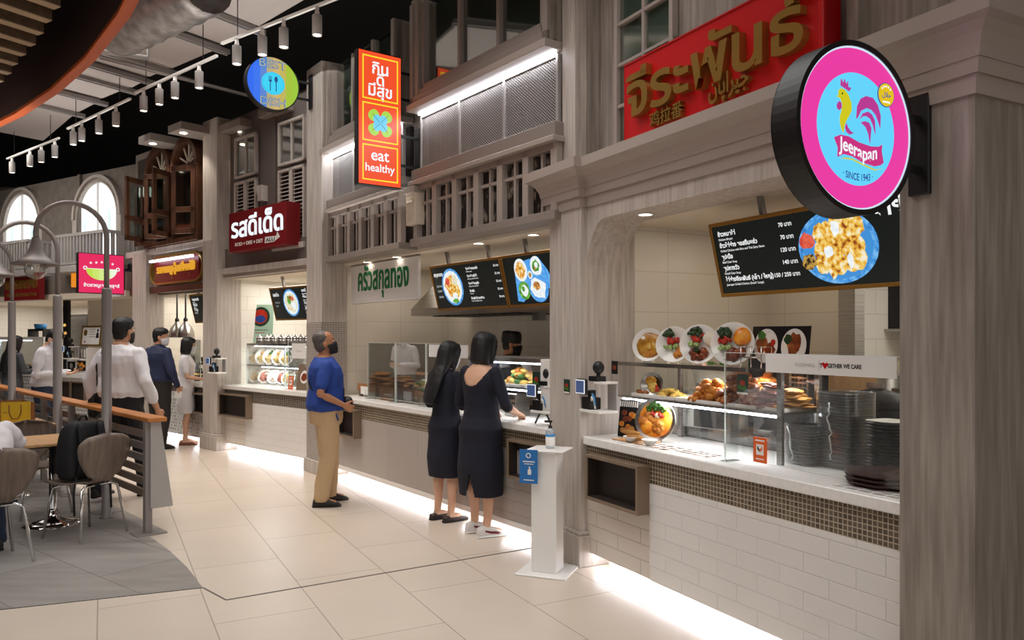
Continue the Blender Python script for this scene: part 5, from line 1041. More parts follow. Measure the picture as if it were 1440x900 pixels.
# equipment behind the case
t = thing('microwave', 'white and black microwave under the middle shelf', 'microwave', N, (N.x(1000, .75), .75, .99), R(8)); m = MB(); m.box(-.22, .28, -.15, .2, 0, .26, 'white'); m.build('body', t, bevel=.01)
m = MB(); m.box(-.02, .275, -.158, -.149, .01, .25, 'black'); m.build('door', t); m = MB(); [m.box(-.18 + .045 * i, -.15 + .045 * i, -.152, -.149, .1 + .02 * j, .108 + .02 * j, 'lgrey') for i in range(3) for j in range(5)]; m.build('vents', t)
m = MB(); m.box(-.2, -.17, -.12, .15, -.065, 0, 'steel'); m.box(.2, .23, -.12, .15, -.065, 0, 'steel'); m.build('feet', t)
t = thing('prep_bench', 'steel work bench behind the near display case', 'bench', N, (0, 0, 0)); m = MB(); m.box(.05, 2.2, .64, 1.35, .88, .92, 'steel'); m.build('top', t); m = MB(); m.box(.1, 2.15, .66, 1.3, .1, .88, 'steel'); m.build('body', t)
t = thing('planter_box', 'white trough of green herbs behind the fried chicken', 'planter', N, (N.x(1000, .62), .66, 1.30)); m = MB(); m.prism([(-.2, .1), (-.14, 0), (.2, 0), (.22, .1)], -.05, .05, 'white'); m.build('trough', t); m = MB(); rr = random.Random(5); [m.ell((rr.uniform(-.18, .2), rr.uniform(-.03, .03), .11 + rr.uniform(0, .03)), (.03, .025, .015), 'leaf', 8, 5) for _ in range(40)]; m.build('leaves', t); m = MB(); m.box(-.15, -.12, -.04, .04, -.39, 0, 'steel'); m.box(.15, .18, -.04, .04, -.39, 0, 'steel'); m.build('support', t)
t = thing('grill_oven', 'black oven with a keypad behind the acrylic guard', 'oven', N, (N.x(1130, .95), .98, .92), 0); m = MB(); m.box(-.32, .32, -.2, .25, 0, .56, 'black'); m.build('body', t, bevel=.01); m = MB(); m.box(.05, .2, -.215, -.199, .34, .5, 'steel'); [m.box(.075 + .03 * i, .095 + .03 * i, -.22, -.214, .36 + .03 * j, .38 + .03 * j, 'dark') for i in range(4) for j in range(4)]; m.build('keypad', t); m = MB(); m.box(.32, .36, -.18, .2, 0, .5, 'oak'); m.build('side_board', t)
def cooker(F, u, v, z, r, h, lab, mt='black'):
    t = thing('rice_cooker', lab, 'rice cooker', F, (u, v, z)); m = MB(); m.lathe([(.001, 0), (r * .9, 0), (r, .03), (r, h * .7), (r * .98, h * .72), (.001, h * .72)], mt, 24); m.build('body', t); m = MB(); m.lathe([(r * 1.02, h * .72), (r * 1.02, h * .76), (r * .8, h * .92), (.03, h), (.001, h)], mt, 24); ld = m.build('lid', t); m = MB(); m.box(-.05, .05, -.02, .02, h, h + .03, 'steel'); m.build('handle', ld)
cooker(N, N.x(1232, .95), .95, .92, .17, .40, 'black rice cooker behind the tall plate stack'); cooker(N, N.x(1130, .95) + .53, 1.17, .92, .14, .36, 'second black rice cooker further back by the kitchen opening')
t = thing('stock_pot', 'steel stock pot at the back of the kitchen by the near pillar', 'pot', N, (N.x(1240, 1.9), 1.9, 1.14)); m = MB(); m.lathe([(.001, 0), (.14, 0), (.14, .2), (.15, .205), (.15, .215), (.001, .215)], 'steel', 24); m.build('body', t); m = MB(); m.tube([(-.15, 0, .15), (-.19, 0, .15), (-.19, 0, .18), (-.15, 0, .18)], .008, 'black', 6); m.build('handle', t); m = MB(); m.box(-.19, -.16, -.06, -.02, .0, .14, 'red'); m.build('tag', t)
t = thing('kitchen_stand', 'low steel kitchen stand carrying the stock pot', 'stand', N, (N.x(1240, 1.9), 1.9, 0)); m = MB(); m.box(-.22, .5, -.25, .3, 1.1, 1.14, 'steel'); m.build('top', t); [MB().box(x - .02, x + .02, y - .02, y + .02, 0, 1.1, 'steel').build('leg', t) for x in (-.19, .47) for y in (-.22, .27)]
t = thing('wall_shelf', 'steel shelf on the kitchen wall seen right of the near shop wall', 'shelf', N, (N.x(1232, 2.75), 2.75, 1.66)); m = MB(); m.box(-.6, .6, -.15, .148, 0, .02, 'steel'); m.build('board', t); m = MB(); m.box(.16, .2, -.1, .1, .02, 1.0, 'dark'); m.build('side_post', t)
for k, (x, mt, lab) in enumerate(((-.2, 'bulb', 'clear plastic box, left on the kitchen wall shelf'), (-.05, 'bulb', 'clear plastic box, right on the kitchen wall shelf'))):
    t = thing('storage_box', lab, 'box', N, (N.x(1232, 2.75) + x + .05, 2.72, 1.68), 0, 'boxes on the kitchen shelf'); m = MB(); m.box(-.06, .06, -.06, .06, 0, .09, mt); m.build('tub', t); m = MB(); m.box(-.064, .064, -.064, .064, .09, .1, 'white'); m.build('lid', t); m = MB(); m.box(-.05, .05, -.05, .05, .005, .03, 'tomato' if k else 'lgrey'); m.build('contents', t)
t = thing('wall_cupboard', 'cream cupboard below the kitchen wall shelf', 'cupboard', N, (N.x(1232, 2.9), 2.6, 1.0)); m = MB(); m.box(-.7, .7, 0, .3, 0, .42, 'cream'); m.build('carcass', t); [MB().box(a, a + .44, -.015, 0, .02, .4, 'cream').build('door', t, bevel=.004) for a in (-.69, -.23, .23)]
# card reader bracket beside the near pillar
def reader(F, u, v, z, lab, sc=1.0, yaw=0):
    t = thing('card_reader', lab, 'card reader', F, (u, v, z), yaw); t.scale = (sc, sc, sc)
    m = MB(); m.box(-.05, .19, -.06, .1, 0, .018, 'white'); m.build('lower_shelf', t, bevel=.002); m = MB(); m.box(.085, .19, -.03, .1, .2, .215, 'white'); m.box(.085, .19, .085, .1, .018, .2, 'lgrey'); m.build('upper_shelf', t, bevel=.002)
    m = MB(); m.box(-.045, .06, -.045, .05, .018, .1, 'black'); m.box(-.01, .03, -.02, .03, .1, .15, 'black'); m.build('terminal', t, bevel=.006)
    m = MB(); m.box(-.075, .05, -.075, -.05, .12, .23, 'black'); o = m.build('display', t, bevel=.008); m = MB(); m.box(-.068, .043, -.079, -.075, .127, .223, 'txt'); m.box(-.062, .037, -.081, -.078, .133, .217, sem('readerblue', '#4d5f8c', .7)); m.build('screen_glow', o)
    m = MB(); m.box(.02, .12, -.03, .05, .215, .25, 'black'); m.ell((.1, 0, .31), (.042, .04, .045), 'black', 14, 8); m.tube([(.1, 0, .25), (.1, 0, .28)], .015, 'black', 8); m.build('camera', t, bevel=.002)
    m = MB(); m.tube([(.08, -.02, .1), (.1, -.05, .13), (.12, -.05, .1), (.12, -.04, .05)], .006, 'label_b', 6); m.tube([(.06, -.03, .08), (.09, -.05, .11), (.115, -.045, .08), (.12, -.04, .03)], .006, 'white', 6); m.build('cable', t); return t
reader(N, -.06, -.01, 1.095, 'black card reader on a white bracket at the near pillar'); reader(S3, S3.x(303, -.15), -.18, 1.1, 'black card reader on a white bracket at the third shop pillar')
t = reader(M, M.x(762, .12), .1, 1.02, 'card reader on a white housing at the right end of the middle counter'); m = MB(); m.box(.03, .17, -.02, .16, .018, .42, 'white'); m.build('housing', t, bevel=.004); m = MB(); m.tube([(-.06, 0, -.09), (.0, 0, -.01), (.05, 0, .0)], .008, 'black', 6); m.tube([(.08, .05, -.09), (.05, .02, 0)], .008, 'black', 6); m.build('stand_leg', t)
# ---------------- sanitizer stand
g = gnd(770, 803); F = Frame(g.x, g.y, *Frame(0, 0, .93, -.36).u); t = thing('sanitizer_stand', 'white sanitizer pedestal with a blue sign in front of the pillar', 'sanitizer stand', F, (0, 0, 0))
m = MB(); m.box(-.18, .18, -.17, .17, 0, .012, 'gloss'); m.build('base_plate', t, bevel=.003); m = MB(); m.box(-.09, .09, -.085, .085, .012, .835, 'gloss'); m.build('column', t, bevel=.004); m = MB(); m.box(-.12, .15, -.12, .12, .835, .848, 'gloss'); m.build('top_plate', t, bevel=.003)
m = MB(); m.box(-.16, -.03, -.125, -.12, .62, .85, 'blue_s'); m.build('sign', t); m = MB(); m.ring(-.095, .81, .012, .018, -.128, -.125, 'white', 14); m.box(-.135, -.05, -.127, -.125, .765, .772, 'white'); m.box(-.125, -.06, -.127, -.125, .75, .755, 'white'); m.box(-.1, -.075, -.127, -.125, .68, .715, 'white'); m.box(-.092, -.083, -.127, -.125, .715, .735, 'white'); m.box(-.13, -.055, -.127, -.125, .64, .646, 'white'); m.build('sign_print', t)
t = thing('pump_bottle', 'sanitizer pump bottle with blue label on the white pedestal', 'bottle', F, (.02, 0, .848)); m = MB(); m.lathe([(.001, 0), (.03, 0), (.033, .008), (.033, .11), (.026, .13), (.012, .138), (.012, .145), (.001, .145)], 'bottle', 20, sy=.75); m.build('body', t)
m = MB(); m.lathe([(.0335, .02), (.0335, .1), (.0325, .1), (.0325, .02)], 'white', 20, sy=.75); m.lathe([(.034, .082), (.034, .1), (.033, .1), (.033, .082)], 'label_b', 20, sy=.75); m.build('label', t); m = MB(); m.lathe([(.014, .14), (.014, .155), (.005, .158), (.005, .18), (.001, .18)], 'black', 12); m.box(-.04, .012, -.008, .008, .178, .192, 'black'); m.build('pump', t)

# ---------------- middle shop
t = thing('range_hood', 'brushed steel extractor hood behind the menu screens', 'extractor hood', M, (0, 0, 0)); a, b = M.x(604, 1.0), .5
m = MB(); zb, zt = 1.86, 2.35; m.loft([[(a, .75, zb), (b, .75, zb), (b, 1.55, zb), (a, 1.55, zb)], [(a, .75, zb + .08), (b, .75, zb + .08), (b, 1.55, zb + .08), (a, 1.55, zb + .08)], [(a + .25, 1.05, zt), (b, 1.05, zt), (b, 1.55, zt), (a + .25, 1.55, zt)]], 'steel', False); m.build('canopy', t)
for i in range(12): x = a + .25 + .14 * i; m = MB(); m.box(x, x + .1, .9, 1.4, zb - .012, zb - .004, 'dark'); m.build('filter', t)
m = MB(); m.box((a + b) / 2 - .05, (a + b) / 2 + .05, 1.1, 1.2, zb - .08, zb, 'steel'); m.build('drain_cup', t)
t = thing('kitchen_bench', 'steel kitchen bench along the middle shop rear wall', 'bench', M, (0, 0, 0)); m = MB(); m.box(-3.7, .4, 1.25, 1.58, .86, .9, 'steel'); m.build('top', t); m = MB(); m.box(-3.65, .35, 1.28, 1.58, .1, .86, 'steel'); m.build('body', t)
for k, (px, p2, lab) in enumerate(((517, 556, 'clear acrylic guard at the left end of the middle counter'), (557, 599, 'clear acrylic guard second from the left on the middle counter'), (600, 640, 'clear acrylic guard before the salad, third on the middle counter'))):
    guard(M, M.x(px, .14), M.x(p2, .14) - .01, .14, .925, 1.55, lab, (.05, .75, 1.42, 1.54) if k == 2 else None)
m = MB()
X = lambda px: M.x(px, .36)
for k, (a, b, lab) in enumerate(((519, 548, 'brown wooden tray of stacked bread, left one in the middle shop'), (549, 578, 'brown wooden tray of stacked bread, second in the middle shop'), (579, 612, 'wooden tray of salad in the middle shop'))):
    t = thing('food_crate', lab, 'crate', M, ((X(a) + X(b)) / 2, .36, .925), 0, 'wooden food crates in the middle shop'); w = (X(b) - X(a)) * .9
    m = MB(); m.box(-w / 2, w / 2, -.15, .17, .1, .12, 'card'); m.box(-w / 2, w / 2, -.16, -.15, .07, .15, 'card'); m.box(-w / 2, w / 2, .16, .17, .07, .17, 'card'); m.build('tray', t); [MB().box(x - .02, x + .02, y - .02, y + .02, 0, .1, 'bronze').build('leg', t) for x in (-w / 2 + .03, w / 2 - .03) for y in (-.13, .14)]
    m = MB(); m.box(-w * .3, w * .1, -.165, -.16, .03, .12, 'paper'); m.build('price_card', t)
LO = [lump(.11, .045, .02, 'bread', s, amp=.12) for s in (40, 41)]
heap(M, 'bread_slice', 'flat brown bread in the left crate of the middle shop', 'bread', 'flat breads in the left crate', LO, X(523), X(546), .28, .46, 1.05, 24, .17, 11, .1, .02); heap(M, 'bread_slice', 'flat brown bread in the second crate of the middle shop', 'bread', 'flat breads in the second crate', LO, X(551), X(578), .28, .46, 1.05, 24, .13, 12, .1, .02)
SL = [lump(.05, .035, .022, k, s) for k, s in (('leaf', 50), ('noodle', 51), ('cuke', 52), ('egg', 53))]; heap(M, 'salad_leaf', 'green and yellow salad piece in the third crate of the middle shop', 'salad', 'salad pieces in the third crate', SL, X(582), X(612), .26, .46, 1.05, 40, .1, 13, .5)
card(M, X(566), .17, .926, .28, .14, 'card', 'brown price card before the second bread crate', R(-6), 0, lambda m, w, h: m.box(-w * .3, w * .3, -.001, 0, h * .4, h * .5, 'paper'))
# steel and glass case on the right of the middle counter
a, b = M.x(668, .3), .42; t = thing('display_case', 'steel and glass food display case at the right of the middle counter', 'display case', M, (0, 0, 0))
m = MB(); m.box(a, b, .22, .62, 1.40, 1.44, 'steel'); m.build('top_shelf', t, bevel=.003); m = MB(); m.box(a, b, .24, .6, 1.17, 1.185, 'steel'); m.build('middle_shelf', t)
m = MB(); m.box(a + .03, b - .03, .25, .27, 1.385, 1.397, 'led'); m.build('led_strip', t); m = MB(); m.box(a + .03, b - .03, .245, .26, 1.155, 1.167, 'led'); m.build('led_strip', t)
for x in (a + .02, (a + b) / 2, b - .02): m = MB(); m.box(x - .012, x + .012, .56, .58, .925, 1.4, 'steel'); m.build('post', t)
m = MB(); m.box(a, b, .22, .225, 1.19, 1.4, 'clear'); m.build('front_glass', t); area(M.w((a + b) / 2, .3, 1.37), (0, 0, M.a), b - a, .04, 4, (1, 1, 1), 'case_led'); area(M.w((a + b) / 2, .27, 1.14), (0, 0, M.a), b - a, .03, 3, (1, 1, 1), 'case_led')
food_tray(M, a + .05, (a + b) / 2 - .08, .28, .54, 1.186, 'white tray of yellow noodles in the right display case of the middle shop', 'white', 'food trays in the middle display case'); food_tray(M, (a + b) / 2 - .06, b - .1, .28, .54, 1.186, 'white tray of pale dumplings in the right display case of the middle shop', 'white', 'food trays in the middle display case')
YN = [lump(.045, .035, .025, k, s) for k, s in (('noodle', 60), ('leaf', 61), ('noodle', 62), ('fry', 63))]; heap(M, 'noodle_nest', 'yellow noodle nest in the left tray of the middle display case', 'noodles', 'noodle nests', YN, a + .35, (a + b) / 2 - .06, .3, .52, 1.19, 44, .15, 14); PD = [lump(.035, .03, .025, k, s) for k, s in (('rice', 70), ('egg', 71), ('noodle', 72))]; heap(M, 'dumpling', 'pale dumpling in the right tray of the middle display case', 'dumpling', 'pale dumplings', PD, (a + b) / 2 - .08, b - .18, .3, .52, 1.19, 50, .11, 15)
card(M, M.x(754, .21), .21, 1.19, .1, .14, 'green_k', 'dark green card with red flower on the middle display case', 0, 0, greenprint)
t = thing('steel_tub', 'steel cutlery tub on the middle counter beside the standing women', 'tub', M, (M.x(722, .3), .34, .925)); m = MB(); m.box(-.08, .08, -.08, .08, 0, .2, 'steel'); m.build('tub', t, bevel=.005); m = MB(); [m.box(-.06 + .03 * i, -.045 + .03 * i, -.083, -.08, .03 + .04 * j, .05 + .04 * j, 'dark') for i in range(5) for j in range(4)]; m.build('holes', t)
mat_sheet(M, -.95, -.3, .02, .2, .925, 'pale printed mat lying on the middle counter beside the women', 'lgrey')
# ---------------- third shop
a, b = S3.x(347, .25), S3.x(440, .25); t = thing('display_case', 'two tier glass display case in the third shop', 'display case', S3, (0, 0, 0))
m = MB(); m.box(a, b, .25, .6, 1.49, 1.52, 'steel'); m.build('top_shelf', t); m = MB(); m.box(a, b, .25, .6, 1.2, 1.212, 'clear'); m.box(a, b, .25, .26, 1.2, 1.215, 'steel'); m.build('middle_shelf', t); m = MB(); m.box(a + .2, b, .26, .29, 1.475, 1.488, 'led'); m.build('led_strip', t); m = MB(); m.box(a + .4, b, .26, .29, 1.185, 1.197, 'led'); m.build('led_strip', t)
m = MB(); m.box(a, b, .25, .254, .935, 1.49, 'clear'); m.box(a, a + .004, .25, .6, .935, 1.49, 'clear'); m.build('glass', t); [MB().box(x - .008, x + .008, .25, .266, .93, 1.49, 'edgel').build('post', t) for x in (a, a + (b - a) * .6, b)]
area(S3.w((a + b) / 2, .35, 1.46), (0, 0, S3.a), b - a, .08, 5, (1, 1, .96), 'case_led'); area(S3.w((a + b) / 2, .35, 1.17), (0, 0, S3.a), b - a, .08, 4, (1, 1, .96), 'case_led')
for k, px in enumerate((355, 366, 377, 389, 400)): display_plate(S3, S3.x(px, .4), .42, 1.213, .115, [('noodle', -.1, -.1, .6, .55, .02), (('leaf', 'broth')[k % 2], .15, .45, .45, .3, .03), ('meat', .2, -.3, .3, .3, .02)], 'sample noodle plate, ' + ('first', 'second', 'third', 'fourth', 'fifth')[k] + ' from the left on the upper tier of the third shop', R(-18), .5, group='sample plates on the upper tier of the third shop')
for k, px in enumerate((358, 371, 384, 396, 404)): display_plate(S3, S3.x(px, .4), .4, .94, .11, [(('noodle', 'sausage', 'rice', 'sausage', 'noodle')[k], 0, 0, .75, .7, .02), ('rice', .2, .3, .4, .3, .025), ('sausage', -.2, -.3, .3, .25, .02)], 'sample plate, ' + ('first', 'second', 'third', 'fourth', 'fifth')[k] + ' from the left on the lower tier of the third shop', R(-28), .5, group='sample plates on the lower tier of the third shop')
def jar(F, u, v, z, lab):
    t = thing('condiment_jar', lab, 'jar', F, (u, v, z), 0, 'steel lidded condiment jars on the third shop case'); m = MB(); m.lathe([(.001, 0), (.045, 0), (.05, .01), (.05, .07), (.001, .07)], 'steel', 16); m.build('pot', t); m = MB(); m.lathe([(.056, .07), (.056, .078), (.04, .1), (.012, .11), (.012, .125), (.001, .125)], 'chrome', 16); m.build('lid', t)
nm = 'first second third fourth fifth sixth seventh eighth'.split()
for k, px in enumerate((365, 375, 385, 396, 407, 416, 424, 432)):
    jar(S3, S3.x(px, .36), .36, 1.521, f'steel lidded jar, {nm[k]} from the left in the front row on the third shop case')
    jar(S3, S3.x(px, .36) + .06, .5, 1.521, f'steel lidded jar, {nm[k]} from the left in the back row on the third shop case')
def gp(m, w, h): m.disc(0, h * .68, w * .36, w * .36, -.002, 0, 'green_k', 28); m.disc(0, h * .68, w * .27, w * .27, -.003, 0, 'tomato', 20); m.disc(0, h * .62, w * .2, w * .14, -.004, 0, 'blue', 14); m.box(-w * .3, w * .3, -.001, 0, h * .32, h * .335, 'green_k'); m.box(-w * .2, w * .2, -.001, 0, h * .25, h * .265, 'red')
card(S3, S3.x(365, .5), .5, 1.53, .40, .56, 'green_p', 'pale green poster with a round badge on the third shop case', R(-5), .6, gp, 'poster')
guard(S3, S3.x(405, .2), S3.x(440, .2), .2, .93, 1.55, 'clear acrylic guard before the third shop display case')
card(S3, S3.x(420, .195), .195, 1.33, .33, .2, 'gloss', 'blank white banner card on the third shop case', 0, 0, lambda m, w, h: m.text('FOODHALL', 0, h * .45, 'lgrey', w=w * .4, y=0, d=.001, al='c'), 'card')
card(S3, S3.x(408, .12), .12, .932, .11, .17, 'orange_c', 'orange payment card on the third shop counter', R(-6), 0, pay)
card(S3, S3.x(424, .12), .14, .932, .2, .34, 'bronze', 'brown printed menu leaning beside the mosaic pillar', R(-14), .5, lambda m, w, h: dish_flat(m, 0, h * .5, w * .3, h * .25, 'china', [('meat', 0, 0, .7, .6)], y=-.002), 'menu')
# ---------------- fourth shop: pendants, bowls
for px, lab in ((249, 'glass bell pendant lamp, left of two in the dark shutters shop'), (261, 'glass bell pendant lamp, right of two in the dark shutters shop')):
    u = S4.x(px, .4); t = thing('pendant_lamp', lab, 'pendant lamp', S4, (u, .4, 1.60), 0, 'glass bell pendants'); m = MB(); m.lathe([(.14, 0), (.135, .08), (.1, .17), (.045, .23), (.03, .27), (.028, .27), (.04, .22), (.095, .165), (.13, .08), (.136, 0)], 'steel', 20); m.build('shade', t); m = MB(); m.lathe([(.03, .25), (.035, .3), (.02, .33), (.001, .33)], 'black', 12); m.build('cap', t); m = MB(); m.tube([(0, 0, .3), (0, 0, .74)], .014, 'black', 8); m.build('rod', t); m = MB(); m.lathe([(.001, .0), (.05, .03), (.04, .09), (.001, .1)], 'lamp', 12); m.build('lamp_bulb', t)
guard(S4, S4.x(254, .17), S4.x(282, .17), .17, .93, 1.57, 'clear acrylic guard under the glass pendants')
card(S4, S4.x(264, .165), .165, 1.35, .4, .2, 'gloss', 'blank white banner card under the glass pendants', 0, 0, lambda m, w, h: m.text('FOODHALL', 0, h * .45, 'lgrey', w=w * .4, y=0, d=.001, al='c'))
def bowl(F, u, v, z, r, mt, lab, food=None):
    t = thing('serving_bowl', lab, 'bowl', F, (u, v, z)); m = MB(); m.lathe([(.001, 0), (r * .4, 0), (r * .8, r * .35), (r, r * .62), (r * .97, r * .62), (r * .75, r * .35), (r * .38, .01), (.001, .01)], mt, 20); m.build('bowl', t)
    if food: m = lump(r * .75, r * .75, r * .3, food, r * 30); m.build('food', t, (0, 0, r * .5))
bowl(S4, S4.x(266, .25), .25, .93, .13, 'china', 'white bowl of rice on the counter of the dark shutters shop', 'rice'); bowl(S4, S4.x(276, .2), .2, .93, .15, 'black', 'black bowl on the counter of the dark shutters shop beside the white one', 'noodle')
t = reader(S4, S4.x(277, .3), .35, .98, 'card reader on the counter of the dark shutters shop', .9)
t = thing('clear_rack', 'clear acrylic box rack of small jars behind the bowls in the dark shutters shop', 'rack', S4, (S4.x(269, .5), .5, .93)); m = MB(); m.box(-.12, .12, -.06, .06, .25, .262, 'clear'); m.box(-.12, .12, -.06, .06, 0, .01, 'clear'); m.box(-.12, -.11, -.06, .06, 0, .4, 'clear'); m.box(.11, .12, -.06, .06, 0, .4, 'clear'); m.build('rack', t); [MB().lathe([(.001, 0), (.028, 0), (.028, .09), (.015, .11), (.001, .11)], 'dark', 10, c=(x, 0, .262)).build('jar', t) for x in (-.07, 0, .07)]
# ---------------- far left front
u0 = S5.x(88, .1); t = thing('menu_totem', 'tall black menu totem in the far shop behind the lamp posts', 'menu totem', S5, (u0, .15, 0)); m = MB(); m.box(-.08, .08, 0, .06, .9, 2.3, 'black'); m.build('panel', t); m = MB(); m.disc(-.02, 1.83, .05, .03, -.002, 0, L['chick'], 12); m.disc(-.0, 1.68, .05, .03, -.002, 0, L['soup'], 12); m.disc(.0, 1.4, .02, .04, -.002, 0, L['rimb'], 10); m.build('pictures', t); m = MB(); m.box(-.06, .06, -.01, .1, 0, .9, 'white'); m.build('stand', t)
t = thing('certificate', 'gold framed certificate with medal and portrait behind the white shirted man', 'certificate', S5, (S5.x(127, .3), .3, 1.44), 0, None, R(-6)); w, h = .64, .38; m = MB(); m.box(-w / 2, w / 2, 0, .02, 0, h, 'paper'); m.build('sheet', t); m = MB(); [m.box(*b, -.012, .022, *c, 'gold') for b, c in (((-w / 2, w / 2), (0, .03)), ((-w / 2, w / 2), (h - .03, h)), ((-w / 2, -w / 2 + .03), (0, h)), ((w / 2 - .03, w / 2), (0, h)))]; m.build('frame', t)
m = MB(); m.disc(-.2, .25, .06, .06, -.003, 0, 'gold', 18); [m.box(-.08, .12, -.002, 0, .17 + .045 * i, .18 + .045 * i, 'taupe') for i in range(4)]; m.box(-.21, -.18, -.002, 0, .06, .1, 'red'); m.disc(.2, .29, .025, .03, -.003, 0, 'dark', 12); m.prism([(.15, .15), (.25, .15), (.23, .25), (.17, .25)], -.003, 0, 'dark'); m.build('print', t)
t = thing('display_stand', 'white stepped display stand of food prints on the far white counter', 'display stand', S5, (S5.x(108, .15), .15, .95)); m = MB(); m.prism([(-.35, 0), (.35, 0), (.35, .46), (.3, .46), (.3, .24), (-.35, .24)], 0, .3, 'white'); m.build('body', t, bevel=.003)
m = MB(); m.box(.03, .3, -.01, 0, .03, .22, 'dark'); rr = random.Random(3); [m.disc(rr.uniform(.07, .27), rr.uniform(.06, .19), .03, .025, -.012 - .0004 * i, 0, ('fry', 'curry')[i % 2], 8) for i in range(14)]; m.box(-.3, -.05, -.01, 0, .03, .2, 'dark'); m.disc(-.17, .12, .05, .05, -.012, 0, 'lgrey', 12); m.box(-.2, .28, .05, .06, .27, .44, 'bronze'); [m.box(-.15 + .1 * i, -.1 + .1 * i, .045, .05, .28, .43, 'paper') for i in range(4)]; m.build('print', t)
reader(S5, S5.x(97, .05), .02, 1.2, 'black card reader above the far white counter', 1.1)
t = thing('display_case', 'bright glass display case behind the man with the phone', 'display case', S5, (S5.x(48, .5), .5, .93)); m = MB(); m.box(-1.0, .75, -.2, .25, .62, .68, 'white'); m.build('top_shelf', t); m = MB(); m.box(-1.0, .75, -.2, -.195, 0, .62, 'clear'); m.build('glass', t); m = MB(); m.box(-.98, .2, -.18, -.14, .595, .615, 'led'); m.build('led_strip', t); [MB().box(x - .015, x + .015, -.2, -.17, 0, .62, 'edgel').build('post', t) for x in (-.98, .73)]; m = MB(); m.box(-.9, .7, -.1, .2, .02, .05, 'steel'); m.build('tray', t)
for i in range(5): bowl(S5, S5.x(48, .5) - .7 + .3 * i, .5, .98, .1, 'steel', f'steel food bowl, {nm[i]} from the left in the bright far display case', ('meat', 'leaf', 'fry', 'sausage', 'noodle')[i])
t = thing('shelf_bar', 'black shelf with a blue tub on the far case', 'shelf', S5, (S5.x(57, .5), .5, 1.61)); m = MB(); m.box(-.3, .3, -.1, .1, .12, .16, 'black'); m.box(-.3, -.27, -.1, .1, 0, .12, 'black'); m.box(.27, .3, -.1, .1, 0, .12, 'black'); m.build('shelf', t); m = MB(); m.lathe([(.001, .16), (.1, .16), (.12, .26), (.001, .26)], 'label_b', 16); m.build('tub', t)
t = thing('star_ornament', 'small dark star ornament at the right end of the far case', 'ornament', S5, (S5.x(78.5, .5), .5, 1.61)); m = MB(); m.prism([((.1 if i % 2 == 0 else .045) * sin(pi * i / 5), .1 + (.1 if i % 2 == 0 else .045) * cos(pi * i / 5)) for i in range(10)][::-1], -.02, .02, 'dark'); m.build('star', t)
t = thing('kitchen_cabinet', 'dark steel cabinet at the back of the far shop', 'cabinet', S5, (S5.x(110, 1.6), 1.6, 1.25)); m = MB(); m.box(-.55, .4, 0, .5, 0, .85, 'bronze_d'); m.build('cabinet', t); m = MB(); m.box(-.5, .35, -.01, 0, .05, .8, 'steel'); m.build('door', t); m = MB(); m.box(-.55, .4, .0, .5, -1.25, 0, 'steel'); m.build('base', t)
m = MB(); m.box(S5.x(121, .6), .15, .63, .69, 0, 2.34, 'cream'); struct(m, 'wall_partition', S5)
# ================================================================== seating area
FE = Frame(-2.95, 6.33, 3.85, -3.97)   # x runs along the slatted fence towards its near end, the aisle is on +y
t = thing('slat_fence', 'grey slatted fence with orange timber top rail along the seating', 'fence', FE, (0, 0, 0)); LN = 6.6
m = MB(); m.box(-LN, .03, -.03, .12, .92, .955, 'rail'); m.build('top_rail', t, bevel=.005)
for i in range(6): z = .27 + .105 * i; v = .09 - .055 * (i / 5); m = MB(); m.bar((-LN, v, z), (-.03, v, z), .022, .062, 'grey' if i > 2 else 'bronze'); m.build('slat', t, bevel=.002)
m = MB(); m.prism([(.02, .92), (.1, .92), (.2, .21), (.02, .21)], 0, .035, 'lgrey'); m.v = [(-.035 + y, x - .02, z) for x, y, z in m.v]; m.build('end_panel', t, bevel=.003)
for i in range(7): u = -.05 - 1.08 * i; m = MB(); m.box(u - .03, u + .03, -.035, .02, .012, .92, 'grey'); m.box(u - .09, u + .09, -.12, .12, 0, .012, 'grey'); m.build('post', t, bevel=.002)
def lamp_post(u, lab):
    t = thing('lamp_post', lab, 'lamp post', FE, (u, -.075, 0), 0, 'arched lamp posts along the fence')
    m = MB(); m.lathe([(.001, 0), (.06, 0), (.06, .012), (.042, .02), (.042, 2.03), (.036, 2.05), (.001, 2.05)], 'grey', 18); m.build('pole', t)
    r = .275; m = MB(); m.tube([(0, 0, 2.04), (0, 0, 2.48)] + [(0, -r + r * cos(a), 2.5 + r * sin(a)) for a in [pi * i / 14 for i in range(15)]] + [(0, -2 * r, 2.42)], .022, 'grey', 12); m.build('arched_arm', t)
    m = MB(); m.lathe([(.03, 2.45), (.035, 2.41), (.05, 2.36), (.075, 2.31), (.115, 2.265), (.185, 2.225), (.183, 2.219), (.11, 2.255), (.07, 2.30), (.04, 2.36), (.001, 2.4)], 'grey', 28, c=(0, -2 * r, 0)); m.build('lamp_shade', t)
    m = MB(); m.ell((0, -2 * r, 2.185), (.088, .088, .085), 'bulb', 20, 12); o = m.build('glass_globe', t); m = MB(); m.lathe([(.001, 2.29), (.03, 2.29), (.03, 2.22), (.022, 2.17), (.001, 2.16)], 'white', 14, c=(0, -2 * r, 0)); m.build('lamp_bulb', o)
lamp_post(-.87, 'arched grey lamp post nearest the end of the fence, before the white-shirted man'); lamp_post(-2.46, 'arched grey lamp post second from the fence end'); lamp_post(-4.49, 'arched grey lamp post third from the fence end, at the left')
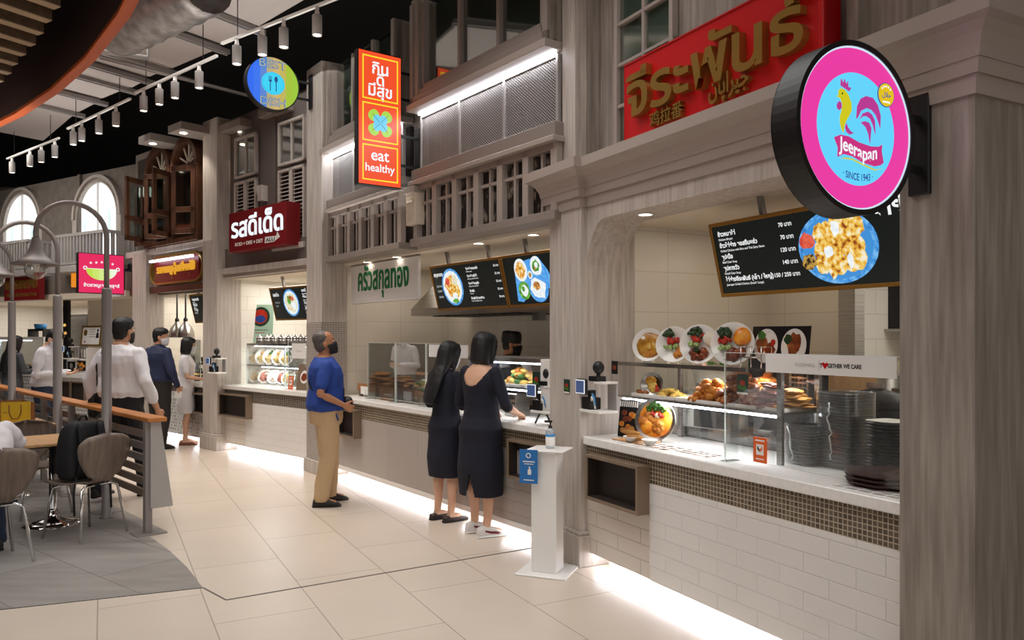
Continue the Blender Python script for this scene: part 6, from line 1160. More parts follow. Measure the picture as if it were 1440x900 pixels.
def table(u, v, lab, w=.33):
    t = thing('cafe_table', lab, 'table', FE, (u, v, 0), 0, 'square oak tables by the fence'); m = MB(); m.box(-w, w, -w, w, .715, .74, 'oak'); m.build('tabletop', t, bevel=.004); m = MB(); m.box(-w + .003, w - .003, -w + .003, w - .003, .707, .715, 'dark'); m.build('underframe', t)
    m = MB(); m.lathe([(.03, .05), (.03, .707), (.001, .707)], 'chrome', 16); m.build('column', t); m = MB(); m.lathe([(.001, 0), (.23, 0), (.235, .012), (.15, .03), (.06, .06), (.04, .12), (.03, .14), (.001, .14)], 'chrome', 28); m.build('base', t)
table(-.95, -.48, 'square oak table with chrome column beside the backpack chair', .35); table(-2.6, -.51, 'square oak table carrying the brown box and yellow bag', .37)
def make_chair(lab):
    t = thing('cafe_chair', lab, 'chair', WORLD, (0, 0, 0), 0, 'walnut ply chairs with chrome legs'); G = []; n = 44
    for i in range(n):   # seat front -> seat rear -> bend -> back top; waist between seat and back
        f = i / (n - 1)
        if f < .48: k = f / .48; y, z = .21 - .36 * k, .455 - .012 * sin(pi * k); w = .20 + .015 * sin(pi * k) - (.09 * max(0, k - .55) / .45)
        elif f < .62: k = (f - .48) / .14; a = k * R(78); y, z = -.15 - .06 * sin(a), .455 + .06 * (1 - cos(a)); w = .11 - .02 * sin(pi * k)
        else: k = (f - .62) / .38; y, z = -.209 - .07 * k, .503 + .33 * k; w = (.10 + .145 * sin(pi * (.08 + .60 * k))) * math.sqrt(max(.004, 1 - (max(0, k - .70) / .30) ** 3))
        cv = .05 * max(0, (f - .6) / .4); G.append([((w * s), y + cv * s * s + (0.0), z + (.012 * s * s if f < .48 else 0)) for s in [j / 5 - 1 for j in range(11)]])
    m = MB(); m.sheet(G, .012, 'ply'); m.build('shell', t)
    for sx in (-1, 1):
        for sy in (-1, 1): m = MB(); m.tube([(sx * .03, sy * .12 - .02, .425), (sx * .12, sy * .13 - .02, .425), (sx * .165, sy * .165 - .01, .40), (sx * .215, sy * .215 - .01, 0)], .011, 'chrome', 10); m.build('leg', t)
    m = MB(); m.box(-.06, .06, -.16, .12, .428, .441, 'dark'); m.build('mount_plate', t); return t
cA = make_chair('walnut ply chair with a black backpack on its seat, near the fence end'); cA.location = (-3.48, 6.31, 0); cA.rotation_euler = (0, 0, R(68))
for lab, x, y, a in (('walnut ply chair under the seated man in the white shirt', -3.74, 5.54, 50), ('walnut ply chair facing the camera at the far left side of the backpack table', -4.32, 7.06, -128), ('walnut ply chair behind the table with the yellow bag', -5.75, 8.1, -100)):
    c = copy_tree(cA); c['label'] = lab; c.location = (x, y, 0); c.rotation_euler = (0, 0, R(a))
# backpack
t = thing('backpack', 'black backpack standing on the chair near the fence end', 'backpack', WORLD, (-3.515, 6.32, .462), R(68 - 180))
MT['pack'] = mat('black_nylon', '#121215', .7, bmp=.3, bscale=30)
def soft(rings, mt, name, par, lv=1):
    m = MB(); m.loft(rings, mt); o = m.build(name, par); b = o.modifiers.new('soft', 'SUBSURF'); b.levels = lv; b.render_levels = lv; return o
def rr_ring(cx, cy, z, a, b, n=16, e=.45): return [(cx + a * abs(cos(q)) ** e * (1 if cos(q) > 0 else -1), cy + b * abs(sin(q)) ** e * (1 if sin(q) > 0 else -1), z) for q in [2 * pi * (i + .5) / n for i in range(n)]]
soft([rr_ring(0, 0, 0, .15, .08), rr_ring(0, 0, .02, .17, .1), rr_ring(0, 0, .2, .175, .11), rr_ring(0, .0, .36, .165, .1), rr_ring(0, .01, .45, .13, .075), rr_ring(0, .015, .475, .07, .04)], 'pack', 'bag_body', t, 2)
soft([rr_ring(0, -.11, .03, .12, .03), rr_ring(0, -.125, .06, .135, .045), rr_ring(0, -.12, .2, .13, .04), rr_ring(0, -.105, .25, .1, .02)], 'pack', 'front_pocket', t, 2)
for sx in (-1, 1):
    m = MB(); m.sheet([[(sx * .09 + dx, .10 + .03 * sin(pi * f), .46 - .42 * f) for dx in (-.03, 0, .03)] for f in [i / 10 for i in range(11)]], .014, 'pack'); m.build('shoulder_strap', t)
    m = MB(); m.tube([(sx * .12, .1, .04), (sx * .17, .13, -.08), (sx * .17, .14, -.26)], .009, 'pack', 6); m.build('loose_strap', t)
m = MB(); m.tube([(-.04, .02, .47), (-.02, .03, .51), (.02, .03, .51), (.04, .02, .47)], .009, 'pack', 8); m.build('grab_handle', t)
# box and paper bag on the second table
p = FE.w(-2.62, -.3, .741); t = thing('cardboard_box', 'open brown cardboard box on the table behind the yellow bag', 'box', FE, (-2.80, -.46, .741)); m = MB(); w, d, h = .26, .2, .2
m.box(-w, w, -d, d, 0, .005, 'card'); m.box(-w, w, -d, -d + .006, 0, h, 'card'); m.box(-w, w, d - .006, d, 0, h, 'card'); m.box(-w, -w + .006, -d, d, 0, h, 'card'); m.box(w - .006, w, -d, d, 0, h, 'card'); m.build('box', t)
t = thing('paper_bag', 'yellow paper carrier bag with dark red handles on the table', 'bag', FE, (-2.42, -.455, .741), R(72)); m = MB(); w, d, h = .12, .055, .22; m.box(-w, w, -d, d, 0, .003, 'yellow')
for a in ((-w, w, -d, -d + .003), (-w, w, d - .003, d), (-w, -w + .003, -d, d), (w - .003, w, -d, d)): m.box(*a, 0, h, 'yellow')
bg = m.build('bag', t); m = MB(); 
for y in (-d - .002, d + .002): m.tube([(-.05, y, h - .02), (-.05, y - .004, h - .1), (-.025, y - .006, h - .16), (.025, y - .006, h - .16), (.05, y - .004, h - .1), (.05, y, h - .02)], .004, 'maroon', 6)
m.build('handles', bg); m = MB(); m.box(-.1, -.065, -d - .002, -d, .12, .125, 'maroon'); m.build('print', bg)
t = thing('smartphone', 'dark phone lying on the oak table beside the backpack', 'phone', FE, (-.9, -.76, .741), .4); m = MB(); m.box(-.035, .035, -.07, .07, 0, .009, 'black'); m.build('body', t, bevel=.003)
t = thing('side_box', 'small dark box at the far left edge behind the fence table', 'box', FE, (-3.55, -.4, 0)); m = MB(); m.box(-.2, .2, -.25, .25, 0, .8, 'dark'); m.build('body', t, bevel=.01); m = MB(); m.box(-.2, .2, -.25, .25, .8, .83, 'lgrey'); m.build('lid', t)
# ================================================================== people
def merge(a, b, mx):
    k = len(a.v); a.v += [tuple(mx @ V(p)) for p in b.v]; a.f += [[i + k for i in f] for f in b.f]
    for f, i in zip(b.fm, range(len(b.fm))): a.fm.append(a._m(b.mats[f])); a.sm.append(True)
def remesh(mb, name, voxel, parent, mt, smooth=4, fold=0.0, fscale=(9, 9, 4), cut=None, seed=0):
    """fuse overlapping volumes into one continuous skin"""
    o = mb.build('raw'); r = o.modifiers.new('r', 'REMESH'); r.mode = 'VOXEL'; r.voxel_size = voxel; r.use_smooth_shade = True
    s = o.modifiers.new('s', 'SMOOTH'); s.factor = .5; s.iterations = smooth
    dg = bpy.context.evaluated_depsgraph_get(); me = bpy.data.meshes.new_from_object(o.evaluated_get(dg)); bpy.data.objects.remove(o)
    me.name = name; me.materials.clear(); me.materials.append(MT[mt])
    if fold:
        off = V((seed * 5.3, 0, seed * 2.1))
        for v, nn in [(v, v.normal.copy()) for v in me.vertices]:
            q = V((v.co.x * fscale[0], v.co.y * fscale[1], v.co.z * fscale[2])); v.co += nn * fold * (noise.noise(q + off) + .5 * noise.noise(q * 2.3 + off))
    if cut:
        import bmesh
        bm = bmesh.new(); bm.from_mesh(me); dead = [f for f in bm.faces if cut(f.calc_center_median(), f.normal)]; bmesh.ops.delete(bm, geom=dead, context='FACES'); bm.to_mesh(me); bm.free()
    me.polygons.foreach_set('material_index', [0] * len(me.polygons)); me.polygons.foreach_set('use_smooth', [True] * len(me.polygons)); me.update()
    n = bpy.data.objects.new(name, me); C.objects.link(n); n.parent = parent; return n
def limb(m, pts, rad, n=14):
    P = [V(p) for p in pts]; m.tube(P, rad, 'skin', n)
    for p, r in zip(P, rad): m.ell(p, (r * .98, r * .98, r * .98), 'skin', n, 8)
def ring_e(z, rx, ry, cy=0, cx=0, n=24, e=.85): return [(cx + rx * abs(cos(q)) ** e * (1 if cos(q) >= 0 else -1), cy + ry * abs(sin(q)) ** e * (1 if sin(q) >= 0 else -1), z) for q in [2 * pi * i / n for i in range(n)]]
TOR = dict(m=[(.82, .15, .105, 0), (.92, .165, .12, 0), (1.02, .155, .115, .005), (1.15, .162, .118, .005), (1.28, .18, .122, 0), (1.35, .178, .108, -.006), (1.41, .13, .078, -.012), (1.45, .066, .06, -.014), (1.47, .058, .056, -.012)],
           f=[(.80, .165, .118, -.01), (.90, .168, .125, -.012), (1.0, .138, .104, 0), (1.08, .128, .098, .004), (1.18, .14, .108, .01), (1.27, .155, .118, .012), (1.34, .152, .096, 0), (1.40, .108, .07, -.01), (1.44, .056, .054, -.012), (1.46, .05, .05, -.01)])
HEAD = [(-.120, .026, .060, .022), (-.108, .044, .050, .042), (-.08, .058, .025, .066), (-.045, .067, .008, .085), (0, .073, 0, .094), (.035, .0755, -.003, .098), (.07, .070, -.006, .091), (.095, .054, -.008, .070), (.112, .026, -.010, .036), (.118, .006, -.01, .008)]
HAIR = dict(short=[(-.085, .045, -.055, .035), (-.05, .066, -.04, .058), (0, .083, -.03, .08), (.04, .087, -.012, .102), (.08, .083, -.002, .106), (.112, .06, -.004, .082), (.13, .022, -.008, .034)],
            bald=[(-.07, .055, -.05, .05), (-.03, .078, -.034, .076), (.01, .081, -.028, .082), (.05, .083, -.022, .09), (.085, .074, -.022, .08), (.112, .05, -.024, .058), (.124, .014, -.026, .02)],
            bob=[(-.15, .075, -.03, .065), (-.12, .098, -.028, .085), (-.05, .1, -.028, .09), (.02, .096, -.02, .1), (.07, .09, -.006, .108), (.11, .066, -.004, .088), (.132, .024, -.008, .036)],
            long=[(-.50, .10, -.125, .022), (-.42, .13, -.12, .034), (-.3, .135, -.105, .045), (-.2, .118, -.08, .062), (-.12, .1, -.05, .075), (-.05, .094, -.036, .085), (.02, .092, -.022, .1), (.07, .086, -.006, .106), (.11, .062, -.004, .085), (.13, .022, -.008, .035)],
            cap=[(.0, .084, -.012, .104), (.03, .087, -.008, .109), (.09, .088, -.008, .108), (.125, .08, -.012, .098), (.135, .05, -.012, .065)])
def hand(m, w, d, n, side, curl=.25, s=1.0):
    """palm, four fingers of different lengths and a side thumb; n = way the palm faces, side = thumb side"""
    w, d, n = V(w), V(d).normalized(), V(n); n = (n - d * n.dot(d)).normalized(); k = d.cross(n) * side
    rg = []
    for f, a, b in ((-.02, .022, .019), (.01, .03, .018), (.05, .039, .016), (.088, .040, .012)): c = w + d * f * s; rg.append([c + k * a * s * cos(q) + n * b * s * sin(q) for q in [2 * pi * i / 14 for i in range(14)]])
    m.loft(rg, 'skin')
    for i, (o, L_) in enumerate(((.031, .074), (.0105, .082), (-.0105, .077), (-.031, .06))):
        p = w + d * .08 * s + k * o * s; dd = d + k * (o * 1.2); P = [p]; a = curl * .6
        for q in (.45, .32, .23):
            a += curl; P.append(P[-1] + (dd * cos(a) + n * sin(a)).normalized() * L_ * q * s)
        m.tube(P, [.0092 * s, .009 * s, .0082 * s, .007 * s], 'skin', 8); m.ell(P[-1], (.007 * s,) * 3, 'skin', 8, 6)
    p = w + d * .022 * s + k * .03 * s; q = p + (k * .75 + d * .6 + n * .35).normalized() * .04 * s; r = q + (k * .25 + d * .9 + n * .3).normalized() * .034 * s
    m.tube([p, q, r], [.014 * s, .0105 * s, .008 * s], 'skin', 8); m.ell(r, (.008 * s,) * 3, 'skin', 8, 6)
def person(label, x, y, face, H, sex='m', top='shirt', bottom='trous', hair='short', haircol='hair', skin='skin', mask=None, J=None, lean=0.0, look=(0, 0), sleeve='long', hem=.34, legs=None, seat=0.0, shoes='shoe', sole='rubber', hem_top=.84, curl=.3, wide=1.0, scoop=False, skirt_col=None, foot_yaw=(8, -8), fold=.004, palms=None, tuck=True, slit=False, hair_len=None):
    s = H / 1.70; t = thing('person', label, 'person', WORLD, (x, y, 0), 0); t.rotation_euler = (0, 0, R(face) - pi / 2)
    k = 1 if sex == 'm' else .92; dz = -seat
    j = dict(hL=(-.09, 0, .9 + dz), kL=(-.095, .02, .48), aL=(-.09, -.02, .085), hR=(.09, 0, .9 + dz), kR=(.095, .02, .48), aR=(.09, -.02, .085),
             sL=(-.172 * k, -.012, 1.372 + dz), eL=(-.235 * k, -.035, 1.10 + dz), wL=(-.245 * k, .04, .865 + dz), sR=(.172 * k, -.012, 1.372 + dz), eR=(.235 * k, -.035, 1.10 + dz), wR=(.245 * k, .04, .865 + dz))
    for key, val in (J or {}).items(): j[key] = val
    def B(p): p = V(p); b = max(0, p.z - (.95 + dz)); return V((p.x, p.y + lean * b * (1 + .35 * b), p.z - .22 * lean * lean * b))
    for key in ('sL', 'sR'): j[key] = B((j[key][0] * (1 + (wide - 1) * .8), j[key][1], j[key][2]))
    for key in ('eL', 'eR', 'wL', 'wR'): j[key] = V((j[key][0] * (1 + (wide - 1) * .8), j[key][1], j[key][2])) + ((j['s' + key[1]] - V((0, 0, 0))) * 0) + (V((0, lean * .42, 0)) if key[0] == 'e' and not (J and key in J) else V((0, 0, 0)))
    S = lambda p: V(p) * s
    tor = [(z + dz, rx * wide, ry * wide, cy) for z, rx, ry, cy in TOR[sex]]
    def tring(z, rx, ry, cy, g=0.0, n=28): return [S(B(p)) for p in ring_e(z, rx + g, ry + g, cy, n=n)]
    # ---- body: one continuous skin
    m = MB(); m.loft([tring(*q) for q in tor], 'skin')
    for sd in 'LR':
        h, kn, an = V(j['h' + sd]), V(j['k' + sd]), V(j['a' + sd]); dirn = (an - kn).normalized(); back = V((0, -1, 0)) if seat == 0 else V((0, -1, 0))
        limb(m, [S(h), S(h.lerp(kn, .5)), S(kn), S(kn.lerp(an, .3) + back * .014), S(kn.lerp(an, .7)), S(an)], [.082 * s, .07 * s, .052 * s, .054 * s, .038 * s, .034 * s])
        fy = R(foot_yaw[0 if sd == 'L' else 1]); fd = V((-sin(fy), cos(fy), 0)); m.tube([S(an + V((0, 0, -.03)) - fd * .03), S(an + fd * .06 + V((0, 0, -.04))), S(an + fd * .14 + V((0, 0, -.055)))], [.036 * s, .036 * s, .026 * s], 'skin', 12)
        a, e, w = V(j['s' + sd]), V(j['e' + sd]), V(j['w' + sd]); f = .9 if sex == 'f' else 1.0
        limb(m, [S(a), S(a.lerp(e, .5)), S(e), S(e.lerp(w, .3)), S(w)], [.052 * f * s, .045 * f * s, .037 * f * s, .037 * f * s, .026 * f * s])
        pn = (palms or {}).get(sd, V((1 if sd == 'L' else -1, .15, 0))); fwd = (w - e).normalized()
        thumb = V((0, 1, .25)) if (palms or {}).get(sd) is None else V((0, .3, 1)) if abs(V(pn).z) < .6 else V((1 if sd == 'L' else -1, .3, 0))
        nn = V(pn); nn = (nn - fwd * nn.dot(fwd)).normalized(); side = 1 if fwd.cross(nn).dot(thumb) > 0 else -1
        hand(m, S(w + fwd * .02), fwd, nn, side, curl, s * (1 if sex == 'm' else .92))
    nb = B((0, -.012, 1.44 + dz)); hc = B((0, .012, 1.585 + dz)) + V((0, .01 + lean * .02, 0)); piv = hc + V((0, -.03, -.09))
    rot = Matrix.Rotation(R(look[0]), 4, 'Z') @ Matrix.Rotation(R(look[1]), 4, 'X'); MX = Matrix.Scale(s, 4) @ Matrix.Translation(piv) @ rot @ Matrix.Translation(hc - piv)
    nr = .056 if sex == 'm' else .047; top_n = MX @ V((0, -.022, -.06)); limb(m, [S(nb), S(nb).lerp(top_n, .5), top_n], [nr * 1.08 * s, nr * s, nr * s])
    h = MB(); h.loft([ring_e(z, rx, ry, yc, n=24, e=1) for z, rx, yc, ry in HEAD], 'skin'); h.ell((0, .098, -.032), (.013, .016, .016), 'skin', 10, 6); h.ell((0, .094, -.012), (.009, .010, .028), 'skin', 10, 6); h.ell((0, .086, -.072), (.024, .010, .010), 'skin', 12, 6); h.ell((0, .083, .022), (.045, .014, .010), 'skin', 12, 6); h.ell((0, .078, -.105), (.02, .014, .014), 'skin', 10, 6)
    for sx in (-1, 1): h.ell((sx * .077, -.008, -.02), (.010, .02, .032), 'skin', 10, 8); h.ell((sx * .084, -.014, -.012), (.006, .016, .024), 'skin', 10, 6)
    merge(m, h, MX); remesh(m, 'body', .0062, t, skin, 3)
    # eyes, brows, lips
    m = MB(); e = MB()
    for sx in (-1, 1): e.ell((sx * .031, .0855, -.004), (.013, .006, .0075), 'egg', 12, 6)
    merge(m, e, MX); ey = m.build('eye', t); m = MB(); e = MB()
    for sx in (-1, 1): e.ell((sx * .031, .0905, -.004), (.006, .003, .0065), 'black', 10, 6); e.ell((sx * .032, .092, .020), (.017, .005, .0035), 'hair', 10, 6)
    merge(m, e, MX); m.build('brow_and_pupil', ey)
    if mask:
        m = MB(); e = MB(); e.loft([ring_e(z, rx, ry, cy, n=24, e=1) for z, rx, ry, cy in ((-.128, .035, .03, .062), (-.112, .055, .055, .044), (-.075, .0665, .08, .028), (-.045, .0715, .099, .014), (-.03, .0715, .108, .007), (-.014, .05, .085, .026))], 'skin')
        for sx in (-1, 1): e.tube([(sx * .068, .04, -.035), (sx * .08, .01, -.01), (sx * .082, -.02, -.01)], .002, 'skin', 6)
        merge(m, e, MX)
        def front(cn, nn): q = MX.inverted() @ cn; return q.y < .018 and abs(q.x) < .07 or q.y < .005
        remesh(m, 'face_mask', .006, t, mask, 2, .0015, (40, 40, 60), cut=front)
    else:
        m = MB(); e = MB(); e.ell((0, .0945, -.072), (.021, .005, .006), 'sausage', 12, 6); merge(m, e, MX); m.build('lips', t)
    # hair
    m = MB(); e = MB(); sec = list(HAIR[hair])
    e.loft([ring_e(z, rx, ry, yc, n=28, e=1) for z, rx, yc, ry in sec], 'skin')
    if hair in ('bob', 'long'):
        for sx in (-1, 1): e.tube([(sx * .07, .055, .07), (sx * .084, .05, .0), (sx * .084, .04, -.07), (sx * .08, .03, -.14 if hair == 'bob' else -.2)], [.022, .022, .022, .014], 'skin', 10)
    merge(m, e, MX); remesh(m, 'hair' if hair != 'cap' else 'cap', .008, t, haircol, 3, .004 if hair != 'cap' else .001, (30, 30, 5) if hair in ('long', 'bob') else (30, 30, 22))
    if hair == 'cap': m = MB(); e = MB(); e.loft([ring_e(z, rx, ry, yc, n=24, e=1) for z, rx, yc, ry in [(-.07, .055, -.05, .046), (-.03, .076, -.034, .068), (.005, .08, -.028, .078)]], 'skin'); merge(m, e, MX); remesh(m, 'hair', .008, t, 'hair', 3)
    # legs clothing
    f = 1.0
    if bottom not in ('dress',):
        m = MB(); g = .014
        m.loft([tring(z + dz, rx * wide, ry * wide, cy, g) for z, rx, ry, cy in ((.80, .15, .11, 0), (.86, .16, .118, 0), (.95, .163, .12, 0), (1.03, .155, .115, 0))], 'skin')
        for sd in 'LR':
            h, kn, an = V(j['h' + sd]), V(j['k' + sd]), V(j['a' + sd]); limb(m, [S(h + V((0, 0, -.02))), S(h.lerp(kn, .5)), S(kn), S(kn.lerp(an, .5) + V((0, -.008, 0))), S(an + V((0, -.005, .0)))], [.096 * wide * s, .09 * wide * s, .078 * (.35 + .65 * wide) * s, .072 * (.35 + .65 * wide) * s, .066 * (.35 + .65 * wide) * s])
        cutb = lambda cn, nn: cn.z < .055 * s
        remesh(m, 'trousers', .010, t, bottom, 4, fold * 2.6, (9, 9, 5), seed=x, cut=cutb)
    # top clothing
    m = MB(); g = .018 if bottom != 'dress' else .010
    if bottom == 'dress':
        sk = [(hem, .165, .125, -.005), ((hem + .8) / 2, .178, .135, -.012)] + [(z, rx, ry, cy) for z, rx, ry, cy in TOR[sex]]
        sk = [(z, rx * wide, ry * wide, cy) for z, rx, ry, cy in sk]; m.loft([tring(*q, g) for q in sk[:-2]], 'skin'); m.loft([tring(*q, g * .6) for q in sk[-4:-1]], 'skin')
    else:
        hz = hem_top; sk = [(hz + dz, .162 * wide, .122 * wide, 0), (hz + .05 + dz, .178 * wide, .138 * wide, 0)] + [q for q in tor if q[0] > hz + dz + .09]
        m.loft([tring(*q, g if i < len(sk) - 1 else .012) for i, q in enumerate(sk[:-1])], 'skin')
        m.loft([tring(1.42 + dz, .075, .068, -.012, 0), tring(1.475 + dz, .066, .062, -.006, 0)], 'skin')
    for sd in 'LR':
        a, e2, w = V(j['s' + sd]), V(j['e' + sd]), V(j['w' + sd]); ff = .92 if sex == 'f' else 1.0
        if sleeve == 'none': continue
        e_ = {'short': a.lerp(e2, .72), 'elbow': e2, 'long': e2, 'rolled': e2}[sleeve]
        pts, rad = [S(a), S(a.lerp(e_, .5)), S(e_)], [.062 * ff * s, .066 * ff * s, .06 * ff * s]
        if bottom == 'dress': rad = [.058 * ff * s, .055 * ff * s, .05 * ff * s]
        if sleeve == 'long': pts += [S(e2.lerp(w, .5)), S(w - (w - e2).normalized() * .0)]; rad += [.052 * s, .042 * s]
        if sleeve == 'rolled': pts += [S(e2.lerp(w, .5)), S(e2.lerp(w, .66))]; rad += [.054 * s, .052 * s]
        if sleeve == 'elbow': pts += [S(e2.lerp(w, .12))]; rad += [.05 * ff * s]
        limb(m, pts, rad)
    def cut(cn, nn):
        q = cn / s
        if scoop and q.z > 1.2 and ((q.x / .145) ** 2 + ((q.z - 1.46) / (.20 if q.y < 0 else .11)) ** 2 < 1): return True
        if slit and q.y < -.03 and hem - .02 < q.z < hem + .2 and abs(q.x - .02) < .05 * (1 - (q.z - hem) / .2): return True
        if bottom == 'dress' and abs(nn.z) > .8 and q.z < hem + .015: return True
        return False
    remesh(m, 'dress' if bottom == 'dress' else 'shirt', .0085, t, top, 4, fold * (.8 if bottom == 'dress' else 2.2), (10, 10, 5), cut=cut, seed=y)
    # shoes
    for i, sd in enumerate('LR'):
        an = V(j['a' + sd]); fy = R(foot_yaw[i]); fd = V((-sin(fy), cos(fy), 0)); sd_ = V((cos(fy), sin(fy), 0)); z0 = an.z - .085
        def sec(f, hw, h, z=0): c = an + fd * f; return [S((c.x + sd_.x * hw * abs(cos(q)) ** .7 * (1 if cos(q) > 0 else -1), c.y + sd_.y * hw * abs(cos(q)) ** .7 * (1 if cos(q) > 0 else -1), z0 + z + h * (.5 + .5 * abs(sin(q)) ** .7 * (1 if sin(q) > 0 else -1)))) for q in [2 * pi * k / 16 for k in range(16)]]
        low = shoes == 'shoe_b' or shoes == 'sand'
        m = MB(); m.loft([sec(-.085, .02, .04), sec(-.075, .034, .06 if low else .085), sec(-.03, .04, .06 if low else .10), sec(.02, .042, .055 if low else .098), sec(.07, .046, .05 if low else .075), sec(.12, .049, .05), sec(.165, .04, .036), sec(.185, .018, .022)], shoes); sh = m.build('shoe', t)
        m = MB(); m.loft([sec(-.088, .024, .018), sec(-.07, .037, .02), sec(0, .043, .02), sec(.1, .051, .02), sec(.165, .044, .02), sec(.188, .02, .018)], sole); m.build('sole', sh)
    return t, j, MX, S
# blue polo man, looking up at the menu
t, j, MX, S = person('older man in blue polo shirt and khaki trousers looking up at the menu', -1.80, 7.48, 20, 1.665, top='blue', bottom='khaki', hair='bald', haircol='hair_g', skin='skin_d', mask='maskk', sleeve='short', look=(-5, 17), wide=1.24,
    J=dict(eR=(.235, -.08, 1.11), wR=(.2, .13, 1.0), eL=(-.235, -.06, 1.12), wL=(-.16, .14, 1.02), aR=(.11, -.05, .085), kR=(.105, .02, .48), aL=(-.12, .06, .085), kL=(-.11, .06, .48)), hem_top=.93, shoes='shoe', foot_yaw=(14, -10), curl=.5)
m = MB(); P = [(-.13, .02, 1.40), (-.04, .12, 1.30), (.1, .155, 1.12), (.14, .15, 1.03)]; m.sheet([[S((p[0] + d * .7, p[1] + .012, p[2] + d)) for d in (-.014, 0, .014)] for p in P], .004, 'leather'); P = [(-.13, .0, 1.43), (-.05, -.11, 1.38), (.08, -.15, 1.2), (.17, -.08, 1.05)]; m.sheet([[S((p[0] + d * .7, p[1] - .02, p[2] + d)) for d in (-.014, 0, .014)] for p in P], -.004, 'leather'); m.build('bag_strap', t)
soft([[S(q) for q in rr_ring(.12, .2, z, a, b)] for z, a, b in ((.93, .05, .03), (.94, .07, .045), (1.02, .075, .05), (1.06, .06, .035), (1.065, .03, .02))], 'leather', 'pouch', t)
m = MB(); m.tube([S((.175, .06, .98)), S((.185, .08, .9)), S((.19, .10, .84))], .008, 'blue', 6); m.build('lanyard', t)
# two women at the middle counter
t, j, MX, S = person('woman with black bob in a long navy dress and white sneakers at the middle counter', -.25, 6.34, 48, 1.645, 'f', 'navy', 'dress', 'bob', skin='skin_l', sleeve='elbow', hem=.34, scoop=True, slit=True, look=(-14, -6), shoes='shoe_w', sole='paper', wide=1.13,
    J=dict(eR=(.26, .0, 1.10), wR=(.2, .2, 1.03), eL=(-.26, .02, 1.10), wL=(-.14, .22, 1.04), aR=(.09, -.03, .085), aL=(-.1, .02, .085)), foot_yaw=(-14, -22), palms=dict(L=(0, 0, -1), R=(0, 0, -1)))
for i, sd in enumerate('LR'):
    an = V(j['a' + sd]); fy = R((-14, -22)[i]); fd = V((-sin(fy), cos(fy), 0)); sdv = V((cos(fy), sin(fy), 0))
    for k in (-1, 1): m = MB(); m.sheet([[S(an + fd * f + sdv * k * (.0445 + .003 * sin(f * 20)) + V((0, 0, z - .085 + d * (1 - abs(f - .05) * 5)))) for d in (-.012, .012)] for f, z in ((-.03, .06), (.02, .045), (.07, .04), (.11, .03))], .002 * k, 'maroon'); m.build('stripe', t)
person('woman with long black hair in a short navy dress at the middle counter', -.585, 6.84, 50, 1.575, 'f', 'navy', 'dress', 'long', skin='skin_l', sleeve='elbow', hem=.42, look=(-20, -12), shoes='shoe_b', sole='rubber', mask='maskw',
    J=dict(eR=(.225, -.0, 1.10), wR=(.14, .2, 1.08), eL=(-.225, .0, 1.10), wL=(-.12, .2, 1.08)), foot_yaw=(-5, -12), palms=dict(L=(0, 0, 1), R=(0, 0, 1)), wide=.98)
# cook behind the case
q = M.w(-1.80, 1.05); person('cook in black cap, black mask and black shirt behind the counter', q.x, q.y, 8, 1.66, 'm', 'trous', 'trous2', 'cap', haircol='black', skin='skin_d', mask='maskk', look=(-12, -4), sleeve='long', J=dict(eR=(.25, .05, 1.12), wR=(.18, .26, 1.12), eL=(-.25, .05, 1.12), wL=(-.16, .26, 1.1)), palms=dict(L=(0, 0, -1), R=(0, 0, -1)))
# shoppers beyond the fence
t, j, MX, S = person('big man in white shirt and black trousers walking away behind the fence', -3.90, 7.75, 74, 1.80, 'm', 'shirt', 'trous', 'short', skin='skin', sleeve='rolled', wide=1.16, look=(-4, 2), hem_top=.96, mask='maskk',
    J=dict(eL=(-.29, -.06, 1.12), wL=(-.28, -.02, .9), eR=(.29, -.06, 1.10), wR=(.31, .05, .86), aL=(-.09, -.18, .13), kL=(-.1, .05, .5), aR=(.1, .2, .085), kR=(.1, .14, .49)), fold=.006)
soft([[S(q) for q in rr_ring(-.30, .05, z, a, b)] for z, a, b in ((.74, .03, .1), (.76, .05, .13), (.95, .05, .13), (1.02, .035, .1))], 'leather', 'shoulder_bag', t)
m = MB(); m.tube([S((-.3, .02, 1.0)), S((-.2, -.1, 1.25)), S((-.12, -.1, 1.42))], .008, 'leather', 6); m.build('bag_strap', t)
person('man in navy shirt and dark trousers standing with his back turned, holding paper', -5.08, 11.15, 62, 1.735, 'm', 'navyshirt', 'trous2', 'short', skin='skin', sleeve='long', wide=1.08, look=(-48, -2), mask='maskw', hem_top=.95, J=dict(eR=(.28, -.03, 1.1), wR=(.27, .08, .9)))
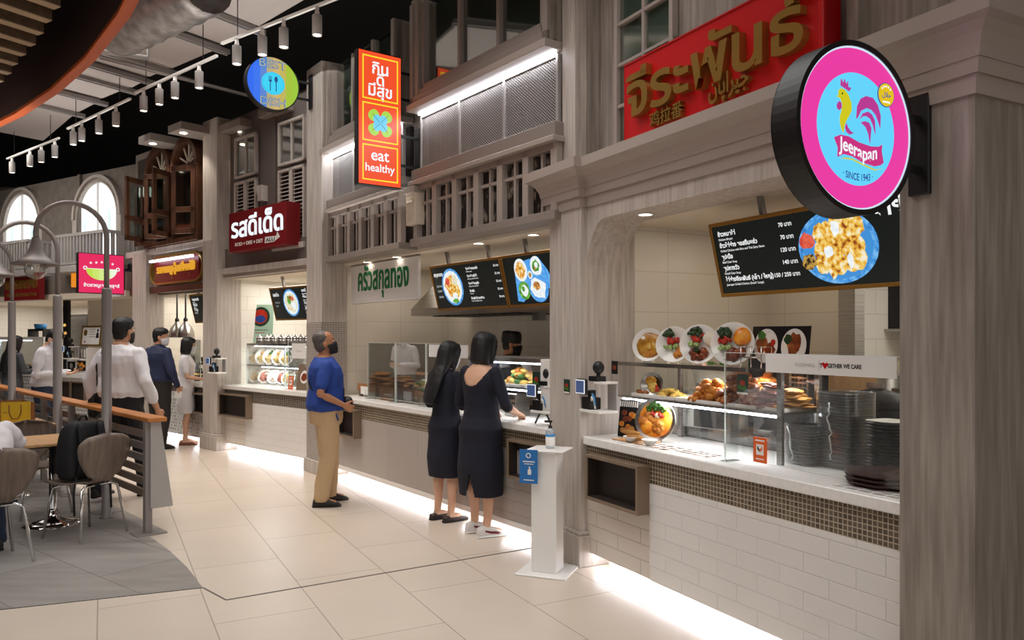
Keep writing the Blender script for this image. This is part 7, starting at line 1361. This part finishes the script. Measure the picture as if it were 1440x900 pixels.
q = V((-5.08, 11.15, 0)); f = V((cos(R(62)), sin(R(62)), 0)); r = V((f.y, -f.x, 0)); w = q + r * .27 + f * .12 + V((0, 0, .74)); m = MB(); m.box(-.05, .05, -.02, .02, 0, .09, 'paper'); solo(m, 'paper_slip', 'folded white paper held by the man in the navy shirt', 'paper', WORLD, w)
person('girl with black fringe in a white dress behind the man in the navy shirt', -4.88, 11.62, 20, 1.60, 'f', 'shirt', 'dress', 'bob', skin='skin_l', sleeve='short', hem=.5, mask='maskw', look=(-4, -6), shoes='sand', sole='sand', J=dict(eR=(.22, .02, 1.08), wR=(.16, .22, 1.05)))
t, j, MX, S = person('man in pale grey shirt looking down at his phone beyond the fence', -6.30, 10.45, 8, 1.735, 'm', 'shirt_g', 'denim', 'short', skin='skin_l', sleeve='long', look=(-10, -30), mask='maskw', lean=.08, wide=1.05, hem_top=.93, J=dict(eR=(.24, .0, 1.09), wR=(.10, .27, 1.10), eL=(-.24, .0, 1.09), wL=(-.08, .27, 1.10)), palms=dict(L=(0, .0, 1), R=(0, .0, 1)), curl=.4)
q = V((-6.30, 10.45, 0)); f = V((cos(R(8)), sin(R(8)), 0)); m = MB(); m.box(-.04, .04, -.08, .08, 0, .01, 'black'); solo(m, 'smartphone', 'black phone in the hands of the man in the pale grey shirt', 'phone', WORLD, q + f * .40 + V((0, 0, 1.17)), R(8 - 90), tilt=R(25))
person('woman with long black hair in a dark grey dress at the far left counter', -7.95, 12.35, 70, 1.63, 'f', 'greydress', 'dress', 'long', skin='skin', sleeve='long', hem=.4, look=(-15, -8), shoes='shoe', J=dict(eR=(.23, .02, 1.1), wR=(.15, .24, 1.1)))
# seated man at the left edge
person('seated man in white shirt and dark jeans at the left edge, leaning forward', -3.78, 5.60, 140, 1.66, 'm', 'shirt', 'denim', 'short', skin='skin', sleeve='long', seat=.40, lean=.5, look=(0, -25), wide=1.06, hem_top=.84,
    J=dict(hL=(-.1, .0, .51), kL=(-.14, .42, .51), aL=(-.14, .38, .085), hR=(.1, .0, .51), kR=(.14, .42, .51), aR=(.14, .30, .085), eR=(.27, .28, .82), wR=(.16, .5, .80), eL=(-.27, .28, .82), wL=(-.14, .5, .80)), palms=dict(L=(0, 0, -1), R=(0, 0, -1)))
